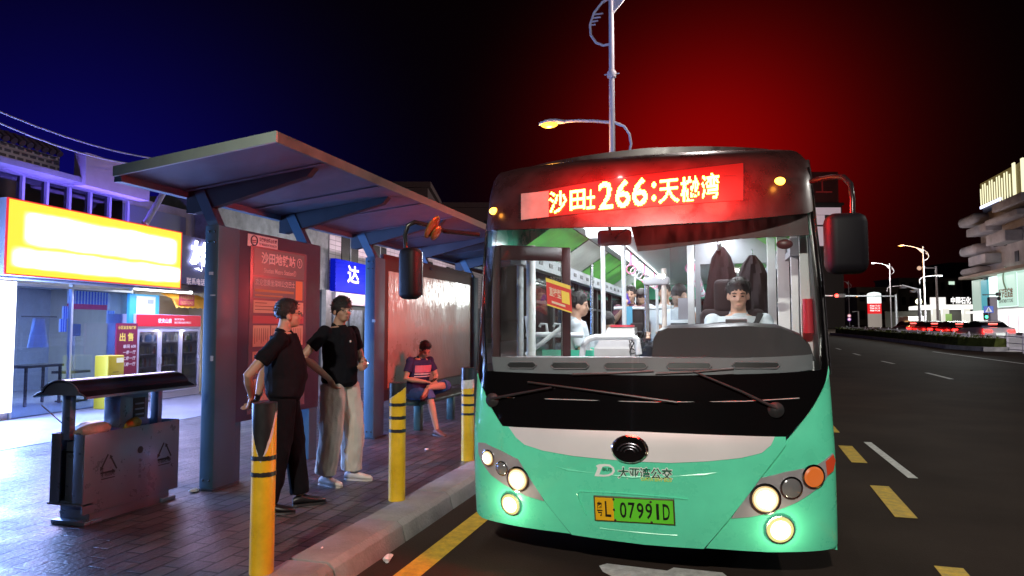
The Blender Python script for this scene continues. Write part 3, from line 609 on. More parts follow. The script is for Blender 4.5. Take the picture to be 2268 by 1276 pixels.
hd = fbox('header', mat('header_red', (.50, .012, .03), .4, emit=(1, .01, .05), es=.35), (xa+.02, 1.70, o), (xb-.02, 1.94, o+.012), fr)
b = MB(); letters(b, '农夫山泉', FM @ V((xa+.62, 1.765, o+.0135)), FE, (0, 0, 1), .105, .42, .03); letters(b, '我们不生产水', FM @ V((xa+1.12, 1.83, o+.0135)), FE, (0, 0, 1), .045, .32, .01); letters(b, '我们只是大自然的搬运工', FM @ V((xa+1.12, 1.76, o+.0135)), FE, (0, 0, 1), .045, .55, .01); b.build('header_lettering', mat('header_ink', (.8, .75, .75), .5, emit=(1, .9, .9), es=.5), hd)
bot = [mat('bottle_a', (.45, .5, .5), .3), mat('bottle_b', (.20, .30, .12), .3), mat('bottle_c', (.45, .12, .10), .3), mat('bottle_d', (.6, .55, .4), .3), mat('bottle_e', (.1, .18, .4), .3)]
for d in range(3):
    a = xa+.05+d*.645; c = a+.63
    df = MB()
    for p, q in (((a, .31, o-.01), (a+.045, 1.64, o+.02)), ((c-.045, .31, o-.01), (c, 1.64, o+.02)), ((a+.045, .31, o-.01), (c-.045, .36, o+.02)), ((a+.045, 1.59, o-.01), (c-.045, 1.64, o+.02))): df.box(p, q)
    dr = fput(df, 'cabinet_door', fcase, fr); fbox('door_pane', glass('cabinet_glass', (.9, .92, .95), .08, .02, .05), (a+.045, .36, o), (c-.045, 1.59, o+.006), dr); hx = c-.035 if d % 2 == 0 else a+.012; fbox('door_handle', mat('handle_grey', (.6, .6, .62), .4), (hx, .92, o+.02), (hx+.025, 1.06, o+.04), dr)
    for s in range(5):
        z = .34+s*.255; sf = fbox('shelf', fcase, (a, z, o-.60), (c, z+.015, o-.06), fr)
        for k in range(9):
            if random.random() < .12: continue
            x = a+.06+k*.064; hb = random.uniform(.14, .20); b = MB(); b.lathe([(.024, z+.016), (.026, z+.016+hb*.6), (.010, z+.016+hb*.85), (.010, z+.016+hb)], (x, 0, -.0), (0, 1, 0), 8)
            b.v = [V((p.x, p.y, o-.16+p.z)) for p in b.v]
            fput(b, 'bottle', bot[(k*3+s*2+d) % 5 if random.random() < .5 else (s+d) % 5], sf, smooth=True)
for d in range(2): lamp('cabinet_light', 'AREA', FM @ V((xa+.6+d*.8, 1.62, o-.25)), 5*SHOP_K, (.85, .85, 1), fr, .8, .1, aim=(0, 0, -1))
bn2 = thing('price_banner', 'dark red price board with yellow heading beside the drinks cabinet', 'price board')
x0, y1 = fl(258, 716, -10.85); x1, y0 = fl(300, 846, -10.85); o2 = .36
fbox('board', mat('banner_maroon', (.28, .015, .06), .5), (x0, y0, o2-.03), (x1, y1, o2), bn2)
b = MB(); w = x1-x0; h = y1-y0
for s, x, y, ww, hh in (('出', .14, .70, .28, .14), ('售', .52, .70, .28, .14)): letters(b, s, FM @ V((x0+w*x, y0+h*y, o2+.0015)), FE, (0, 0, 1), h*hh, w*ww, .03)
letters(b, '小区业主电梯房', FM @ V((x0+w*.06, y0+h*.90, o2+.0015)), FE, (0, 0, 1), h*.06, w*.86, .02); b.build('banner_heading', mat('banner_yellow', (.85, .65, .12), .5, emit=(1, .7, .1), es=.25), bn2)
b = MB()
for k, s in enumerate(('单间 600', '一房一厅', '二房一厅', '三房一厅')): letters(b, s, FM @ V((x0+w*.32, y0+h*(.58-k*.10), o2+.0015)), FE, (0, 0, 1), h*.065, w*.62, .02)
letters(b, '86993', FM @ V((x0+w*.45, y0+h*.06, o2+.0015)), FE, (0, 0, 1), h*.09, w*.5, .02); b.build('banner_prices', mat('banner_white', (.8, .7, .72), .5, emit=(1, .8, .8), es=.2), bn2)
ym = thing('vending_box', 'yellow self service box standing before the shop window', 'vending box')
x0, y1 = fl(240, 788, -10.7); x1, _ = fl(276, 788, -10.7)
b = MB(); b.rbox((x0, .156, .2), (x1, y1, .5), .02, 3); fput(b, 'body', mat('box_yellow', (.72, .52, .03), .4), ym, smooth=True)
fbox('screen', emat('box_screen', (.9, .9, .85), .8), (x0+.2, y1-.14, .5), (x1-.03, y1-.05, .505), ym)
b = MB()
for k in range(5): b.box((x0+.12, .35+k*.12, .5), (x0+.26+.05*(k % 2), .365+k*.12, .504))
fput(b, 'box_markings', mat('box_brown', (.35, .2, .03), .5), ym)
# inside the shop window
st = thing('striped_reflection', 'blue and white striped awning pelmet with a red hem inside the shop window', 'reflection')  # awning stripes mirrored in the glass, modelled as glowing strips
def stripes(u0, v0, u1, v1, n, X0, red=True):
    x0, y1 = fl(u0, v0, X0); x1, y0 = fl(u1, v1, X0); o = X0+11.2; B1, B2 = MB(), MB()
    for i in range(n):
        (B1 if i % 2 else B2).box((x0+(x1-x0)*i/n, y0, o), (x0+(x1-x0)*(i+1)/n, y1, o+.02))
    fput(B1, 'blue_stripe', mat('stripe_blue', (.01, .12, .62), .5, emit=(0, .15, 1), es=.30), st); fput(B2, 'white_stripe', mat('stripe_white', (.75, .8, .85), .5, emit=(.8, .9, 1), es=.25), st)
    return x0, y0, x1, o
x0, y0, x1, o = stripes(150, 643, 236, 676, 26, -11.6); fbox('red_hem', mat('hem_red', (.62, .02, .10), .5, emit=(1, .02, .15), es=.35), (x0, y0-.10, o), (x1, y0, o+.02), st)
stripes(138, 678, 150, 706, 6, -11.6); stripes(131, 706, 145, 735, 6, -11.6); stripes(236, 688, 252, 716, 7, -11.6)
for (u0, v0, u1, v1, m_, lb) in ((137, 733, 160, 770, 'stripe_blue', 'blue poster on the wall seen through the shop window, farthest left'), (160, 735, 188, 745, 'poster_grey', 'narrow dark notice on the rear wall inside the shop'), (196, 732, 246, 770, 'poster_paper', 'pale poster on the rear wall inside the shop')):
    frect('wall_poster', MATS[m_] if m_ != 'stripe_blue' else mat('poster_navy', (.03, .08, .4), .5), u0, v0, u1, v1, -15.48, .03, label=lb, cat='poster')
tb = thing('display_stand', 'slim display stand with a square card inside the shop window', 'display stand'); xs, ys = fl(160, 840, -12.4)
fbox('tray', MATS['bin_black'], (xs-.3, .75, -1.4), (xs+.25, .80, -1.0), tb); fbox('post', MATS['frame_alu'], (xs-.02, .17, -1.22), (xs+.02, 1.55, -1.18), tb); fbox('card', mat('card_navy', (.03, .08, .25), .5), (xs-.08, 1.5, -1.17), (xs+.12, 1.75, -1.15), tb); fbox('base', MATS['bin_black'], (xs-.2, .17, -1.4), (xs+.2, .2, -1.0), tb)
tb = thing('table', 'dark table inside the shop window near the glowing panel', 'table'); xs, ys = fl(80, 840, -12.6)
fbox('tabletop', MATS['bin_black'], (xs-.45, .9, -1.7), (xs+.45, .95, -1.2), tb)
for x, z in ((-.4, -1.65), (.36, -1.65), (-.4, -1.25), (.36, -1.25)): fbox('leg', MATS['bin_black'], (xs+x, .17, z), (xs+x+.04, .9, z+.04), tb)
cl = thing('hanging_shirt', 'pale shirt hanging on a rail inside the shop window', 'shirt'); xs, ys = fl(85, 720, -12.2)
b = MB(); rings = [[V((xs+cos(a)*(.12+.10*t*(1+.15*sin(5*a))), ys+.12-.55*t, -1.0+sin(a)*(.05+.03*sin(3*a)))) for a in [2*pi*i/20 for i in range(20)]] for t in (0, .12, .4, .7, 1)]; b.loft(rings); fput(b, 'cloth', mat('shirt_pale', (.55, .6, .62), .8), cl, smooth=True)
fbox('rail', steel_dark, (xs-.35, ys+.15, -1.01), (xs+.4, ys+.17, -.99), cl)
# wires over the parapet, and a slanting pipe
for k, (a, c, lb) in enumerate((((0, 248), (352, 353), 'upper power cable slung above the shop parapet'), ((0, 273), (312, 366), 'lower power cable slung above the shop parapet'))):
    p, q = PF(a[0], a[1], -10.4), PF(c[0], c[1], -10.4); e = (q-p); P_ = [p+e*t+V((0, 0, -.10*(1-(2*t-1)**2))) for t in [-.3+i*.16 for i in range(12)]]
    b = MB(); b.tube(P_, .014, 6); b.build('power_cable', mat('cable_grey', (.35, .35, .4), .6), smooth=True, label=lb, cat='cable', group='cables over the shops')
b = MB(); p, q = PF(368, 416, -10.6), PF(322, 496, -10.6); b.cyl(p, q, .06, n=10); b.build('slanted_pipe', mat('pipe_grey', (.4, .38, .46), .6, var=.2), smooth=True, label='slanted grey pipe above the yellow sign, behind the shelter canopy', cat='pipe')
# ---- second building: rough render, and third: white tiles with a blue shop sign
b2 = thing('rendered_building', 'low rough grey rendered building seen behind the shelter', 'building')
om = mat('rough_olive_render', (.26, .27, .27), .95, var=.4, vscale=3, bump=.6, bscale=12)
fbox('wall', om, (5.62, 2.9, -6), (11.7, 4.95, -.03), b2); fbox('pier', mat('pier_white', (.55, .54, .56), .8, var=.2), (11.3, .15, -.03), (11.7, 2.9, .12), b2); fbox('rear_wall', mat('dim_interior', (.16, .17, .2), .8), (5.62, .15, -4), (11.7, 2.9, -3.9), b2)
fbox('floor_slab', MATS['shop_floor'], (5.62, .15, -3.9), (11.7, .17, -.03), b2)
frect('upper_window', mat('window_dull', (.10, .11, .18), .3), 372, 458, 440, 520, -11.2, .03, b2, out=.02) if False else None
fbox('upper_window', mat('window_dull', (.12, .13, .22), .3), (3.2, 3.45, -.5), (5.2, 4.3, -.45), shop); fbox('upper_side_wall', wallm, (2.9, 2.9, -6.8), (3.0, 4.6, -.3), shop); fbox('recessed_wall', wallm, (3.0, 3.35, -.7), (5.6, 4.5, -.52), shop)
sp_ = mat('shelf_goods', (.35, .34, .36), .6, var=.6, vscale=9)
for k in range(5): fbox('goods_shelf', sp_, (8.2, .35+k*.45, -2.2), (11.2, .65+k*.45, -1.8), b2)
lamp('shop_light', 'AREA', FM @ V((9.6, 2.8, -1.5)), 40*SHOP_K, (.8, .85, 1), b2, 2, .4, aim=(0, 0, -1))
b3 = thing('tiled_building', 'white tiled building with dark windows behind the shelter advert', 'building')
def tiles():
    m = mat('white_tiles', (.62, .55, .58), .3, bump=0); nt = m.node_tree; N = nt.nodes; L = nt.links; tc = N.new('ShaderNodeTexCoord'); k = N.new('ShaderNodeTexBrick'); k.offset = 0
    k.inputs['Scale'].default_value = 1; k.inputs['Brick Width'].default_value = .45; k.inputs['Row Height'].default_value = .16; k.inputs['Mortar Size'].default_value = .012; k.inputs['Color1'].default_value = (.60, .53, .57, 1); k.inputs['Color2'].default_value = (.52, .46, .50, 1); k.inputs['Mortar'].default_value = (.22, .18, .20, 1)
    L.new(tc.outputs['Object'], k.inputs[0]); L.new(k.outputs['Color'], N['Principled BSDF'].inputs['Base Color']); return m
b = MB(); b.box((0, 0, -6), (22, 2.2, 0)); w3 = b.build('wall', tiles(), b3); w3.matrix_local = FM @ Matrix.Translation(V((11.72, 2.85, 0)))
for x in (12.6, 15.3, 18.2, 21.3, 25, 29): 
    wq = fbox('window', mat('window_black', (.02, .018, .025), .2), (x, 3.75, .0), (x+1.35, 4.85, .03), b3); fbox('window_frame', MATS['frame_alu'], (x+.65, 3.75, .03), (x+.70, 4.85, .05), wq)
fbox('fascia', mat('fascia_white', (.62, .58, .62), .6), (11.72, 2.45, .0), (18, 2.85, .25), b3)
fbox('shopfront', mat('shopfront_dark', (.10, .11, .15), .3), (11.72, .15, -.4), (33, 2.85, -.05), b3)
for i in range(4): fbox('shop_display', mat('display_mix', (.3, .36, .45), .4, var=.7, vscale=5, emit=(.5, .6, .8), es=.06), (12.1+i*1.3, .5, -.04), (13.1+i*1.3, 2.3, .0), b3)
bs_ = thing('blue_sign', 'bright blue ribbed shop sign with white characters behind the standing man', 'shop sign')
x0, y1 = fl(738, 572, -11.0); fbox('board', mat('sign_blue', (.004, .012, .42), .6, spec=.05, emit=(0, .01, 1), es=.16), (x0, 2.88, .10), (x0+5.5, y1, .28), bs_)
for i in range(9): fbox('rib', MATS['sign_blue'], (x0, 2.92+i*.125, .28), (x0+5.5, 2.95+i*.125, .30), bs_)
b = MB(); letters(b, '达', FM @ V((x0+.85, 3.20, .315)), FE, (0, 0, 1), .62, .95, .025); letters(b, '利', FM @ V((x0+2.6, 3.20, .315)), FE, (0, 0, 1), .62, .95, .025); letters(b, '商行', FM @ V((x0+3.9, 3.20, .315)), FE, (0, 0, 1), .6, 1.5, .02); b.build('sign_characters', mat('sign_char_white', (.8, .8, .82), .5, emit=(1, .95, 1), es=.45), bs_)
for x in (13.5, 18, 24): lamp('added_tile_wash', 'AREA', FM @ V((x, 2.95, 1.3)), 70*SHOP_K, (1, .78, .88), b3, 3.5, .2, aim=FN*-.75+V((0, 0, .65)))  # unseen washes added to brighten the white tiled wall
lamp('added_render_wash', 'AREA', FM @ V((8.6, 2.9, 1.4)), 45*SHOP_K, (.8, .85, 1), b2, 4, .2, aim=FN*-.75+V((0, 0, .65)))  # another added wash, lifting the rendered wall
# ================================================================== BUS
bus = thing('city_bus', 'mint green city bus with glowing route sign stopped at the kerb', 'bus', (-.52, 10, 0))
BI = Matrix.Translation(V((.52, -10, 0)))
def bput(b, name, m, parent=None, **k):
    """build in world coordinates, stored relative to the bus (or to a part of the bus at its origin)"""
    b.v = [BI @ p for p in b.v]; return b.build(name, m, parent or bus, **k)
YT = [(.18, 4.62), (.3, 4.58), (.5, 4.55), (.8, 4.535), (.96, 4.54), (1.0, 4.55), (1.35, 4.60), (2.0, 4.70), (2.5, 4.80), (2.75, 4.88), (2.9, 4.99), (2.98, 5.12), (3.04, 5.36), (3.06, 5.7)]
def lerpT(T, z):
    if z <= T[0][0]: return T[0][1]
    for (a, p), (c, q) in zip(T, T[1:]):
        if z <= c: return p+(q-p)*(z-a)/(c-a)
    return T[-1][1]
def bhw(z): return 1.235-.03*max(0, (z-.9))/2
def bxc(z): return -.52-.03*max(0, z-.3)/2.6
def bsurf(th, z, d=0.):
    """bus front: th = angle round the front (-90..90 deg), z = height, d = distance outward"""
    f = lambda t, h: V((bxc(h)+bhw(h)*sin(t), lerpT(YT, h)+.30*(1-cos(t)), h))
    p = f(th, z)
    if d:
        e = .01; n = (f(min(th+e, pi/2), z)-f(max(th-e, -pi/2), z)).cross(f(th, z+e)-f(th, z-e)).normalized()
        if n.y > 0 and abs(th) < 1.5: n = -n
        p = p+n*d
    return p
def bs(u, v):
    d = ray(u, v); lo, hi = 3.5, 7.5
    for _ in range(40):
        y = (lo+hi)/2; t = y/d.y; x, z = d.x*t, CAM_H+d.z*t
        s = max(-1, min(1, (x-bxc(z))/bhw(z))); Y = lerpT(YT, z)+.30*(1-sqrt(max(0, 1-s*s)))
        if y < Y: lo = y
        else: hi = y
    t = lo/d.y; x, z = d.x*t, CAM_H+d.z*t
    return V((math.asin(max(-1, min(1, (x-bxc(z))/bhw(z)))), z))
def fpanel(name, m, px, d=0., t=.012, parent=None, tz=False, step=.07, smooth=True, **k):
    poly = px if tz else [bs(*p) for p in px]
    vs, es, fs = cdt(poly, step); b = MB()
    n = len(vs); cnt = {}
    for f in fs:
        for i in range(len(f)):
            e = (f[i], f[(i+1) % len(f)]); cnt[tuple(sorted(e))] = cnt.get(tuple(sorted(e)), 0)+1
    b.v = [bsurf(p[0], p[1], d) for p in vs]+[bsurf(p[0], p[1], d-t) for p in vs]
    b.f = [tuple(f) for f in fs]+[tuple(i+n for i in reversed(f)) for f in fs]+[(e[0], e[1], e[1]+n, e[0]+n) for e, c in cnt.items() if c == 1]
    b.mi = [0]*len(b.f)
    return bput(b, name, m, parent, smooth=smooth, ang=50, **k)
mint = mat('mint_paint', (.12, .74, .46), .28, coat=.6, var=.10, vscale=3.5, bump=.015, bscale=220)
gblack = mat('gloss_black', (.004, .0035, .004), .10, coat=.2)
dark = mat('dark_plastic', (.018, .018, .02), .45)
silver = mat('silver_trim', (.62, .60, .60), .32, .35)
chrome = mat('chrome', (.7, .7, .72), .15, 1.)
white_p = mat('interior_white', (.72, .72, .74), .5, var=.06)
grey_p = mat('interior_grey', (.34, .35, .38), .55, var=.12, vscale=4)
# ---- outer front
fpanel('corner_panel', mint, [(1000, 812), (1054, 826), (1060, 838), (1071, 866), (1092, 912), (1118, 952), (1207, 1111), (1264, 1182), (1160, 1168), (1068, 1147), (1000, 1120)])
fpanel('corner_panel', mint, [(1920, 806), (1836, 824), (1818, 873), (1779, 932), (1736, 982), (1685, 1052), (1562, 1214), (1700, 1223), (1848, 1214), (1920, 1205)])
fpanel('front_flap', mint, [(1112, 944), (1738, 968), (1739, 984), (1688, 1050), (1558, 1212), (1430, 1203), (1268, 1181), (1211, 1111), (1120, 958)], d=.018, t=.03)
fpanel('grille_strip', mat('brushed_silver', (.74, .71, .72), .35, .12, var=.05, vscale=1.2), [(1130, 946), (1420, 957), (1714, 968), (1705, 985), (1685, 1002), (1640, 1013), (1560, 1021), (1487, 1024), (1390, 1020), (1273, 1009), (1205, 997), (1165, 984), (1146, 968)], d=.024, t=.01)
fpanel('front_mask', gblack, [(1000, 812), (1056, 818), (1200, 827), (1450, 832), (1700, 827), (1834, 816), (1920, 806), (1834, 826), (1817, 873), (1778, 932), (1736, 972), (1440, 961), (1115, 948), (1093, 912), (1072, 866), (1058, 828)], d=-.004)
b = MB()                                                              # fine seam across the mask
b.tube([bsurf(*bs(u, v), .002) for u, v in ((1110, 880), (1250, 885), (1450, 891), (1650, 889), (1770, 882))], .0035, 6); bput(b, 'mask_seam', silver)
hdr = fpanel('header_panel', mat('header_red_glow', (.035, .012, .012), .3, coat=.2, var=.3, vscale=5), [(1000, 515), (1058, 512), (1200, 506), (1400, 502), (1600, 490), (1790, 472), (1920, 452), (1920, 345), (1784, 354), (1700, 330), (1560, 324), (1430, 328), (1300, 344), (1180, 368), (1092, 402), (1066, 428), (1000, 445)])  # red glow of the sign is put into the black header's colour
for nm, pl in (('windscreen_pillar', [(1000, 515), (1058, 512), (1074, 511), (1072, 600), (1074, 760), (1078, 828), (1056, 818), (1000, 812)]),
               ('windscreen_pillar', [(1920, 452), (1790, 472), (1797, 473), (1812, 600), (1822, 740), (1820, 817), (1834, 816), (1920, 806)])):
    fpanel(nm, gblack, pl, d=0)
b = MB(); b.tube([bsurf(*bs(u, v), .004) for u, v in ((1052, 420), (1049, 520), (1050, 640), (1054, 760), (1056, 820))], .009, 8); bput(b, 'pillar_trim', chrome, smooth=True)
b = MB(); b.tube([bsurf(*bs(u, v), .004) for u, v in ((1789, 372), (1803, 480), (1820, 620), (1834, 760), (1838, 830))], .009, 8); bput(b, 'pillar_trim', chrome, smooth=True)
fpanel('windscreen', glass('windscreen_glass', (.95, .97, .97), .03, .015, .02), [(1074, 511), (1200, 506), (1400, 502), (1600, 490), (1797, 473), (1812, 600), (1822, 740), (1820, 817), (1700, 827), (1450, 832), (1200, 827), (1078, 822), (1073, 760), (1071, 600)], d=-.006, t=.006)
gapm = mat('panel_gap', (.004, .006, .005), .8)
for pts in ([(1116, 951), (1165, 1040), (1210, 1111), (1267, 1182)], [(1737, 977), (1686, 1051), (1620, 1135), (1560, 1213)]):
    b = MB(); b.tube([bsurf(*bs(u, v), .004) for u, v in pts], .0075, 6); bput(b, 'panel_gap', gapm)
for pts in ([(1168, 1012), (1260, 1040), (1400, 1056), (1560, 1050), (1690, 1026)], [(1330, 1168), (1420, 1178), (1500, 1184)]):
    b = MB(); b.tube([bsurf(*bs(u, v), .012) for u, v in pts], [.004, .011, .012, .011, .004] if len(pts) == 5 else .009, 8); bput(b, 'body_crease', mint, smooth=True)
# ---- badge, lettering, plate
c0 = bs(1396, 993); C0 = bsurf(*c0, .026)
def onf(u, v, d=.02): return bsurf(*bs(u, v), d)
bx, bz = (onf(1420, 993, .026)-onf(1372, 993, .026)).normalized(), V((0, 0, 1))
BM_ = frame(C0, bx, bz)
b = MB(); b.lathe([(.118, 0), (.122, .012), (.112, .022), (.104, .016)], n=36, sy=.75); b.v = [BM_ @ p for p in b.v]
bdg = bput(b, 'badge', chrome, smooth=True)
b = MB(); b.lathe([(.106, .010), (.104, .018), (.0, .021)], n=36, sy=.75); b.v = [BM_ @ p for p in b.v]; bput(b, 'badge_disc', gblack, bdg, smooth=True)
b = MB()
for r, dy in ((.036, 0), (.058, .002), (.08, .004)):
    b.tube([BM_ @ V((cos(a)*r, sin(a)*r*.72-.024+dy, .024)) for a in [RD(12+i*156/14) for i in range(15)]], .0065, 8)
bput(b, 'badge_arc', mat('badge_arc_metal', (.12, .12, .14), .22, .9), bdg, smooth=True)
def bilin(q, x, y):                                                    # quad q: lower-left, lower-right, upper-right, upper-left pixels
    a = V(q[0]).lerp(V(q[1]), x); c = V(q[3]).lerp(V(q[2]), x); return a.lerp(c, y)
def sign_on_front(name, s, q, m, d, bold=0., parent=None):
    vs, fs, asp = glyphs(s, bold); b = MB(); b.add([onf(*bilin(q, p.x, p.y), d) for p in vs], fs); return bput(b, name, m, parent)
wl = mat('white_vinyl', (.8, .82, .8), .4); dg = mat('dark_green_vinyl', (.01, .10, .055), .4); lgv = mat('lime_vinyl', (.55, .70, .12), .4)
Qc = [(1370, 1057), (1489, 1061), (1489, 1036), (1370, 1033)]
sign_on_front('operator_name_edge', '大亚湾公交', [(1368, 1059), (1491, 1063), (1491, 1034), (1368, 1031)], wl, .0195, .055)
sign_on_front('operator_name', '大亚湾公交', Qc, dg, .0205, .018)
sign_on_front('operator_name_latin', 'DAYA BAY BUS', [(1421, 1063), (1488, 1066), (1488, 1057.5), (1421, 1055)], lgv, .0212, .03)
b = MB()                                                               # round D-shaped emblem with a leaf and the word BUS
fl = lambda u, v, d=.0205: onf(u, v, d)
out = [(1330+x, 1040+y) for x, y in ((-12, 13), (-8, 3), (-5, -5), (-9, -10), (-2, -13), (10, -14), (22, -13), (31, -6), (33, 2), (29, 9), (20, 13), (8, 14))]
inn = [(1330+x, 1040+y) for x, y in ((-1, 9), (1, 3), (4, -4), (6, -8), (12, -9), (20, -8.5), (27, -4), (28, 2), (25, 6), (18, 9), (8, 10))]
vs, es, fs = cdt(out, 4); b.add([fl(*p) for p in vs], fs); bput(b, 'operator_emblem', wl)
vs, es, fs = cdt(inn, 4); b = MB(); b.add([fl(p[0], p[1], .0212) for p in vs], fs); bput(b, 'operator_emblem_field', mint)
sign_on_front('operator_emblem_word', 'BUS', [(1336, 1042), (1356, 1042.6), (1356, 1034.6), (1336, 1034)], dg, .0222, .03)
b = MB()                                                               # pressed outline above the plate
b.tube([fl(u, v, .02) for u, v in ((1300, 1138), (1285, 1110), (1281, 1092), (1285, 1086), (1380, 1091), (1480, 1099), (1524, 1104))], .006, 6); bput(b, 'plate_recess', mint, smooth=True)
PLQ = [(1321, 1148), (1494, 1158), (1491, 1103), (1318, 1097)]
def plate():
    o = [onf(*p, .03) for p in PLQ]; M = frame(o[0], o[1]-o[0], o[3]-o[0]); w, h = (o[1]-o[0]).length, (o[3]-o[0]).length
    b = MB(); b.rbox((-.006, -.006, -.012), (w+.006, h+.006, 0), .004, 2, M); p = bput(b, 'number_plate', mat('plate_rim', (.06, .06, .02), .4))
    b = MB(); b.box((w*.245, .004, 0), (w-.004, h-.004, .002), M); bput(b, 'plate_green_field', mat('plate_green', (.12, .62, .03), .4), p)
    b = MB(); b.box((.004, .004, 0), (w*.245, h-.004, .002), M); bput(b, 'plate_yellow_field', mat('plate_yellow', (.75, .42, .01), .4), p)
    blk = mat('plate_black', (.008, .008, .008), .4); b = MB(); T = lambda x0, y0: (lambda x, y: M @ V((x0+x, y0+y, .0035)))
    letters(b, '粤', 0, 0, 0, h*.62, w*.07, .01, T(w*.03, h*.2)); letters(b, 'L', 0, 0, 0, h*.66, w*.075, .012, T(w*.135, h*.18))
    for i, ch in enumerate('07991D'): letters(b, ch, 0, 0, 0, h*.66, w*(.085 if ch != '1' else .034), .012, T(w*(.325+i*.108+(.026 if ch == '1' else 0)), h*.17))
    bput(b, 'plate_characters', blk, p)
    b = MB()
    for x, y in ((.25, .93), (.72, .9), (.26, .07), (.72, .06), (.25, .5)): b.lathe([(.008, .002), (.008, .006), (.003, .008)], M @ V((w*x, h*y, 0)), M.to_3x3() @ V((0, 0, 1)), 10)
    bput(b, 'plate_bolt', chrome, p, smooth=True)
plate()
# ---- headlights
hl_on = emat('headlamp_glow', (1, .88, .6), 16); hl_rim = emat('headlamp_rim', (1, .66, .26), .7); hl_mid = emat('headlamp_mid', (1, .82, .42), 1.7); fog_on = emat('foglamp_glow', (1, .88, .5), 9); amber_on = emat('indicator_glow', (1, .20, .02), .6)
clear = mat('clear_lens', (.35, .35, .36), .12, .6); house = mat('headlamp_housing', (.42, .40, .42), .35, .3, var=.15, vscale=8)
def headlamp(poly, lamps):
    h = fpanel('headlight', house, poly, d=.010, t=.03)
    for u, v, r, ry, m, nm, aimx in lamps:
        c = onf(u, v, .010); n = (onf(u, v, .06)-c).normalized(); k = (c-V((0, 0, CAM_H))).length/1500
        b = MB(); b.lathe([(r*k*1.16, 0), (r*k*1.2, .012), (r*k*1.02, .016)], c, n, 24, (0, 0, 1)); bput(b, 'lamp_ring', chrome, h, smooth=True)
        lit = m in (hl_on, amber_on); b = MB(); b.lathe([(r*k*1.03, .004), (r*k*1.0, .016), (r*k*.80, .024)]+([(r*k*.6, .020), (0, .018)] if lit else [(0, .030)]), c, n, 24, (0, 0, 1)); lp = bput(b, nm, hl_rim if m is hl_on else m, h, smooth=True)
        if m is hl_on: b = MB(); b.lathe([(r*k*.90, .0215), (r*k*.80, .0245), (r*k*.66, .028)], c, n, 22, (0, 0, 1)); bput(b, 'reflector_glow', hl_mid, lp, smooth=True); b = MB(); b.lathe([(r*k*.68, .0282), (0, .034)], c, n, 20, (0, 0, 1)); bput(b, 'bulb_glow', hl_on, lp, smooth=True)
headlamp([(1061, 980), (1075, 981), (1110, 998), (1157, 1021), (1180, 1060), (1206, 1109), (1168, 1098), (1125, 1077), (1090, 1052), (1070, 1025), (1062, 1004)],
         [(1085, 1013, 15, 20, hl_on, 'indicator_lamp', 0), (1115, 1036, 13, 13, clear, 'side_lamp', 0), (1150, 1060, 23, 25, hl_on, 'main_lamp', 0)])
headlamp([(1619, 1147), (1645, 1108), (1678, 1060), (1740, 1045), (1810, 1029), (1836, 1010), (1843, 1004), (1843, 1030), (1825, 1063), (1806, 1083), (1759, 1114), (1701, 1136), (1660, 1144)],
         [(1693, 1103, 26, 24, hl_on, 'main_lamp', 0), (1750, 1079, 19, 18, clear, 'side_lamp', 0), (1798, 1054, 20, 17, amber_on, 'indicator_lamp', 0)])
fpanel('side_reflector', mat('red_reflector', (.5, .05, .02), .25, emit=(1, .1, .02), es=.12), [(1826, 1022), (1842, 1006), (1846, 1020), (1842, 1042), (1830, 1052)], d=.014, t=.01)
for u, v, rx in ((1132, 1116, 22), (1727, 1172, 26)):
    c = onf(u, v, .004); n = (onf(u, v, .06)-c).normalized(); k = (c-V((0, 0, CAM_H))).length/1500
    b = MB(); b.lathe([(rx*k*1.10, 0), (rx*k*1.08, .008), (rx*k, .006)], c, n, 22, (0, 0, 1)); f = bput(b, 'fog_light', chrome, smooth=True)
    b = MB(); b.lathe([(rx*k, .006), (rx*k*.74, .015)], c, n, 22, (0, 0, 1)); fl_ = bput(b, 'fog_lamp', emat('fog_rim', (.95, .9, .3), .9), f, smooth=True)
    b = MB(); b.lathe([(rx*k*.74, .0152), (0, .022)], c, n, 22, (0, 0, 1)); bput(b, 'bulb_glow', fog_on, fl_, smooth=True)
for u, v in ((1150, 1060), (1693, 1103)):
    p = BI @ onf(u, v, .12); lamp('headlight_beam', 'SPOT', p, 26, (1, .9, .7), bus, .05, aim=(0, -1, -.30), spot=RD(110), blend=.8)
for u, v in ((1132, 1116), (1727, 1172)):
    p = BI @ onf(u, v, .10); lamp('fog_light_beam', 'POINT', p, 2.2, (1, .9, .6), bus, .03)
# ---- wipers
def wiper(pivot, arm, blade):
    b = MB(); c = onf(*pivot, .004); b.lathe([(.05, 0), (.05, .012), (.02, .03), (0, .034)], c, (0, -1, .1), 18); b.tube([onf(*p, .03) for p in arm], [.011, .009, .007][:len(arm)], 8)
    w = bput(b, 'wiper', dark, smooth=True); b = MB(); b.tube([onf(*p, .022) for p in blade], .009, 8); bput(b, 'wiper_blade', mat('rubber_black', (.012, .012, .013), .35), w, smooth=True)
wiper((1718, 908), [(1718, 906), (1640, 868), (1535, 824)], [(1452, 829), (1540, 825), (1624, 818)])
wiper((1092, 886), [(1092, 884), (1160, 871), (1225, 859)], [(1172, 847), (1330, 868), (1500, 892)])
b = MB(); b.tube([onf(u, v, .014) for u, v in ((1269, 830), (1360, 828), (1448, 823))], .008, 8); bput(b, 'wiper_rest', dark, smooth=True)
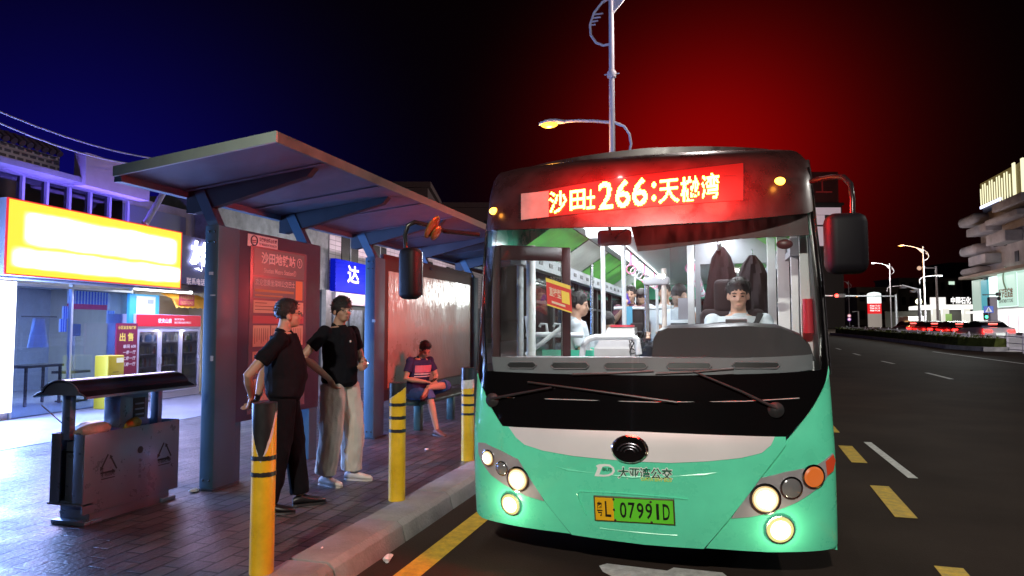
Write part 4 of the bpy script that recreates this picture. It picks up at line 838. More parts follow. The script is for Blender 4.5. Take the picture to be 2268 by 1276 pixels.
# ---- LED route display
SQ = [(1155, 489), (1646, 444), (1646, 362), (1155, 430)]
LEDQ = [(1190, 484), (1646, 444), (1646, 362), (1190, 426)]
disp = fpanel('route_display', mat('led_board', (.02, .005, .005), .5, emit=(1, .006, .003), es=.5), LEDQ, d=.004, t=.02)
fpanel('display_blank_end', mat('display_blank', (.30, .26, .22), .6, var=.2, vscale=10), [(1155, 488), (1216, 481), (1216, 424), (1155, 430)], d=.007, t=.01, parent=disp)
def led_text(blocks):
    b = MB()
    for s, q, nx, ny in blocks:
        vs, fs, asp = glyphs(s, .012)
        tris = [(vs[f[0]], vs[f[i]], vs[f[i+1]]) for f in fs for i in range(1, len(f)-1)]
        for i in range(nx):
            for j in range(ny):
                x, y = (i+.5)/nx, (j+.5)/ny; hit = False
                for A, B_, C_ in tris:
                    d1 = (x-B_.x)*(A.y-B_.y)-(A.x-B_.x)*(y-B_.y); d2 = (x-C_.x)*(B_.y-C_.y)-(B_.x-C_.x)*(y-C_.y); d3 = (x-A.x)*(C_.y-A.y)-(C_.x-A.x)*(y-A.y)
                    if not ((d1 < 0 or d2 < 0 or d3 < 0) and (d1 > 0 or d2 > 0 or d3 > 0)): hit = True; break
                if hit:
                    g = .5; b.quad(*[onf(*bilin(q, (i+.5+g*sx)/nx, (j+.5+g*sy)/ny), .010) for sx, sy in ((-1, -1), (1, -1), (1, 1), (-1, 1))])
    bput(b, 'route_lettering', emat('led_amber', (1, .66, .08), 15), disp)
led_text([('沙', [(1217, 475), (1256, 471), (1256, 423), (1217, 427)], 17, 18), ('田', [(1263, 468), (1297, 464), (1297, 420), (1263, 424)], 13, 15), ('土', [(1300, 465), (1318, 463), (1318, 421), (1300, 423)], 7, 15),
          ('2', [(1327, 466), (1358, 463), (1358, 402), (1327, 406)], 12, 20), ('6', [(1364, 463), (1396, 459), (1396, 398), (1364, 402)], 12, 20), ('6', [(1401, 459), (1434, 455), (1434, 394), (1401, 398)], 12, 20),
          (':', [(1444, 447), (1453, 446), (1453, 404), (1444, 405)], 4, 13), ('天', [(1459, 453), (1504, 449), (1504, 396), (1459, 401)], 17, 18), ('樾', [(1508, 449), (1548, 445), (1548, 390), (1508, 395)], 17, 20), ('湾', [(1553, 444), (1592, 440), (1592, 384), (1553, 389)], 17, 20)])
for u, p in ((1290, 2.5), (1350, 4), (1430, 5), (1510, 5), (1590, 4)):
    lamp('sign_glow', 'POINT', BI @ onf(u, 430, .19), p*SIGN_K, (1, .012, .008), bus, .10)  # red points added ahead of the sign so the header glows
lamp('display_lamp', 'POINT', BI @ onf(1372, 388, .04), .5, (1, .95, .9), bus, .02)
for u, v in ((1094, 468), (1727, 402)):
    c = onf(u, v, 0); b = MB(); b.lathe([(.028, 0), (.028, .01), (.018, .022), (0, .026)], c, (0, -1, .1), 16, (0, 0, 1), 1.25); bput(b, 'marker_light', emat('marker_glow', (1, .42, .04), 9), smooth=True)
    lamp('marker_glow', 'POINT', BI @ (c+V((0, -.08, 0))), .35, (1, .35, .04), bus, .02)
# unseen kerb-side route display, added to light the waiting men red
b = MB(); b.box((-1.815, 7.5, 2.36), (-1.785, 9.0, 2.66)); sdp = bput(b, 'unseen_side_display', mat('unseen_display_case', (.02, .02, .02), .4)); b = MB(); b.box((-1.822, 7.55, 2.40), (-1.816, 8.95, 2.62)); bput(b, 'unseen_display_board', MATS['led_board'], sdp)
lamp('unseen_display_light', 'AREA', BI @ V((-1.84, 8.25, 2.5)), SIDE_W, (1, .07, .05), bus, 1.4, .22, aim=(-1, -.1, -.35), spread=RD(140))
# ---- body sides, roof, rear
YB = 15.4
def side(sx):
    x = lambda z: bxc(z)+sx*bhw(z); b = MB(); nm = 'side_panel'
    yf = lambda z: lerpT(YT, z)+.30
    def wall(y0, y1, z0, z1, t=.05, m=mint, nm='side_panel'):
        b = MB(); A = [(x(z0), y0 or yf(z0), z0), (x(z0), y1, z0), (x(z1), y1, z1), (x(z1), y0 or yf(z1), z1)]
        b.add([V(p) for p in A]+[V((p[0]-sx*t, p[1], p[2])) for p in A], [(0, 1, 2, 3), (7, 6, 5, 4)]+[(i, 4+i, 4+(i+1) % 4, (i+1) % 4) for i in range(4)]); return bput(b, nm, m)
    d0 = 6.35 if sx < 0 else 0
    wall(d0, YB, .24, 1.22); wall(0, YB, 2.32, 2.72)
    edges = [5.9, 7.2, 8.6, 10.0, 11.4, 12.8, 14.2, 15.34]
    for i, y in enumerate(edges):
        if not (sx < 0 and i == 0): wall(y-.05, y+.05, 1.22, 2.32, .05, dark, 'window_pillar')
    if sx > 0: wall(0, 5.2, 1.22, 2.32, .05, dark, 'window_pillar')
    for a, c in zip(edges, edges[1:]):
        if sx < 0 and a < 6: a = 6.35
        b = MB(); b.box((x(1.8)-sx*.02-.004, a+.05, 1.24), (x(1.8)-sx*.02+.004, c-.05, 2.30)); bput(b, 'side_window', glass('tinted_glass', (.55, .6, .6), .06))
        b = MB(); b.box((x(1.8)-sx*.03-.012, a+.05, 1.92), (x(1.8)-sx*.03+.012, c-.05, 1.95)); bput(b, 'window_bar', dark)
for sx in (-1, 1): side(sx)
def arch(y, top, hw, z0=2.70, n=20):
    return [V((-.52-.028+hw*(abs(cos(a))**.45)*(1 if cos(a) > 0 else -1), y, z0+(top-z0)*(max(0, sin(a))**.62))) for a in [pi*i/n for i in range(n+1)]]
b = MB(); R_ = [arch(5.14, 2.93, 1.16), arch(5.3, 3.0, 1.195), arch(5.7, 3.05, 1.205), arch(15.0, 3.05, 1.205), arch(15.42, 2.95, 1.18)]
b.loft(R_); bput(b, 'roof', mat('roof_paint', (.012, .014, .014), .3, coat=.3), smooth=True)
b = MB(); b.rbox((-.3-.8, 8.0, 3.04), (.6-.8+.6, 11.0, 3.2), .06, 3); bput(b, 'roof_unit', dark, smooth=True)
b = MB(); b.box((-1.74, YB-.05, .24), (.68, YB, 1.3)); b.box((-1.72, YB-.05, 2.3), (.66, YB, 2.74)); b.box((-1.74, YB-.05, 1.3), (-1.5, YB, 2.3)); b.box((.44, YB-.05, 1.3), (.68, YB, 2.3)); bput(b, 'rear_panel', mint)
b = MB(); b.box((-1.5, YB-.03, 1.3), (.44, YB-.02, 2.3)); bput(b, 'rear_window', glass('dark_rear_glass', (.2, .22, .22), .08))
tyre = mat('tyre_rubber', (.015, .015, .015), .8); rim = mat('wheel_rim', (.35, .35, .36), .4, .7)
for x, y in ((-1.6, 7.4), (.56, 7.4), (-1.6, 12.9), (.56, 12.9)):
    b = MB(); b.lathe([(.30, -.14), (.46, -.13), (.485, -.09), (.485, .09), (.46, .13), (.30, .14)], (x, y, .485), (1, 0, 0), 28); w = bput(b, 'wheel', tyre, smooth=True)
    s = 1 if x > -.5 else -1; b = MB(); b.lathe([(.30, .0), (.29, .10), (.15, .12), (.12, .16), (0, .17)], (x, y, .485), (s, 0, 0), 20); bput(b, 'wheel_rim', rim, w, smooth=True)
b = MB(); b.box((-1.62, 5.0, .22), (.58, 15.2, .30)); bput(b, 'underbody', dark)
# ---- mirrors
def mirror(c, sz, armpts, extra=None):
    b = MB(); M = Matrix.Translation(V(c)) @ Matrix.Rotation(RD(sz[3]), 4, 'Z')
    b.rbox((-sz[0]/2, -sz[1]/2, -sz[2]/2), (sz[0]/2, sz[1]/2, sz[2]/2), min(sz[:3])*.38, 5, M); m = bput(b, 'wing_mirror', mat('mirror_housing', (.006, .005, .008), .55, spec=.2, bump=.1, bscale=300), smooth=True, ang=80)
    b = MB(); b.tube(armpts, .017, 10); bput(b, 'mirror_arm', mat('black_tube', (.02, .02, .022), .25, .3), m, smooth=True)
    b = MB(); b.box((-sz[0]*.38, sz[1]/2-.006, -sz[2]*.42), (sz[0]*.38, sz[1]/2+.004, sz[2]*.42), M); bput(b, 'mirror_glass', chrome, m)
    return m
def at(u, v, y): return PY(u, v, y)
lm = mirror(at(909, 606, 4.6), (.165, .13, .385, -14), [at(899, 552, 4.6), at(897, 520, 4.6), at(903, 500, 4.6), at(918, 492, 4.62), at(945, 498, 4.7), at(985, 512, 4.78), at(1062, 520, 4.93)])
b = MB(); b.ell(at(957, 503, 4.58), (.020, .075, .095), Matrix.Rotation(RD(32), 3, 'Y'), 18, 10); b.ell(at(966, 516, 4.63), (.020, .06, .062), Matrix.Rotation(RD(34), 3, 'Y'), 18, 10)
bput(b, 'spot_mirror', mat('spot_mirror_shell', (.25, .16, .05), .2, .6), lm, smooth=True)
mirror(at(1873, 540, 4.62), (.245, .16, .38, 8), [at(1888, 488, 4.62), at(1888, 440, 4.62), at(1884, 408, 4.66), at(1868, 392, 4.75), at(1840, 392, 4.85), at(1796, 402, 5.0)])
# ---- interior of the bus
floor_m = mat('bus_floor', (.12, .13, .15), .5, var=.2, vscale=6)
b = MB(); b.box((-1.66, 5.15, .36), (.62, 15.3, .40)); bput(b, 'floor', floor_m)
ceil_m = mat('ceiling_panel', (.72, .74, .76), .45)
b = MB(); b.box((-1.30, 5.5, 2.62), (.26, 15.3, 2.66)); bput(b, 'ceiling', ceil_m)
green_ad = mat('green_advert', (.16, .62, .10), .45, var=.5, vscale=1.6)
for sx, xw, xc_ in ((-1, -1.68, -1.30), (1, .62, .26)):                # sloped coves carrying adverts and the perforated air duct below them
    for i in range(7):
        y0 = 5.75+i*1.36; b = MB(); b.quad((xw, y0, 2.36), (xc_, y0, 2.61), (xc_, y0+1.3, 2.61), (xw, y0+1.3, 2.36)); bput(b, 'ceiling_advert', green_ad if i % 3 != 1 else mat('pale_advert', (.75, .78, .7), .45, var=.3, vscale=2))
    b = MB(); b.box((min(xw, xw-sx*.09), 5.5, 2.22), (max(xw, xw-sx*.09), 15.3, 2.355)); d = bput(b, 'air_duct', grey_p)
    b = MB()
    for i in range(24):
        y = 5.7+i*.4; xx = xw-sx*.092; b.box((xx-.003, y, 2.27), (xx+.003, y+.14, 2.31))
    bput(b, 'air_slots', dark, d)
for x in (-1.08, .04):
    b = MB(); b.rbox((x-.09, 6.0, 2.585), (x+.09, 15.0, 2.618), .012, 2); bput(b, 'ceiling_light', emat('bus_tube', (.92, .96, 1), 5))
    for y in (7.0, 9.6, 12.4): lamp('ceiling_lamp', 'AREA', BI @ V((x, y, 2.575)), 22*BUS_K, (.93, .95, 1), bus, .18, 2.2, aim=(0, 0, -1))
b = MB(); b.rbox((-1.0, 5.30, 2.40), (-.55, 5.42, 2.47), .02, 3); bput(b, 'entry_light', emat('entry_glow', (.95, .97, 1), 3), smooth=True)
lamp('entry_lamp', 'AREA', BI @ V((-.85, 5.5, 2.36)), 16*BUS_K, (.94, .96, 1), bus, .5, .2, aim=(-.1, .25, -1))
lamp('cab_lamp', 'AREA', BI @ V((.1, 5.35, 2.38)), 8*BUS_K, (1, .82, .8), bus, .3, .15, aim=(0, .5, -1))
# cowl behind the windscreen with its five demister slots
fpanel('dashboard_cowl', mat('cowl_grey', (.20, .21, .23), .55, var=.12, vscale=5), [(1073, 788), (1290, 790), (1440, 790), (1650, 790), (1818, 782), (1819, 816), (1700, 826), (1450, 831), (1200, 826), (1078, 820)], d=-.07, t=.03)
for u0, u1, y0 in ((1112, 1180, 807), (1213, 1300, 808), (1333, 1432, 809), (1475, 1578, 809), (1625, 1735, 807)):
    r = 7; pts = [(u0+r, y0-r), (u1-r, y0-r+.5), (u1, y0), (u1-r, y0+r), (u0+r, y0+r), (u0, y0)]
    q = fpanel('demister_slot', dark, pts, d=-.060, t=.012, step=.03)
    b = MB(); b.tube([onf(u, v, -.060) for u, v in pts+pts[:1]], .005, 6); bput(b, 'slot_rim', mat('slot_rim_grey', (.2, .21, .23), .4), q, smooth=True)
b = MB(); b.add([onf(u, 789, -.075) for u in (1075, 1250, 1440, 1640, 1815)]+[V((x, 5.75, 1.43)) for x in (.60, -.0, -.52, -1.0, -1.62)], [(0, 1, 2, 3, 4, 5, 6, 7, 8, 9)]); bput(b, 'dashboard_shelf', grey_p)
b = MB(); b.box((-.95, 5.62, .4), (.60, 5.74, 1.42)); bput(b, 'dashboard_bulkhead', grey_p)
hp = [(1443, 795), (1447, 752), (1458, 734), (1478, 727), (1560, 726), (1650, 722), (1730, 727), (1770, 742), (1795, 768), (1806, 800)]
b = MB(); n = len(hp)
A = [PY(u, v, 5.0) for u, v in hp]; B_ = [p+V((0, .05, .015)) for p in A]; C_ = [p+V((0, .45, .03)) for p in A]
b.loft([A, B_, C_]); bput(b, 'instrument_hood', mat('hood_plastic', (.014, .013, .018), .42, bump=.1, bscale=200), smooth=True)
b = MB(); b.tube([PY(1610+62*cos(a), 733-16*sin(a), 5.48)+V((0, .13*sin(a), 0)) for a in [2*pi*i/24 for i in range(25)]], .016, 8); bput(b, 'steering_wheel', dark, smooth=True)
b = MB(); b.rbox(tuple(PY(1607, 724, 5.36)), tuple(PY(1655, 706, 5.36)+V((0, .05, 0))), .008, 2); bput(b, 'driver_display', mat('display_case', (.08, .08, .09), .4))
# sun visor and dark cab header hanging behind the windscreen
b = MB(); A = [PY(u, v, 5.02) for u, v in ((1396, 498), (1788, 468), (1792, 520), (1640, 528), (1440, 554), (1412, 556))]
b.prism([(i, 0) for i in range(6)], lambda i, _, d: A[i]+V((0, d, 0)), .03); bput(b, 'sun_visor', mat('visor_red_glow', (.05, .012, .013), .5, var=.3, vscale=6))  # sign's red glow painted into the visor colour
b = MB(); b.box((-.42, 5.1, 2.38), (.60, 5.6, 2.62)); bput(b, 'cab_header', mat('cab_header_dark', (.06, .02, .02), .6))
b = MB(); b.rbox(tuple(PY(1323, 545, 5.0)), tuple(PY(1398, 507, 5.0)+V((0, .04, 0))), .03, 4); bput(b, 'interior_mirror', mat('mirror_back_pink', (.42, .30, .30), .45), smooth=True)
b = MB(); b.tube([PY(1352, 520, 4.99), PY(1350, 505, 4.97), PY(1352, 490, 4.99)], .012, 8); b.tube([PY(1362, 528, 4.98), PY(1372, 518, 4.97), PY(1388, 508, 4.97)], .008, 8); bput(b, 'mirror_bracket', dark, smooth=True)
b = MB(); b.ell(PY(1738, 541, 5.0), (.055, .02, .035), None, 16, 10); bput(b, 'cab_mirror', mat('cab_mirror_back', (.07, .02, .025), .4), smooth=True)
# folded-in front door leaf on the kerb side
dA, dB = PY(1090, 545, 5.02), PY(1262, 541, 5.34); ux = (V((dB.x, dB.y, 0))-V((dA.x, dA.y, 0))); w = ux.length
M = frame((dA.x, dA.y, .42), ux, (0, 0, 1)); H_ = 1.90
b = MB()
for q in (((0, 0, -.02), (.06, H_, .02)), ((w-.07, 0, -.02), (w, H_, .02)), ((.06, H_-.11, -.02), (w-.07, H_, .02)), ((.06, 0, -.02), (w-.07, .09, .02))): b.box(*q, M)
door = bput(b, 'front_door', mat('door_black', (.035, .012, .014), .4), bevel=.006)
b = MB(); b.box((.06, .09, -.004), (w-.07, H_-.11, .004), M); bput(b, 'door_glass', glass('door_pane', (.9, .92, .9), .05, .02, .06), door)
b = MB(); letters(b, '2025', M @ V((w*.74, H_*.86, -.008)), ux, (0, 0, 1), .03, .09, .02); bput(b, 'year_sticker', mat('sticker_grey', (.4, .4, .42), .5), door)
b = MB(); b.box((.01, 1.22, -.025), (.05, 1.32, -.021), M); bput(b, 'door_sticker', mat('sticker_white', (.6, .6, .6), .5), door)
# frame posts by the door, partition, poles and rails
pole_m = mat('white_pole', (.70, .72, .76), .3, coat=.2); steel = mat('steel_pole', (.45, .47, .5), .25, .8)
def pole(u, v0, v1, y, r=.017, m=None, nm='grab_pole'):
    b = MB(); a = PY(u, v0, y); c = PY(u, v1, y); c.x = a.x; b.cyl(a, c, r, n=12); return bput(b, nm, m or pole_m, smooth=True)
pole(1335, 530, 745, 6.3, .022); pole(1381, 538, 750, 6.6, .022); pole(1470, 595, 735, 6.1, .022, mat('beige_pole', (.52, .47, .44), .35)); pole(1432, 610, 735, 6.1, .022, steel)
pole(1152, 560, 790, 5.7, .03, grey_p); pole(1176, 545, 790, 5.55, .04, white_p, 'door_post'); pole(1455, 640, 735, 7.2, .015); pole(1310, 545, 740, 8.5, .02, steel); pole(1290, 560, 735, 10.5, .02, steel); pole(1405, 560, 700, 10.5, .015)
b = MB(); b.rbox(tuple(PY(1424, 632, 6.06)), tuple(PY(1482, 612, 6.06)+V((0, .07, 0))), .02, 3); bput(b, 'pole_connector', grey_p, smooth=True)
for pts, y, r in (([(1166, 742), (1210, 741), (1292, 743)], 5.8, .022), ([(1165, 786), (1205, 756), (1246, 724)], 5.75, .02), ([(1289, 790), (1292, 766), (1303, 752), (1320, 747), (1400, 746), (1411, 752), (1415, 785)], 5.6, .026),
                  ([(1165, 700), (1170, 742)], 5.8, .015), ([(1360, 683), (1420, 683), (1478, 683)], 7.3, .016), ([(1195, 724), (1198, 718), (1210, 718), (1213, 742)], 6.4, .014), ([(1226, 724), (1229, 718), (1241, 718), (1244, 742)], 6.4, .014)):
    b = MB(); b.tube([PY(u, v, y) for u, v in pts], r, 10); bput(b, 'grab_rail', pole_m, smooth=True)
for x in (-.92, -.28):
    b = MB(); b.tube([V((x, 6.3, 2.60)), V((x, 6.36, 2.54)), V((x, 6.5, 2.52)), V((x, 14.6, 2.52))], .016, 10); bput(b, 'strap_rail', steel, smooth=True)
    for i in range(18):
        y = 7.6+i*.36; b = MB(); b.box((x-.014, y-.004, 2.37), (x+.014, y+.004, 2.52))
        b.tube([V((x+.05*cos(a), y, 2.325+.05*sin(a))) for a in [2*pi*k/12 for k in range(13)]], .008, 6)
        bput(b, 'hanging_strap', white_p if i % 4 else mat('strap_pink', (.75, .2, .35), .5))
b = MB(); b.tube([V((.02, 6.4, 2.6)), V((.02, 6.45, 2.45)), V((.02, 6.6, 2.42)), V((.02, 9.5, 2.42)), V((.02, 9.6, 2.5)), V((.02, 9.65, 2.6))], .018, 10); bput(b, 'ceiling_rail', pole_m, smooth=True)
fb = PY(1362, 755, 5.75)                                               # sloping fare box
b = MB(); b.box((fb.x-.17, 5.70, .4), (fb.x+.17, 6.0, 1.50)); b.add([V((fb.x-.17, 5.70, 1.50)), V((fb.x+.17, 5.70, 1.50)), V((fb.x+.17, 6.0, 1.50)), V((fb.x-.17, 6.0, 1.50)), V((fb.x-.06, 5.78, 1.68)), V((fb.x+.16, 5.78, 1.68)), V((fb.x+.16, 5.98, 1.68)), V((fb.x-.06, 5.98, 1.68))], [(0, 1, 5, 4), (1, 2, 6, 5), (2, 3, 7, 6), (3, 0, 4, 7), (4, 5, 6, 7)])
f = bput(b, 'fare_box', mat('farebox_grey', (.38, .36, .36), .4)); b = MB(); b.box((fb.x-.04, 5.77, 1.682), (fb.x+.15, 5.9, 1.70)); bput(b, 'fare_box_lid', mat('farebox_red', (.45, .03, .05), .4), f)
b = MB(); c = PY(1412, 762, 5.62)                                       # loose cables on the dashboard
for k in range(4): b.tube([c+V((.07*sin(i*.9+k), .03*cos(i*1.3+k*2), .10-.03*i+.03*sin(i*2+k))) for i in range(7)], .005, 6)
bput(b, 'cable', mat('rubber_black'), smooth=True)
# partition behind the driver, side trims
b = MB(); q = [PY(u, v, 6.75) for u, v in ((1524, 545), (1536, 545), (1536, 735), (1524, 735))]; b.box((q[3].x, 6.75, .4), (q[1].x, 6.83, 2.6)); bput(b, 'partition_post', white_p)
px0, px1 = PY(1484, 600, 6.78).x, PY(1524, 600, 6.78).x; b = MB(); b.box((px0, 6.78, 1.75), (px1, 6.79, 2.5)); bput(b, 'partition_glass', glass('partition_pane', (.85, .88, .9), .05, .05, .08))
b = MB(); b.box((px0, 6.77, .5), (px1, 6.80, 1.72)); bput(b, 'partition_panel', dark)
x0 = PY(1540, 600, 6.95).x; b = MB(); b.box((x0, 6.9, .4), (.62, 6.96, 1.72)); bput(b, 'cab_rear_panel', mat('cab_panel_brown', (.10, .05, .05), .6))
b = MB(); b.box((x0, 6.9, 2.3), (.62, 6.96, 2.62)); b.box((x0, 6.9, 1.72), (x0+.05, 6.96, 2.3)); bput(b, 'cab_rear_frame', grey_p)
b = MB(); b.box((x0+.05, 6.925, 1.72), (.55, 6.935, 2.3)); bput(b, 'cab_rear_glass', MATS['partition_pane'])
for u0, u1, y in ((1700, 1718, 6.3), (1722, 1748, 5.9), (1752, 1768, 5.55), (1772, 1800, 5.25)):
    a, c = PY(u0, 600, y), PY(u1, 600, y); b = MB(); b.box((a.x, y, 1.2), (c.x, y+.04, 2.5)); bput(b, 'cab_side_trim', white_p)
b = MB(); p = PY(1790, 700, 5.15); b.cyl(p+V((0, 0, -.12)), p+V((0, 0, .12)), .035, n=14); bput(b, 'fire_extinguisher', mat('extinguisher_red', (.55, .03, .05), .35), smooth=True)
# seats
def seat(x, y, face=-1, m=None):
    b = MB(); b.rbox((x-.2, y-.2, .80), (x+.2, y+.2, .88), .03, 3); s = bput(b, 'passenger_seat', m or mat('seat_shell', (.30, .36, .42), .5), smooth=True)
    b = MB(); yb = y+.2; b.rbox((x-.2, yb, .84), (x+.2, yb+.06, 1.46), .03, 3); bput(b, 'seat_back', MATS['seat_shell'] if not m else m, s, smooth=True)
    b = MB(); b.cyl((x, y, .4), (x, y, .8), .04, n=10); bput(b, 'seat_leg', dark, s)
for y in (8.3, 9.3, 10.3, 11.3, 12.3, 13.3):
    seat(-1.42, y); seat(.35, y); seat(-.08, y)
seat(-1.42, 7.15, m=mat('seat_green', (.05, .42, .28), .5))
b = MB(); M = Matrix.Translation(V((-1.35, 6.5, .4))); b.box((-.3, -.05, 0), (.25, .0, 1.06), M); bput(b, 'entry_screen', mat('screen_mint', (.05, .42, .28), .4))
# driver's seat
dx = PY(1625, 690, 6.05).x
b = MB(); b.rbox((dx-.25, 5.75, 1.02), (dx+.25, 6.2, 1.14), .05, 4); ds = bput(b, 'driver_seat', mat('driver_seat_cloth', (.022, .010, .012), .8), smooth=True)
b = MB(); b.rbox((dx-.28, 6.16, 1.10), (dx+.26, 6.30, 1.84), .06, 5); bput(b, 'seat_back', MATS['driver_seat_cloth'], ds, smooth=True)
b = MB(); b.rbox((dx-.16, 6.17, 1.80), (dx+.15, 6.28, 2.10), .05, 5); bput(b, 'headrest', MATS['driver_seat_cloth'], ds, smooth=True)
b = MB(); b.box((dx-.2, 5.8, .4), (dx+.2, 6.15, 1.02)); bput(b, 'seat_base', dark, ds)

# ---- things carried in the bus
def jacket(name, u, v0, v1, y, w, m, label):
    """garment hanging from a hook: pleated cone that widens downwards"""
    c = PY(u, v0, y); zb = PY(u, v1, y).z; b = MB(); rings = []
    for k in range(9):
        t = k/8; z = c.z+(zb-c.z)*t; r = .03+w*(t**.55); rings.append([V((c.x+cos(a)*r*(1+.10*sin(a*5+k*.4)), c.y+sin(a)*(.05+.05*t)*(1+.3*sin(a*7+k)), z)) for a in [2*pi*i/28 for i in range(28)]])
    b.loft(rings); o = b.build(name, m, smooth=True, label=label, cat='jacket'); b = MB(); b.tube([c+V((0, .04, .06)), c+V((0, 0, .05)), c], .008, 6); b.build('hook', steel, o); return o
jacket('jacket', 1597, 548, 726, 6.72, .17, mat('jacket_maroon', (.028, .008, .010), .9, var=.3), 'dark maroon jacket hanging to the left behind the bus driver')
jacket('jacket', 1666, 566, 726, 6.70, .19, mat('jacket_black', (.014, .006, .008), .9), 'black jacket with a hood hanging behind the bus driver’s shoulder')
c = PY(1412, 715, 7.35); b = MB(); b.rbox((c.x-.09, 7.3, c.z-.17), (c.x+.09, 7.44, c.z+.16), .045, 4)
o = b.build('backpack', mat('backpack_black', (.02, .012, .014), .7), smooth=True, label='black backpack standing beside a blue bag inside the bus', cat='backpack')
b = MB(); b.rbox((c.x-.07, 7.27, c.z-.13), (c.x+.07, 7.31, c.z), .02, 3); b.build('pocket', MATS['backpack_black'], o, smooth=True)
c = PY(1394, 712, 7.3); b = MB(); b.box((c.x-.035, 7.28, c.z-.15), (c.x+.035, 7.31, c.z+.16)); b.build('shopping_bag', mat('bag_blue', (.12, .42, .65), .5), label='light blue bag beside the black backpack in the bus', cat='bag')
c = PY(1513, 684, 6.6); b = MB(); b.box((c.x-.045, 6.6, c.z-.10), (c.x+.045, 6.63, c.z+.10)); o = b.build('notice_board', mat('notice_grey', (.40, .40, .46), .5), label='pale grey notice card upright at the cab partition', cat='notice')
# red notice behind the windscreen, hung on the door edge
q = [PY(u, v, 4.99) for u, v in ((1212, 676), (1267, 694), (1263, 633), (1209, 615))]
b = MB(); b.prism([(i, 0) for i in range(4)], lambda i, _, d: q[i]+V((0, d, 0)), .006); nb = b.build('windscreen_notice', mat('notice_red', (.62, .05, .05), .5, emit=(1, .1, .06), es=.15), label='small red and yellow notice hung inside the bus windscreen', cat='notice')
def inq(x, y, d=-.004): return q[0].lerp(q[1], x).lerp(q[3].lerp(q[2], x), y)+V((0, d, 0))
b = MB(); b.quad(inq(.0, .86), inq(1, .86), inq(1, 1), inq(0, 1)); b.quad(inq(0, 0), inq(1, 0), inq(1, .05), inq(0, .05)); b.quad(inq(.62, .28), inq(.94, .28), inq(.94, .72), inq(.62, .72)); b.build('notice_band', mat('notice_yellow', (.85, .75, .12), .5, emit=(1, .8, .1), es=.15), nb)
vs, fs, _ = glyphs('直接型', .02); b = MB(); b.add([inq(.12+p.x*.48, .38+p.y*.34) for p in vs], fs)
b.quad(inq(.2, .14), inq(.75, .14), inq(.75, .22), inq(.2, .22)); b.build('notice_lettering', mat('notice_white', (.85, .8, .6), .5), nb)
# ================================================================== STREET LAMPS AND THE FAR SIDE OF THE ROAD
FH = V((-sin(RD(16.9)), cos(RD(16.9)), 0))
def PD(u, v, D): d = ray(u, v); t = D/(d.x*FH.x+d.y*FH.y); return V((d.x*t, d.y*t, CAM_H+d.z*t))
def base(u, D): p = PD(u, 725, D); return V((p.x, p.y, gz(p.y)))
pole_w = mat('lamp_pole_white', (.62, .58, .62), .4, var=.08)
amber_l = emat('sodium_lamp', (1, .36, .03), 4.5); white_l = emat('white_lamp', (1, .97, .92), 16); off_l = mat('lamp_lens_off', (.5, .5, .5), .3)
def street_lamp(p, label, flip=1, up=white_l, low=amber_l, group='street lamps along the road', pw=(0, 0), rz=0, cone=150, bl=.6):
    """white pole; long upper arm to +x with a loop behind it, lower arm to -x with a small loop (flip mirrors it)"""
    o = thing('street_lamp', label, 'street lamp', p, rz, group); f = flip
    b = MB(); b.cyl((0, 0, 0), (0, 0, .35), .14, n=12); b.cyl((0, 0, .35), (0, 0, 10.6), .105, .065, n=14); b.lathe([(.11, 0), (.125, .03), (.125, .14), (.11, .17)], (0, 0, 8.02), n=14)
    b.box((-.2, -.012, 8.1), (.2, .012, 8.13)); b.build('pole', pole_w, o, smooth=True)
    b = MB(); b.tube([V((f*x, 0, z)) for x, z in ((-.02, 8.92), (-.22, 8.90), (-.42, 9.0), (-.56, 9.22), (-.58, 9.5), (-.47, 9.8), (-.25, 10.05), (.0, 10.17), (.6, 10.42), (1.3, 10.65), (2.0, 10.75))], [.035]*7+[.05, .05, .04, .035], 8)
    b.add([V((f*x, y, z)) for x, z in ((.06, 9.72), (.06, 10.16), (.75, 10.45)) for y in (-.03, .03)], [(0, 2, 4), (1, 5, 3), (0, 1, 3, 2), (2, 3, 5, 4), (4, 5, 1, 0)])
    for k in range(4): b.box(tuple(sorted((f*(-.56+.02*k), f*(-.43+.07*k)))[:1])+(-.02, 9.47+.09*k), tuple(sorted((f*(-.56+.02*k), f*(-.43+.07*k)))[1:])+(.02, 9.50+.09*k))
    b.build('upper_arm', pole_w, o, smooth=True)
    b = MB(); b.tube([V((f*x, 0, z)) for x, z in ((.46, 6.05), (.50, 6.25), (.46, 6.5), (.32, 6.72), (.08, 6.83), (-.5, 6.93), (-1.0, 6.98), (-1.35, 6.98))], [.035]*4+[.042]*4, 8); b.build('lower_arm', pole_w, o, smooth=True)
    for nm, x, z, s, m in (('upper_head', 2.0, 10.78, 1, up), ('lower_head', -1.35, 6.98, -1, low)):
        b = MB(); b.tube([V((f*(x+s*q), 0, z+dz)) for q, dz in ((-.05, 0), (.05, .01), (.2, .03), (.42, .03), (.62, 0), (.68, -.02))], [.05, .07, .12, .14, .10, .03], 12, ry=[.05, .06, .07, .07, .05, .02], ref=(0, 1, 0)); h = b.build(nm, pole_w, o, smooth=True)
        b = MB(); b.ell((f*(x+s*.38), 0, z-.035), (.25, .13, .10), None, 14, 8); b.build('lamp_glass', m, h, smooth=True)
    if pw[0]: lamp('upper_lamp_light', 'SPOT', (f*2.4, 0, 10.6), pw[0], (1, .93, .82), o, .25, aim=(pw[2] if len(pw) > 2 else (0, 0, -1)), spot=RD(cone), blend=bl)
    if pw[1]: lamp('lower_lamp_light', 'POINT', (f*-1.75, 0, 6.72), pw[1], (1, .42, .08), o, .12)
    return o
LB = V((-2.63, 17.9, gz(17.9)))
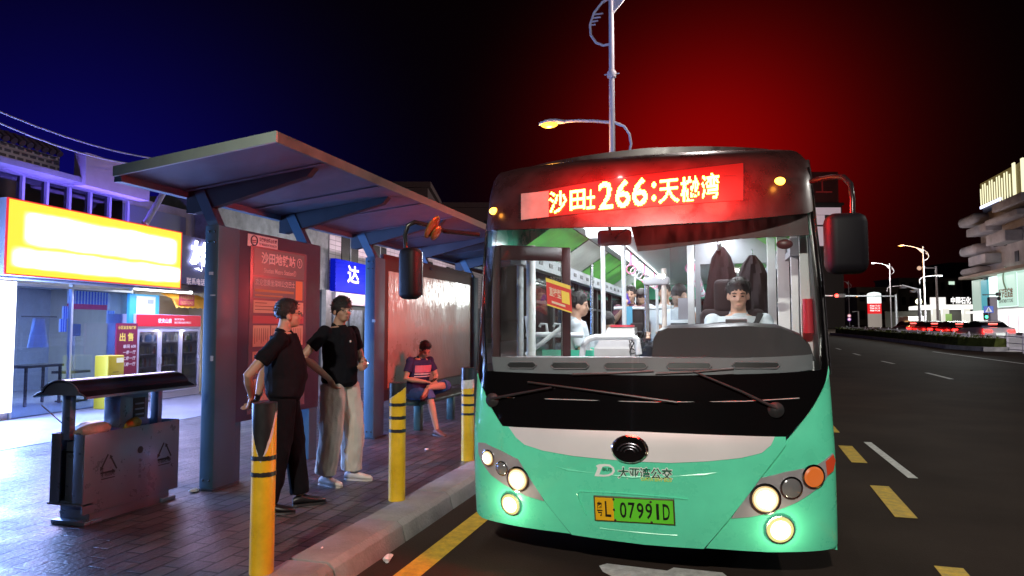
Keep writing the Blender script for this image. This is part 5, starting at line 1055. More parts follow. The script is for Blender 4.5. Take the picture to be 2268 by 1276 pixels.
street_lamp(LB, 'tall white double armed street lamp rising directly behind the bus', 1, white_l, amber_l, pw=(0, 160)).scale = (1, 1, 1.042)
lamp('upper_lamp_glow', 'POINT', LB+V((2.4, 0, 10.45)), 600, (1, .85, .8), None, .12)
street_lamp((-2.95, -13.2, .0), 'white double armed street lamp added unseen on the pavement behind the photographer', 1, white_l, off_l, pw=(KEY_W, 0, (.015, .89, -.44)), cone=30, bl=1.0)  # unseen lamp added behind the camera, narrow beam aimed at the bus front
street_lamp(base(2050, 82), 'far street lamp with an amber upper light, beside the camera gantry', -1, amber_l, off_l, pw=(0, 0))
street_lamp(base(1975, 108), 'far street lamp with a white upper light, right of the price totem', -1, white_l, off_l)
street_lamp(base(1882, 158), 'far street lamp with round road signs on its pole and an amber lower light', -1, white_l, amber_l)
street_lamp(base(1848, 220), 'farthest street lamp, at the left edge of the bus mirror by the traffic light', -1, white_l, off_l)
lamp('added_median_fill', 'POINT', (14.3, 8, 10.4), 2500, (1, .95, .88), None, .2)  # bare point light added out of view to lift hedge and fence
lamp('far_road_light', 'POINT', PD(2003, 556, 82)+V((0, 0, -.4)), 700, (1, .5, .15), None, .2)
lamp('far_white_light', 'POINT', PD(1932, 597, 108)+V((0, 0, -.4)), 2500, (1, .95, .9), None, .2)
# gantries
gm = mat('gantry_steel', (.45, .44, .47), .4, .3)
g = thing('traffic_signal', 'traffic signal gantry with a red light over the far carriageway', 'traffic signal', base(1986, 100))
o_ = base(1986, 100); loc = lambda u, v, D: PD(u, v, D)-o_
b = MB(); b.cyl((0, 0, 0), loc(1986, 650, 100)*V((0, 0, 1)).z if False else V((0, 0, loc(1986, 652, 100).z)), .22, .17, 10); b.build('pole', gm, g, smooth=True)
b = MB(); b.cyl(V((0, 0, loc(1986, 656, 100).z)), loc(1822, 655, 100), .12, .08, 10); b.build('arm', gm, g, smooth=True)
p = loc(1860, 655, 99.6); b = MB(); b.rbox((p.x-.75, p.y-.12, p.z-.3), (p.x+.75, p.y+.12, p.z+.3), .06, 2); h = b.build('signal_head', dark, g); 
b = MB(); b.lathe([(.26, -.14), (.24, -.2), (0, -.22)], (p.x-.45, p.y, p.z), (0, 1, 0), 16); b.build('red_light', emat('signal_red', (1, .03, .02), 12), h, smooth=True)
lamp('red_light_glow', 'POINT', (p.x-.45, p.y-.5, p.z), 60, (1, .03, .02), g, .1)
g = thing('camera_gantry', 'white camera gantry with a short arm over the queue of cars', 'camera gantry', base(2038, 75)); o_ = base(2038, 75)
b = MB(); b.cyl((0, 0, 0), (0, 0, loc(2038, 640, 75).z), .2, .15, 10); b.build('pole', pole_w, g, smooth=True)
b = MB(); b.cyl((0, 0, loc(2038, 642, 75).z), loc(1998, 632, 75), .1, .08, 8); b.build('arm', pole_w, g, smooth=True)
for u, v in ((1999, 634), (2022, 643)): p = loc(u, v, 75); b = MB(); b.rbox((p.x-.3, p.y-.2, p.z-.25), (p.x+.3, p.y+.2, p.z), .06, 2); b.build('camera', gm, g, smooth=True)
g = thing('lamp_mast', 'slim far mast with a short horizontal arm above the petrol station', 'mast', base(2078, 95)); o_ = base(2078, 95)
b = MB(); b.cyl((0, 0, 0), (0, 0, loc(2076, 590, 95).z), .2, .12, 10); b.tube([V((0, 0, loc(2076, 594, 95).z)), loc(2040, 593, 95)], .08, 8); b.build('pole', pole_w, g, smooth=True); p = loc(2036, 594, 95); b = MB(); b.ell(p, (.3, .2, .3), None, 12, 8); b.build('lamp', mat('mast_lamp', (.6, .4, .3), .4, emit=(1, .6, .4), es=.6), g, smooth=True)
g = thing('small_gantry', 'small white gallows shaped pole beyond the median', 'pole', base(1902, 130)); o_ = base(1902, 130)
b = MB(); b.tube([V((0, 0, 0)), V((0, 0, loc(1902, 690, 130).z)), loc(1888, 690.5, 130)], .12, 8); b.build('pole', pole_w, g)
b = MB(); pp_ = base(1882, 157.5)
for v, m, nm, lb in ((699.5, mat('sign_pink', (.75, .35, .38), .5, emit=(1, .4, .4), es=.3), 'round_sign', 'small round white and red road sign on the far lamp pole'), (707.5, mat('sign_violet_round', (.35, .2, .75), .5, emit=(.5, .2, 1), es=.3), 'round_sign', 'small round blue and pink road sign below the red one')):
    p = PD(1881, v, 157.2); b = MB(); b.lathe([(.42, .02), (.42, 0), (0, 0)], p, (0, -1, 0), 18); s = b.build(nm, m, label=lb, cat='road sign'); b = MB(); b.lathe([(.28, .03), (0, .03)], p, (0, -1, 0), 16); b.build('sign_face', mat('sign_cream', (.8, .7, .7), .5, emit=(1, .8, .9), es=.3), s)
# price totem and petrol station
D = 140; tt = thing('price_totem', 'tall white petrol price totem with a red price panel', 'sign', base(1938, D)); o_ = base(1938, D); w = 1.25
zz = lambda v: PD(1938, v, D).z-o_.z
b = MB(); b.rbox((-w, -.3, 0), (w, .3, zz(695)), .05, 2); b.build('base', mat('totem_cream', (.62, .55, .50), .5, emit=(1, .85, .75), es=.22), tt)
b = MB(); b.box((-w, -.3, zz(695)), (w, .3, zz(672))); rp = b.build('price_panel', emat('totem_red', (1, .012, .02), .85), tt)
b = MB()
for k, s in enumerate(('92# 7.51', '95# 8.13', '98# 9.36')): letters(b, s, V((-w*.72, -.305, zz(679.5+k*5.2))), (1, 0, 0), (0, 0, 1), .34, w*1.5, .02)
b.build('prices', emat('totem_digits', (1, .85, .85), 1.6), rp)
b = MB(); b.prism([(-w, zz(672)), (w, zz(672)), (w, zz(651)), (w*.7, zz(648.5)), (0, zz(647)), (-w*.7, zz(648.5)), (-w, zz(651))], lambda x, z, d: V((x, -.3+d, z)), .6); b.build('top', emat('totem_white', (.88, 1, .97), 1.5), tt)
b = MB(); b.box((-w, -.31, zz(656)), (w, -.30, zz(654.5))); b.build('green_line', mat('totem_green', (.02, .3, .12), .5), tt)
D = 125; gs = thing('petrol_station', 'white lit petrol station canopy with white lettering on the roof', 'petrol station', base(2105, D)); o_ = base(2105, D); q = lambda u, v, d=D: PD(u, v, d)-o_
a, c = q(2048, 684), q(2168, 676); b = MB(); b.box((a.x, a.y-1, a.z), (c.x, c.y+8, a.z+.7)); b.build('canopy', emat('canopy_white', (1, .98, .92), 1.3), gs)
for u in (2079, 2101, 2148): p = q(u, 700); b = MB(); b.box((p.x-.55, p.y+1.5, -.5), (p.x+.55, p.y+2.6, a.z)); b.build('column', emat('station_column', (1, .97, .86), .85), gs)
p0, p1 = q(2062, 680), q(2092, 668); b = MB(); b.box((p0.x, p0.y, a.z+.7), (p1.x, p0.y+.5, a.z+2.1)); b.build('roof_sign', emat('station_sign', (1, .95, .9), 1.1), gs)
b = MB(); letters(b, '中国石化', V((q(2104, 675).x, q(2104, 675).y-.6, a.z+.85)), (1, 0, 0), (0, 0, 1), 1.3, 3.2, .03); b.build('station_lettering', emat('station_letters', (1, .97, .95), 1.6), gs)
b = MB(); p0, p1 = q(2100, 712), q(2112, 695); b.box((p0.x, p0.y+1.3, p0.z), (p1.x, p0.y+1.5, p1.z)); b.build('green_poster', mat('station_green', (.3, .5, .15), .5, emit=(.6, 1, .3), es=.25), gs)
b = MB(); b.box((a.x-4, c.y+9, -1), (c.x+2, c.y+9.4, a.z-.2)); b.build('shop_wall', mat('station_wall', (.2, .2, .18), .7), gs)
lamp('canopy_light', 'AREA', (q(2105, 684).x, q(2105, 684).y+3, a.z-.1), 900, (1, .96, .85), gs, 9, 5, aim=(0, -.3, -1))
p = PD(2035, 668, 118); b = MB(); b.ell(p, (.5, .3, .5), None, 12, 8); b.build('flood_lamp', emat('flood_glow', (1, 1, .55), 6), smooth=True, label='yellowish flood lamp glowing beside the petrol station canopy', cat='flood lamp')
lamp('flood_light', 'POINT', p+V((-1, -1, 0)), 200, (1, 1, .5), None, .2)
# buildings
dim = mat('dim_plaster', (.22, .17, .15), .9, var=.3, vscale=.15); wdark = mat('far_window_dark', (.02, .015, .02), .4)
def block(name, label, u0, u1, v1, D, depth, m, rows=0, cols=0, wm=None, wh=.5, ww=.5):
    o_ = base((u0+u1)/2, D); o = thing(name, label, 'building', o_, RD(16.9)); w = (u1-u0)/1500*D; h = PD((u0+u1)/2, v1, D).z-o_.z
    b = MB(); b.box((-w/2, 0, -3), (w/2, depth, h)); b.build('wall', m, o); b = MB(); b.box((-w/2-.3, -.3, h), (w/2+.3, depth+.3, h+.5)); b.build('cornice', m, o)
    for r in range(rows):
        for c in range(cols):
            x = -w/2+w*(c+.5)/cols; z = h*(r+.55)/rows; b = MB(); b.box((x-w/cols*ww/2, -.02, z-h/rows*wh/2), (x+w/cols*ww/2, .1, z+h/rows*wh/2)); b.build('window', wm or wdark, o)
    return o, w, h
block('dim_building', 'dim brown low building with a ledge behind the price totem', 1900, 1992, 640, 190, 14, dim, 2, 4)
o, w, h = block('dim_building', 'dim wide three storey building behind the petrol station', 1995, 2135, 619, 210, 14, dim, 3, 8)
b = MB(); x = (2111-2065)/1500*210; z = PD(2111, 627, 210).z-o.location.z; b.box((x-.9, -.1, z-.5), (x+.9, -.04, z+.5)); b.build('window', emat('lit_window_green', (.75, 1, .8), .9), o)
block('dark_building', 'dark slab block rising behind the balconied building', 2108, 2172, 585, 240, 14, mat('night_block', (.05, .035, .035), .9), 5, 4)
block('dark_building', 'dark reddish block just above the shelter canopy, beside the bus', 868, 945, 416, 60, 9, mat('night_block_red', (.16, .09, .09), .9, var=.2), 0, 0)
block('dark_building', 'dark block with a flat roof partly hidden by the bus mirror arm', 948, 1100, 460, 70, 9, mat('night_block_red'), 2, 4)
o, w, h = block('stair_tower', 'tower with a white tiled upper wall beside the bus mirror', 1800, 1872, 455, 130, 6, mat('tower_dark', (.03, .02, .02), .9), 0, 0)
zt = lambda v: PD(1836, v, 130).z-o.location.z
for a, c, e, f in ((-w*.42, w*.45, zt(476), zt(460)), (-w*.42, -w*.05, zt(498), zt(477)), (-w*.42, -w*.05, zt(545), zt(502))):
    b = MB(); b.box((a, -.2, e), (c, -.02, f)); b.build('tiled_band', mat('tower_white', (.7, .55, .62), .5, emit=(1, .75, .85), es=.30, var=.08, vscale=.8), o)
b = MB(); b.box((-w*.55, -.1, zt(449)), (w*.4, 4, zt(381))); b.build('rooftop_box', mat('rooftop_red', (.10, .012, .012), .8, var=.3, vscale=.6), o)
for a, c, e, f in ((-.3, .08, 392, 394), (-.12, -.08, 394, 424), (-.3, .2, 424, 427)): b = MB(); b.box((w*a, -.2, zt(f)), (w*c, -.1, zt(e))); b.build('rooftop_strip', mat('rooftop_strip', (.30, .03, .03), .7, emit=(1, .03, .03), es=.05), o)
# lit tower with light strips
lt = thing('lit_tower', 'tower block with glowing vertical light strips on its crown', 'tower', (60, 178, gz(178))); g0 = gz(178)
z1 = PX(2172, 407, 60).z-g0; zb_ = PX(2172, 459, 60).z-g0; yl, yr = PX(2172, 440, 60).y-178, PX(2240, 420, 60).y-178; y2 = PX(2300, 400, 60).y-178
b = MB(); b.box((.3, y2-4, -4), (16, yl, z1-.3)); b.build('wall', mat('tower_wall', (.05, .045, .05), .7), lt)
b = MB(); b.box((.0, yr, zb_), (.3, yl, z1)); b.box((.0, y2, zb_-4), (.3, yr, z1)); b.build('crown_panel', mat('crown_panel', (.22, .18, .08), .5, emit=(1, .75, .25), es=.12), lt)
strip_m = emat('strip_glow', (1, .95, .6), 1.25)
for k in range(13):
    y = yl-.4-(yl-yr)*k/12.6; low = zb_+.3 if k < 8 else zb_-6.5; b = MB(); b.box((-.14, y-.17, low), (-.0, y+.17, z1-.5-(.8 if k % 3 == 0 else 0))); b.build('light_strip', strip_m, lt)
for k in range(3): y = yr-2.0-k*4.2; b = MB(); b.box((-.3, y-.5, zb_-5), (0, y+.5, z1+.5)); b.build('light_strip', strip_m, lt)
b = MB(); y3 = PX(2218, 440, 60).y-178; b.box((-.25, y3, zb_-.5), (-.02, yl, zb_+.1)); b.build('blue_edge_strip', emat('strip_blue', (.65, .7, 1), 2.5), lt)
for k in range(6): y = yl-4-k*1.3; b = MB(); b.box((-.1, y-.3, zb_-4.6-.4*(k % 2)), (0, y+.3, zb_-4+.5*(k % 3))); b.build('lit_window', emat('tower_window', (1, .9, .8), 1.0), lt)
# balconied corner building with the bright shop below
XB = 32.0; bp_ = thing('corner_building', 'grey balconied corner building above a brightly lit pale green shop', 'building', (XB, 104, gz(104))); g0 = gz(104)
lb = lambda u, v: (PX(u, v, XB).y-104, PX(u, v, XB).z-g0)
conc = mat('grey_concrete', (.36, .32, .33), .9, var=.35, vscale=.4, bump=.2, bscale=3)
ya, zA = lb(2166, 470); b = MB(); b.box((.2, -76, -2), (14, ya, lb(2166, 478)[1])); b.build('wall', conc, bp_)
for v0, v1, ul in ((500, 478, 2140), (566, 545, 2142), (610, 594, 2145)):          # rounded balconies at the far corner, and long ones along the front
    z0, z1 = lb(2166, v0)[1], lb(2166, v1)[1]; b = MB(); b.rbox((-1.6, ya-3.0, z0), (1.5, ya+2.6, z1), .5, 3); b.build('balcony', conc, bp_, smooth=True)
for v0, v1, ua, ub in ((590, 570, 2175, 2215), (545, 522, 2216, 2262), (525, 508, 2170, 2216), (500, 488, 2214, 2290), (470, 452, 2230, 2300)):
    y0, y1 = lb(ub, v0)[0], lb(ua, v0)[0]; z0 = lb(ua, v0)[1]; z1 = lb(ua, v1)[1]; b = MB(); b.box((-1.5, y0, z0), (.2, y1, z1)); b.build('balcony', conc, bp_, bevel=.1)
for ua, ub, v0, v1 in ((2214, 2217, 520, 545), (2221, 2225, 520, 545), (2229, 2236, 512, 530), (2198, 2204, 525, 548), (2245, 2252, 555, 580), (2182, 2190, 600, 612)):
    y0, z1 = lb(ub, v0); y1, z0 = lb(ua, v1); b = MB(); b.box((.12, y0, z0), (.22, y1, z1)); b.build('window', wdark, bp_)
def fac(nm, m, ua, va, ub, vb, out=.3):
    y1, z1 = lb(ua, va); y0 = lb(ub, vb)[0]; z0 = lb(ua, vb)[1]; b = MB(); b.box((-out, y0, z0), (.2-.01, y1, z1)); return b.build(nm, m, bp_)
fac('shop_panel', emat('shop_pale_green', (.55, .72, .62), .75), 2158, 622, 2178, 690); fac('shop_panel', emat('shop_turquoise', (.08, .45, .55), .8), 2179, 622, 2195, 690, .34)
fac('shop_panel', emat('shop_mint_bright', (.75, 1, .92), 1.5), 2196, 614, 2268, 682, .32); fac('shop_panel', emat('shop_mint', (.58, .85, .72), .95), 2219, 600, 2262, 680, .5); fac('shop_panel', MATS['shop_mint'], 2264, 600, 2330, 680, .5)
fac('shop_front', emat('shop_white', (1, .97, .95), 1.6), 2160, 696, 2340, 742, .25)
fac('shop_canopy', mat('canopy_rust', (.35, .25, .2), .7), 2150, 614, 2340, 620, 1.4); fac('shop_ledge', emat('ledge_white', (1, .98, .95), 1.1), 2160, 690, 2340, 695, 1.1)
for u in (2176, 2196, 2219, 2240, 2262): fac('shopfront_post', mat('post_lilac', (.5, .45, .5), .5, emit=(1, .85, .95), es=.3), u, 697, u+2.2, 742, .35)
y1, z1 = lb(2224, 640); y0, z0 = lb(2256, 660); b = MB()
vs, fs, _ = glyphs('旺记百货店', .04); b.add([V((-.53, y1+(y0-y1)*p.x, z0+(z1-z0)*p.y)) for p in vs], fs); b.build('shop_lettering', mat('lettering_orange', (.45, .2, .08), .6), bp_)
y1, z1 = lb(2224, 664); y0, z0 = lb(2256, 669); vs, fs, _ = glyphs('DEPARTMENT STORE', .02); b = MB(); b.add([V((-.53, y1+(y0-y1)*p.x, z0+(z1-z0)*p.y)) for p in vs], fs); b.build('shop_lettering_latin', mat('lettering_dark', (.12, .12, .1), .6), bp_)
y1, z1 = lb(2233, 612); b = MB(); b.tube([V((-.54, y1-.9+.9*sin(t*3.1)*(1-t*.3), z1-2.6*t+1.0)) for t in [i/14 for i in range(15)]], .10, 6); b.build('shop_emblem', mat('emblem_sage', (.45, .6, .45), .6), bp_)
lamp('shop_fill_light', 'AREA', (-4.5, -10, 5.5), 9000, (.92, 1, .97), bp_, 20, 3, aim=(-1, 0, -.25)); lamp('shop_fill_light', 'AREA', (-4.5, -70, 5.0), 2600, (1, .95, .97), bp_, 6, 2.5, aim=(-.55, .83, -.27)); lamp('added_facade_wash', 'AREA', (-5, -8, 8.2), 240, (.85, .85, 1), bp_, 20, 1, aim=(.75, 0, 1))  # added fill lights: shop spill, unseen source for car rears and fence, facade wash
# fence along the median
fp = [PG(2320, 800), PG(2268, 783)]+[p+V((1.25, 0, 0)) for p in ME]
fw = mat('fence_white', (.62, .58, .64), .5); fe = thing('median_fence', 'white metal picket fence running along the planted median', 'fence', (0, 0, 0)); 
for p, q in zip(fp, fp[1:]):
    L_ = (q-p).length; n = max(1, round(L_/2.7))
    for i in range(n):
        a = p.lerp(q, i/n); c = p.lerp(q, (i+1)/n); za, zc = gz(a.y), gz(c.y); e = (c-a).normalized()
        b = MB(); b.box((a.x-.045, a.y-.045, za), (a.x+.045, a.y+.045, za+.98)); b.ell((a.x, a.y, za+1.0), .06, None, 8, 6); b.build('post', fw, fe)
        b = MB()
        for h in (.15, .48, .84): b.tube([V((a.x, a.y, za+h)), V((c.x, c.y, zc+h))], .022, 6)
        nn = 20 if a.y < 75 else 9
        for k in range(1, nn): t = k/nn; x = a.lerp(c, t); z = za+(zc-za)*t; w_ = .010 if nn == 20 else .016; b.box((x.x-w_, x.y-w_, z+.08), (x.x+w_, x.y+w_, z+.92))
        b.build('picket_panel', fw, fe)
# roadside camera pillar, crossing sign, signal
g = thing('camera_pillar', 'stout grey pillar with small cameras on top, beside the crossing sign', 'pillar', base(2200, 50)); o_ = base(2200, 50); q = lambda u, v, d=50: PD(u, v, d)-o_
b = MB(); b.rbox((-.25, -.25, 0), (.25, .25, q(2200, 658).z), .05, 2); b.build('post', mat('pillar_mauve', (.42, .38, .42), .6), g, smooth=True); p = q(2199, 654); b = MB(); b.box((-.6, -.05, p.z), (.5, .05, p.z+.08)); b.rbox((.25, -.12, p.z-.05), (.55, .12, p.z+.2), .05, 2); b.ell((.42, 0, p.z-.25), .14, None, 10, 8); b.build('camera', dark, g, smooth=True)
g = thing('crossing_sign', 'blue square pedestrian crossing sign with a white triangle on a thin pole', 'road sign', base(2191, 49)); o_ = base(2191, 49); a, c = PD(2180, 693, 49)-o_, PD(2199, 678, 49)-o_
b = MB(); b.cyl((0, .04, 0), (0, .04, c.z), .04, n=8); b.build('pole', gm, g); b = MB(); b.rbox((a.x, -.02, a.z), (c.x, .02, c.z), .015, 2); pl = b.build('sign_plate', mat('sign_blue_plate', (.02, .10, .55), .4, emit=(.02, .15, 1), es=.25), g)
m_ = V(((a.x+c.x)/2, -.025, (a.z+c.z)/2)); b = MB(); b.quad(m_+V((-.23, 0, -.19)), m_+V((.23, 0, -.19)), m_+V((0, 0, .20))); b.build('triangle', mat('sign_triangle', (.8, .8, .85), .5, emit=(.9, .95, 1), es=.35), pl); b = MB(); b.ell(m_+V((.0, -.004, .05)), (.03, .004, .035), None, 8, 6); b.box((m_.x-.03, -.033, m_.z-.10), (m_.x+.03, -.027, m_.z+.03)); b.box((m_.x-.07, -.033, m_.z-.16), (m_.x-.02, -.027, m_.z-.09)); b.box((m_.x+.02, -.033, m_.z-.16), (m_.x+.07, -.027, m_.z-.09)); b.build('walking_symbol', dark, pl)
p = PD(2185, 699, 60); b = MB(); b.rbox((p.x-.2, p.y, p.z-.4), (p.x+.2, p.y+.2, p.z+.25), .04, 2); s = b.build('pedestrian_signal', dark, label='small pedestrian signal showing green below the crossing sign', cat='signal'); b = MB(); b.ell((p.x, p.y-.02, p.z-.12), (.12, .03, .12), None, 10, 8); b.build('green_light', emat('signal_green', (.05, 1, .45), 6), s)
# cars queueing beyond the median
red_t = emat('tail_light', (1, .015, .012), 9); glass_c = mat('car_glass', (.012, .012, .014), .08); 
def car(p, label, paint, plate, rz=0, van=False, s=1.):
    o = thing('parked_car' if False else 'car', label, 'van' if van else 'car', p, rz, 'cars queueing beyond the median' if not van else None); W2 = .9
    prof = [(-2.3, .35), (-2.35, .75), (-2.2, 1.02), (-1.6, 1.08), (1.0, 1.0), (2.1, .82), (2.3, .6), (2.3, .32)] if not van else [(-2.4, .35), (-2.45, 1.0), (-2.35, 1.95), (-2.1, 2.05), (1.4, 2.0), (2.0, 1.25), (2.5, 1.05), (2.55, .35)]
    b = MB(); rings = []
    for x, k, dz in ((-W2, .93, 0), (-W2*.97, 1, 0), (W2*.97, 1, 0), (W2, .93, 0)): rings.append([V((x, y*(.99 if k < 1 else 1), .65+(z-.65)*k)) for y, z in prof])
    b.loft(rings); b.build('body', paint, o, bevel=.05)
    if not van:
        b = MB(); gp = [(-1.75, 1.06), (-1.15, 1.40), (-.5, 1.48), (.25, 1.42), (1.05, 1.0)]; b.loft([[V((x*(1-.16*(z-1.0)/.48), y, z)) for y, z in gp] for x in (-.80, -.79, .79, .80)]); b.build('window', glass_c, o, smooth=True, ang=30)
        b = MB(); b.loft([[V((x, y, z)) for y, z in ((-1.12, 1.405), (-.5, 1.485), (.25, 1.425), (.25, 1.445), (-.5, 1.51), (-1.12, 1.43))] for x in (-.66, .66)]); b.build('roof', paint, o)
    zt = .82 if not van else 1.0
    for sx in (-1, 1): b = MB(); b.rbox((sx*.66-.2, -2.40, zt-.09), (sx*.66+.2, -2.28, zt+.07), .03, 2); b.build('tail_light', red_t if not van else mat('tail_dull', (.3, .02, .02), .3), o, smooth=True)
    if not van: b = MB(); b.box((-.25, -1.42, 1.27), (.25, -1.36, 1.31)); b.build('brake_light', emat('brake_glow', (1, .1, .08), 7), o)
    b = MB(); b.box((-.26, -2.42, .52), (.26, -2.385, .68)); b.build('number_plate', plate, o)
    for sx in (-1, 1):
        for y in (-1.4, 1.4): b = MB(); b.lathe([(.2, -.1), (.31, -.09), (.32, 0), (.31, .09), (.2, .1)], (sx*.8, y, .32), (1, 0, 0), 18); b.build('wheel', tyre, o, smooth=True)
    o.scale = (s, s, s); return o
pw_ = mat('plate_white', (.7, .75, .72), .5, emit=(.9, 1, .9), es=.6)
car(base(2178, 50), 'white saloon with glowing tail lights nearest the crossing sign', mat('car_white', (.62, .60, .62), .3, coat=.5), pw_, RD(4), s=1.1)
car(base(2110, 58), 'black saloon between the white saloon and the dark queueing cars', mat('car_black', (.02, .02, .022), .25, coat=.5), pw_, RD(3), s=1.05)
car(base(2057, 62), 'dark red lit saloon in the middle of the queue, its plate glowing', mat('car_dark', (.06, .03, .03), .3, coat=.5), pw_, RD(3), s=1.05)
car(base(2012, 66), 'dark saloon farthest left in the queue, beside the white van', mat('car_graphite', (.08, .05, .05), .3, coat=.5), pw_, RD(3), s=1.05)
car(base(2016, 88), 'white van standing beyond the queue of cars', mat('van_white', (.62, .56, .55), .5), pw_, RD(3), True)
for u, D in ((2178, 48.3), (2057, 59.2), (2012, 63)):
    p = base(u, D); lamp('tail_glow', 'POINT', (p.x-.2, p.y-.6, p.z+.9), 30, (1, .02, .015), None, .1)
def scooter(p, label, rz):
    o = thing('scooter', label, 'scooter', p, rz, 'scooters parked before the bright shop')
    for y in (-.62, .62): b = MB(); b.tube([V((0, y+.22*cos(a), .25+.22*sin(a))) for a in [2*pi*i/16 for i in range(17)]], .05, 6); b.build('wheel', tyre, o)
    b = MB(); b.tube([V((0, .62, .3)), V((0, .48, .75)), V((0, .42, 1.0))], .035, 6); b.tube([V((-.3, .40, 1.02)), V((.3, .40, 1.02))], .02, 6); b.build('handlebar', dark, o)
    b = MB(); b.loft([[V((x, y, z)) for x, z in ((-.12, .28), (.12, .28), (.14, .60), (-.14, .60))] for y in (-.75, -.1)]); b.loft([[V((x, y, .26+d)) for x, d in ((-.14, 0), (.14, 0), (.14, .08), (-.14, .08))] for y in (-.1, .45)]); b.loft([[V((x, .45+t*.05, z)) for x, z in ((-.18, .3), (.18, .3), (.14, .85), (-.14, .85))] for t in (0, 1)]); b.build('body', mat('scooter_body', (.15, .12, .14), .3), o)
    b = MB(); b.rbox((-.13, -.8, .6), (.13, -.05, .72), .04, 2); b.build('seat', dark, o, smooth=True)
for u, D, lb_ in ((2222, 54, 'dark scooter parked left of the others before the bright shop'), (2238, 52, 'dark scooter parked in the middle before the bright shop'), (2262, 50, 'dark scooter parked at the right edge before the bright shop')): scooter(base(u, D), lb_, RD(60))
# ================================================================== PEOPLE
skin = mat('skin', (.50, .29, .20), .5, var=.06, vscale=9)
hair_m = mat('black_hair', (.012, .010, .010), .5, bump=.5, bscale=160)
def voxel(b, name, m, parent, vox, wrinkle=0., ws=14., seed=0., smooth=2, stretch=(1, 1, .45)):
    o = b.build(name, m, parent, smooth=True)
    r = o.modifiers.new('r', 'REMESH'); r.mode = 'VOXEL'; r.voxel_size = vox; r.use_smooth_shade = True
    s = o.modifiers.new('s', 'SMOOTH'); s.iterations = smooth; s.factor = .5
    bpy.context.view_layer.update()
    me = bpy.data.meshes.new_from_object(o.evaluated_get(bpy.context.evaluated_depsgraph_get()))
    o.modifiers.clear(); old = o.data; o.data = me; me.name = name; bpy.data.meshes.remove(old)
    if not me.materials: me.materials.append(m)
    if wrinkle:
        nn = [v.normal.copy() for v in me.vertices]
        for v, n in zip(me.vertices, nn):
            p = v.co; q = V((p.x*ws*stretch[0], p.y*ws*stretch[1], p.z*ws*stretch[2]+seed)); d = noise.noise(q)+.5*noise.noise(q*2.1); v.co = p+n*(wrinkle*(d if d > 0 else d*.4))
    me.polygons.foreach_set('use_smooth', [True]*len(me.polygons)); me.update(); return o
STAND = dict(hipc=(0, 0, .95), waist=(0, .01, 1.09), chest=(0, .0, 1.29), neck=(0, -.02, 1.47), head=(0, .02, 1.615), yaw=0, pitch=0, roll=0,
             shR=(.19, -.02, 1.41), elR=(.25, -.04, 1.13), wrR=(.25, .04, .88), shL=(-.19, -.02, 1.41), elL=(-.25, -.04, 1.13), wrL=(-.25, .04, .88),
             hipR=(.09, 0, .92), knR=(.10, .02, .50), anR=(.11, -.03, .09), hipL=(-.09, 0, .92), knL=(-.10, .02, .50), anL=(-.11, -.03, .09), toeR=(.05, 1, 0), toeL=(-.12, 1, 0),
             hdR=(0, .1, -1), hdL=(0, .1, -1), pnR=(-1, 0, 0), pnL=(1, 0, 0))
SIT = dict(STAND, hipc=(0, 0, .56), waist=(0, .0, .70), chest=(0, .0, .92), neck=(0, -.01, 1.10), head=(0, .03, 1.245),
           shR=(.19, -.01, 1.04), elR=(.24, .06, .78), wrR=(.15, .30, .72), shL=(-.19, -.01, 1.04), elL=(-.24, .06, .78), wrL=(-.15, .30, .72),
           hipR=(.09, .02, .55), knR=(.11, .44, .54), anR=(.11, .44, .09), hipL=(-.09, .02, .55), knL=(-.11, .44, .54), anL=(-.11, .44, .09), hdR=(-.3, 1, -.2), hdL=(.3, 1, -.2), pnR=(0, 0, -1), pnL=(0, 0, -1))
def lrp(a, c, t): return V(a).lerp(V(c), t)
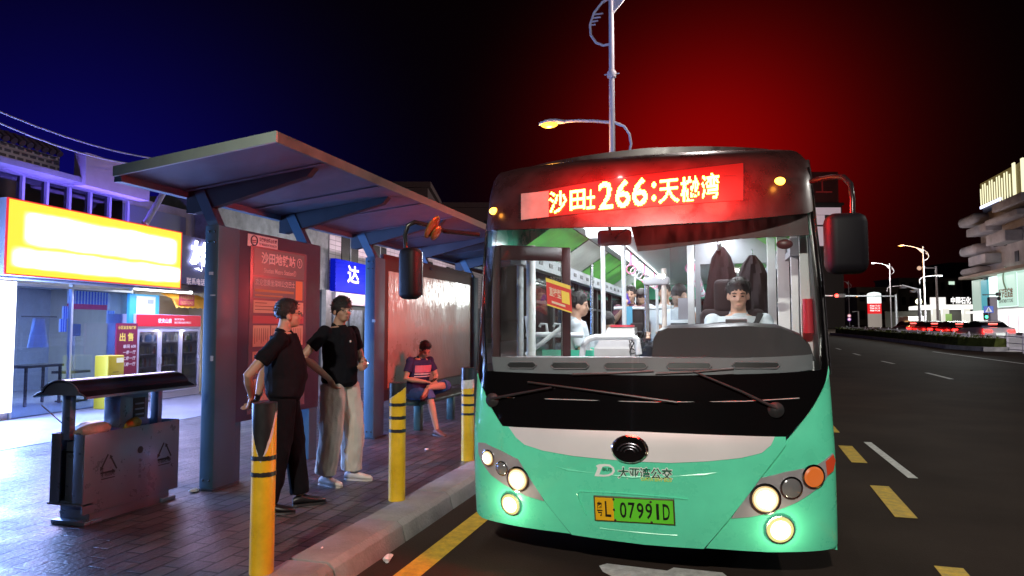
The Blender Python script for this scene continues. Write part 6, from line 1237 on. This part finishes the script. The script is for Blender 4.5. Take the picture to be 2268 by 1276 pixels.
def person(label, loc, rz, J, shirt, trousers, shoes, vox=.008, scale=1., sleeve=.62, belly=1., leg=(.095, .075, .065), hem=None, shorts=None, hair=True, glasses=False, fringe=.35, hair_vol=1., fine=True, wrinkle=.010, female=False, hair_long=0, shoe_m2=None, legs=True, seed=0., collar=True, wide=1.):
    o = thing('person', label, 'person', loc, rz); o.scale = (scale,)*3; J = dict(J)
    g = lambda k: V(J[k])
    HM = Matrix.Translation(g('head')) @ Matrix.Rotation(J['yaw'], 4, 'Z') @ Matrix.Rotation(J['roll'], 4, 'Y') @ Matrix.Rotation(J['pitch'], 4, 'X'); H3 = HM.to_3x3()
    side = (g('shR')-g('shL')); side.z = 0; side.normalize()
    spine = [lrp(g('hipc'), g('waist'), -.35), g('hipc'), g('waist'), lrp(g('waist'), g('chest'), .5), g('chest'), lrp(g('chest'), g('neck'), .55), lrp(g('chest'), g('neck'), .88), g('neck')]
    RX = [.13, .165*wide, .150*wide, .155*wide, .165*wide, .160, .11, .062]; RY = [.09, .115, .105*belly, .108*belly, .110, .092, .075, .06]
    def torso(b, k0, k1, ex, ey, hemc=None):
        rings = []
        for i in range(k0, k1):
            up = (spine[min(i+1, 7)]-spine[max(i-1, 0)]).normalized(); fw = up.cross(side).normalized()*1
            rings.append([spine[i]+side*cos(a)*(RX[i]+ex)+fw*sin(a)*(RY[i]+ey) for a in [2*pi*j/22 for j in range(22)]])
        b.loft(rings)
    b = MB(); torso(b, 0, 8, 0, 0)
    b.tube([lrp(g('neck'), g('head'), -.25), lrp(g('neck'), g('head'), .2), lrp(g('neck'), HM @ V((0, -.02, -.04)), .9)], [.07, .056, .054] if not female else [.055, .046, .045], 12)
    for c, r in (((0, -.008, .03), (.074, .093, .085)), ((0, .028, -.028), (.060, .064, .082)), ((0, .045, -.080), (.040, .040, .030)), ((0, .086, -.012), (.010, .014, .022)), ((0, .097, -.030), (.015, .014, .012)), ((0, .070, .016), (.052, .020, .012)),
                 ((.076, -.006, -.018), (.009, .021, .031)), ((-.076, -.006, -.018), (.009, .021, .031)), ((0, .082, -.064), (.023, .011, .0065)), ((0, .080, -.073), (.020, .011, .006)), ((.036, .055, -.035), (.024, .026, .024)), ((-.036, .055, -.035), (.024, .026, .024))):
        b.ell(HM @ V(c), r, H3, 16, 12)
    for s in 'RL':
        sh, el, wr = g('sh'+s), g('el'+s), g('wr'+s)
        b.tube([sh, lrp(sh, el, .4), el, lrp(el, wr, .3), lrp(el, wr, .75), wr], [.052, .047, .039, .041, .031, .026], 12)
        d = g('hd'+s).normalized(); n = g('pn'+s); n = (n-d*n.dot(d)).normalized(); sd = d.cross(n); th = sd if (sd.dot(side)*(1 if s == 'R' else -1) < 0) else -sd
        pc = wr+d*.05; Mh = Matrix((sd, d, n)).transposed(); b.ell(pc, (.040, .052, .017), Mh, 12, 8); b.tube([wr, wr+d*.02], [.026, .027], 10)
        if fine:
            for k, (x, L_) in enumerate(((-.030, .062), (-.010, .074), (.010, .070), (.029, .054))):
                p0 = pc+sd*x+d*.034; p1 = p0+d*L_*.45+n*L_*.12; p2 = p1+d*L_*.30+n*L_*.34; p3 = p2+d*L_*.10+n*L_*.30; b.tube([p0, p1, p2, p3], [.0088, .0085, .008, .0065], 8)
            p0 = wr+d*.025+th*.025; b.tube([p0, p0+th*.026+d*.022+n*.012, p0+th*.030+d*.048+n*.026], [.012, .010, .008], 8)
        else: b.ell(pc+d*.06+n*.02, (.036, .04, .018), Mh, 10, 7)
        if legs:
            hp_, kn, an = g('hip'+s), g('kn'+s), g('an'+s); b.tube([hp_, lrp(hp_, kn, .5), kn, lrp(kn, an, .3), an], [.085, .072, .052, .056, .036], 12)
            t = g('toe'+s).normalized(); b.tube([an+V((0, 0, -.02)), an+t*.08+V((0, 0, -.05)), an+t*.15+V((0, 0, -.06))], [.036, .034, .022], 10)
    voxel(b, 'body', skin, o, vox if fine else vox*1.2, smooth=1)
    # features
    if fine:
        b = MB()
        for sx in (-1, 1): b.ell(HM @ V((sx*.029, .0815, -.003)), (.013, .007, .0055), H3, 10, 6)
        b.build('eyes', mat('eye_dark', (.02, .015, .012), .2), o, smooth=True); b = MB()
        for sx in (-1, 1): b.tube([HM @ V((sx*x, y, z)) for x, y, z in ((.013, .090, .017), (.030, .086, .023), (.047, .073, .018))], [.003, .0042, .002], 6)
        b.build('eyebrows', hair_m, o, smooth=True)
        b = MB(); b.ell(HM @ V((0, .0905, -.068)), (.019, .004, .0035), H3, 10, 6); b.build('mouth', mat('lip', (.28, .09, .08), .5), o, smooth=True)
    if hair:
        b = MB(); vs = []; nu, nv = 34, 22; idx = {}
        for i in range(nv+1):
            th_ = pi*.80*i/nv
            for j in range(nu):
                ph = 2*pi*j/nu; dn = V((sin(th_)*cos(ph), sin(th_)*sin(ph), cos(th_)))
                fr = max(0, dn.y); lim = -.62+(fringe+.62)*min(1, max(0, dn.y+.15)/.75)**.8
                if hair_long: lim = min(lim, -.95 if dn.y < .25 else lim)
                k = 1 if dn.z > lim else 0
                rr = V((.085, .105, .097))*hair_vol; p = V((dn.x*rr.x, dn.y*rr.y, dn.z*rr.z)); p *= (1+.05*noise.noise(dn*9+V((seed, 0, 0)))+.035*noise.noise(dn*26)) if k else .88
                vs.append(HM @ (p+V((0, -.010, .032+.010*(dn.z > .4)))))
        fs = [(i*nu+j, (i+1)*nu+j, (i+1)*nu+(j+1) % nu, i*nu+(j+1) % nu) for i in range(nv) for j in range(nu)]; b.add(vs, fs)
        if fine:                                                        # short tufts that break the outline
            for q in range(420):
                dn = V((random.gauss(0, 1), random.gauss(0, 1), random.gauss(.4, 1))).normalized(); lim = -.62+(fringe+.62)*min(1, max(0, dn.y+.15)/.75)**.8
                if dn.z < lim+.05: continue
                rr = V((.083, .103, .095))*hair_vol; p = V((dn.x*rr.x, dn.y*rr.y-.010, dn.z*rr.z+.034)); t = (dn*.6+V((random.gauss(0, .5), random.gauss(.3, .5), random.gauss(-.1, .5)))).normalized(); a = dn.cross(t)
                if a.length < .05: continue
                a.normalize(); w_ = .006; b.add([HM @ (p-a*w_), HM @ (p+a*w_), HM @ (p+dn*.004), HM @ (p+t*random.uniform(.010, .022)+dn*.006)], [(0, 1, 3), (1, 2, 3), (2, 0, 3)])
        b.build('hair', hair_m, o, smooth=True, ang=80)
        if hair_long: b = MB(); b.tube([HM @ V((0, -.09, .02)), HM @ V((0, -.11, -.06)), HM @ V((0, -.10, -.16))], [.05, .05, .03], 10); b.build('ponytail', hair_m, o, smooth=True)
    if glasses:
        b = MB(); fm = mat('spectacle_frame', (.35, .32, .30), .2, .9)
        for sx in (-1, 1):
            b.tube([HM @ V((sx*.031+.021*cos(a), .099-.010*abs(cos(a)) if False else .100, -.004+.016*sin(a))) for a in [2*pi*i/16 for i in range(17)]], .0022, 6)
            b.tube([HM @ V((sx*.052, .098, .002)), HM @ V((sx*.076, .060, .004)), HM @ V((sx*.083, -.01, .004)), HM @ V((sx*.080, -.03, -.012))], .0022, 6)
        b.tube([HM @ V((-.010, .100, .0)), HM @ V((0, .104, .003)), HM @ V((.010, .100, .0))], .002, 6); b.build('glasses', fm, o, smooth=True)
    # clothes
    b = MB(); e = .022; k0 = 0 if hem is None else hem
    torso(b, k0, 7, e+.006, e+.010)
    b.tube([lrp(g('chest'), g('neck'), .8), lrp(g('chest'), g('neck'), 1.02)], [.088, .066], 16)
    for s in 'RL':
        sh, el, wr = g('sh'+s), g('el'+s), g('wr'+s); b.ell(sh, .066, None, 14, 10)
        pts = [lrp(g('chest'), sh, .55), sh, lrp(sh, el, .45), lrp(sh, el, sleeve if sleeve < 1 else .95)]; rr = [.075, .066, .064, .064]
        if sleeve > 1: pts += [lrp(el, wr, .3), lrp(el, wr, sleeve-1)]; rr = [.075, .066, .06, .056, .054, .042]
        b.tube(pts, rr, 14)
    voxel(b, 'shirt', shirt, o, vox, wrinkle, 11, seed+3, 3, (1, 1, .8))
    if collar:
        n0, n1 = lrp(g('chest'), g('neck'), .97), lrp(g('neck'), g('head'), .22); up = (n1-n0).normalized(); fw = up.cross(side)
        b = MB(); R0 = [n0+side*cos(a)*.073+fw*sin(a)*.071 for a in [2*pi*j/20 for j in range(20)]]; R1 = [n1-up*.01+side*cos(a)*.062+fw*(sin(a)*.062)-up*(.035*max(0, sin(a))) for a in [2*pi*j/20 for j in range(20)]]; R2 = [p+(p-n1).normalized()*.010-up*.03 for p in R1]
        b.loft([R0, R1, R2], False); b.build('collar', shirt, o, smooth=True)
    if legs and trousers:
        b = MB(); rings = []
        for i in range(0, 3):
            up = (spine[i+1]-spine[max(i-1, 0)]).normalized(); fw = up.cross(side); rings.append([spine[i]+side*cos(a)*(RX[i]+.014)+fw*sin(a)*(RY[i]+.016) for a in [2*pi*j/22 for j in range(22)]])
        b.loft(rings)
        for s in 'RL':
            hp_, kn, an = g('hip'+s), g('kn'+s), g('an'+s); b.ell(hp_, .098, None, 14, 10)
            if shorts: b.tube([hp_, lrp(hp_, kn, .5), kn, lrp(kn, an, shorts)], [leg[0], leg[0]*.98, leg[0]*.9, leg[0]*.88], 14)
            else: b.tube([hp_, lrp(hp_, kn, .5), kn, lrp(kn, an, .5), lrp(kn, an, .96)], [leg[0], (leg[0]+leg[1])/2+.004, leg[1], (leg[1]+leg[2])/2, leg[2]], 16)
        voxel(b, 'trousers' if not shorts else 'shorts', trousers, o, vox, wrinkle*1.25, 13, seed, 2, (1, 1, .6))
        for s in 'RL':
            an, t = g('an'+s), g('toe'+s).normalized(); up = V((0, 0, 1)) if abs(t.z) < .6 else V((1, 0, 0)); sdx = t.cross(up).normalized(); up = sdx.cross(t)
            b = MB(); A = an-t*.06-up*.075
            prof = [(0, .030, .055), (.03, .040, .075), (.09, .041, .085), (.14, .044, .062), (.20, .047, .048), (.25, .038, .038), (.275, .015, .024)]
            b.loft([[A+t*x+sdx*cos(a)*w+up*(max(0, .5+.5*sin(a))*h) for a in [2*pi*j/16 for j in range(16)]] for x, w, h in prof]); sh_ = b.build('shoe', shoes, o, smooth=True)
            b = MB(); b.loft([[A+t*x+sdx*cos(a)*(w+.004)+up*(-.012+.016*(sin(a) > 0)) for a in [2*pi*j/16 for j in range(16)]] for x, w, h in prof]); b.build('sole', shoe_m2 or dark, sh_)
    return o
black_cloth = mat('black_cotton', (.010, .010, .013), .9, bump=.2, bscale=300, spec=.08); black_trs = mat('black_twill', (.007, .007, .009), .9, spec=.08); beige = mat('beige_linen', (.58, .52, .45), .85, var=.08, bump=.15, bscale=90)
# --- the two standing men
A1 = dict(STAND, yaw=RD(8), pitch=RD(4), elR=(.24, -.26, 1.12), wrR=(.07, -.25, .95), hdR=(-.5, -.25, -.75), pnR=(0, -1, .1), elL=(-.25, -.20, 1.12), wrL=(-.08, -.22, .93), hdL=(.8, -.1, -.5), pnL=(0, -1, 0), anR=(.12, -.10, .09), knR=(.11, -.02, .5), anL=(-.10, .13, .09), knL=(-.10, .08, .5), toeR=(.1, 1, 0), toeL=(-.25, 1, 0))
p1 = person('man in a black polo shirt and black trousers with his hands clasped behind his back', (-3.53, 4.98, .15), RD(-60), A1, black_cloth, black_trs, mat('black_leather', (.012, .012, .014), .35), .007, 1.015, belly=1.30, wide=1.12, leg=(.105, .088, .078), glasses=True, fringe=.42, seed=2.)
b = MB(); b.tube([V((.06, -.265, .93)), V((.03, -.28, .90)), V((.02, -.28, .86)), V((.05, -.275, .845)), V((.07, -.27, .88))], .006, 6); b.rbox((.0, -.29, .95), (.07, -.27, .98), .006, 2); b.build('keys', chrome, smooth=True, loc=p1.location, rz=RD(-60), label='small bunch of metal keys held behind the back of the man in black', cat='keys')
A2 = dict(STAND, yaw=RD(-22), pitch=RD(5), elR=(.35, -.13, 1.19), wrR=(.20, .05, .985), hdR=(-.35, .35, -.85), pnR=(-.8, .1, .1), elL=(-.29, .02, 1.14), wrL=(-.13, .20, 1.10), hdL=(.75, .45, -.1), pnL=(.2, -.9, 0), anR=(.13, -.04, .085), knR=(.12, .02, .5), anL=(-.15, .03, .085), knL=(-.13, .06, .5), toeR=(.12, 1, 0), toeL=(-.25, 1, 0))
p2 = person('man in a black polo shirt and loose beige trousers with a hand on his hip', (-3.62, 6.0, .15), RD(-100), A2, black_cloth, beige, mat('canvas_shoe', (.60, .55, .50), .7), .007, 1.05, belly=1.05, leg=(.115, .108, .098), glasses=True, hair_vol=1.09, fringe=.30, seed=7., shoe_m2=mat('sole_cream', (.5, .45, .4), .7), wrinkle=.011)
b = MB(); b.lathe([(.012, 0), (.010, .005), (0, .006)], (0.02, .142, 1.325), (0, 1, 0), 10); b.build('button', mat('button_white', (.8, .8, .8), .4), p2)
b = MB(); b.tube([V((-.14+.024*cos(a)*.4, .20+.028*cos(a), 1.105+.032*sin(a))) for a in [2*pi*i/14 for i in range(15)]], .006, 6); b.build('wristwatch', chrome, p2, smooth=True)
# --- seated man on the bench
def tee():
    m = mat('striped_tee', (.018, .018, .09), .8); nt = m.node_tree; N = nt.nodes; L = nt.links; tc = N.new('ShaderNodeTexCoord'); sp = N.new('ShaderNodeSeparateXYZ'); L.new(tc.outputs['Object'], sp.inputs[0])
    r = N.new('ShaderNodeValToRGB'); r.color_ramp.interpolation = 'CONSTANT'; L.new(sp.outputs['Z'], r.inputs[0]); navy = (.018, .018, .09, 1); pk = (.55, .20, .28, 1); wh = (.7, .66, .66, 1)
    r.color_ramp.elements[0].color = navy; r.color_ramp.elements[0].position = 0; r.color_ramp.elements[1].color = wh; r.color_ramp.elements[1].position = .795
    for p, c in ((.812, navy), (.830, wh), (.848, navy), (.862, pk), (.965, navy)): e = r.color_ramp.elements.new(p); e.color = c
    f = N.new('ShaderNodeMath'); f.operation = 'GREATER_THAN'; L.new(sp.outputs['Y'], f.inputs[0]); f.inputs[1].default_value = .07; ab = N.new('ShaderNodeMath'); ab.operation = 'ABSOLUTE'; L.new(sp.outputs['X'], ab.inputs[0]); g = N.new('ShaderNodeMath'); g.operation = 'LESS_THAN'; L.new(ab.outputs[0], g.inputs[0]); g.inputs[1].default_value = .15
    k = N.new('ShaderNodeMath'); k.operation = 'MULTIPLY'; L.new(f.outputs[0], k.inputs[0]); L.new(g.outputs[0], k.inputs[1]); mx = N.new('ShaderNodeMix'); mx.data_type = 'RGBA'; L.new(k.outputs[0], mx.inputs[0]); mx.inputs[6].default_value = navy; L.new(r.outputs[0], mx.inputs[7]); L.new(mx.outputs[2], N['Principled BSDF'].inputs['Base Color']); return m
A3 = dict(SIT, waist=(0, .03, .70), chest=(0, .07, .91), neck=(0, .12, 1.08), head=(0, .20, 1.20), pitch=RD(-34), yaw=RD(-10), shR=(.18, .09, 1.03), shL=(-.18, .09, 1.03), elR=(.27, .10, .78), wrR=(.10, .32, .74), elL=(-.26, .14, .79), wrL=(-.06, .35, .74), hdR=(-.5, .85, -.1), hdL=(.5, .85, -.1), knR=(.12, .46, .56), anR=(.09, .60, .085), toeR=(.1, 1, -.05), knL=(-.20, .46, .68), anL=(.14, .44, .66), toeL=(.80, .35, -.45))
p3 = person('seated man in a striped navy shirt and denim shorts looking down, one leg crossed', (-4.34, 9.36, .15), RD(-118), A3, tee(), mat('denim', (.05, .10, .30), .85, var=.2, vscale=12), mat('sandal_brown', (.16, .08, .07), .6), .007, 1.0, shorts=.12, leg=(.092, .07, .06), fringe=.5, seed=11., collar=True)
b = MB(); b.rbox((-.035, -.07, -.004), (.035, .07, .004), .004, 2, Matrix.Translation(V((.02, .42, .75))) @ Matrix.Rotation(RD(35), 4, 'X')); b.build('phone', mat('phone_black', (.015, .015, .018), .2), loc=p3.location, rz=RD(-118), label='dark phone held in the hands of the seated man', cat='phone')
# --- people in the bus, placed by the position of the head
def rider(label, u, v, y, rz, J, shirt, trs, scale=1., **k):
    h = PY(u, v, y); R3 = Matrix.Rotation(rz, 3, 'Z'); loc = h-R3 @ (V(J['head'])*scale)
    return person(label, loc, rz, J, shirt, trs, dark, .011, scale, fine=k.pop('fine', False), wrinkle=.006, **k)
wsh = mat('white_shirt', (.66, .70, .74), .75, var=.05); gsh = mat('pale_grey_shirt', (.50, .54, .58), .8); dsh = mat('maroon_shirt', (.10, .03, .05), .8); navy_t = mat('dark_trousers', (.02, .02, .03), .8)
JD = dict(SIT, pitch=RD(-9), elR=(.27, .16, .82), wrR=(.16, .38, .86), elL=(-.27, .16, .82), wrL=(-.16, .38, .86), hdR=(-.2, 1, .2), hdL=(.2, 1, .2), pnR=(-.6, 0, -.8), pnL=(.6, 0, -.8))
dv = rider('bus driver in a pale uniform shirt seated at the wheel', 1635, 653, 6.02, RD(180), JD, mat('uniform_shirt', (.38, .44, .48), .75), navy_t, 1.1, fine=True, sleeve=.7, fringe=.48, seed=5.)
b = MB(); b.tube([V((-.16, .02, 1.10)), V((-.10, .115, 1.0)), V((.0, .15, .88)), V((.12, .14, .72))], .024, 8, ry=.006, ref=(1, 0, 0)); b.build('seat_belt', mat('belt_black', (.012, .012, .014), .7), dv, smooth=True)
JP = dict(SIT, yaw=RD(-8), pitch=RD(-4))
rider('passenger in a pale grey shirt seated in profile just inside the bus door', 1282, 676, 6.75, RD(-78), JP, gsh, navy_t, 1.0, fine=True, sleeve=.8, fringe=.45, seed=9.)
JW = dict(SIT, pitch=RD(-2), elR=(.24, .10, .84), wrR=(.07, .17, 1.04), hdR=(-.25, .0, 1), pnR=(0, -1, 0))
w_ = rider('woman with tied hair holding a purple phone to her mouth in the bus', 1396, 652, 9.2, RD(178), JW, dsh, navy_t, .95, fine=True, female=True, hair_long=1, fringe=.55, seed=3.)
hp3 = w_.location+Matrix.Rotation(RD(178), 3, 'Z') @ (V((.035, .145, 1.175))*.95); b = MB(); b.rbox((-.035, -.006, -.07), (.035, .006, .07), .006, 2, Matrix.Rotation(RD(-20), 4, 'Y')); b.build('phone', mat('phone_purple', (.10, .05, .35), .25, emit=(.2, .1, 1), es=.15), loc=hp3, label='purple phone held before the woman’s mouth in the bus', cat='phone')
rider('man in dark clothes with his head bowed behind the woman in the bus', 1421, 660, 9.9, RD(176), dict(SIT, pitch=RD(-30)), dsh, navy_t, 1.0, fringe=.5, seed=4.)
rider('passenger in a white shirt behind the grab pole, left of the resting one', 1471, 648, 8.7, RD(172), dict(SIT, yaw=RD(12)), wsh, navy_t, 1.0, fringe=.45, seed=6.)
JR = dict(SIT, roll=RD(-14), pitch=RD(-8), elL=(-.24, .12, .92), wrL=(-.10, .12, 1.14), hdL=(.2, 0, 1), pnL=(0, -1, 0))
rider('passenger in a white shirt resting the head on one hand in the bus', 1502, 655, 8.3, RD(180), JR, wsh, navy_t, .97, fringe=.3, hair_vol=1.12, seed=8.)
rider('passenger leaning low behind the fare box, only the head showing', 1347, 716, 7.9, RD(195), dict(SIT, pitch=RD(-22), roll=RD(12)), gsh, navy_t, .95, fringe=.35, hair_vol=1.08, seed=10.)
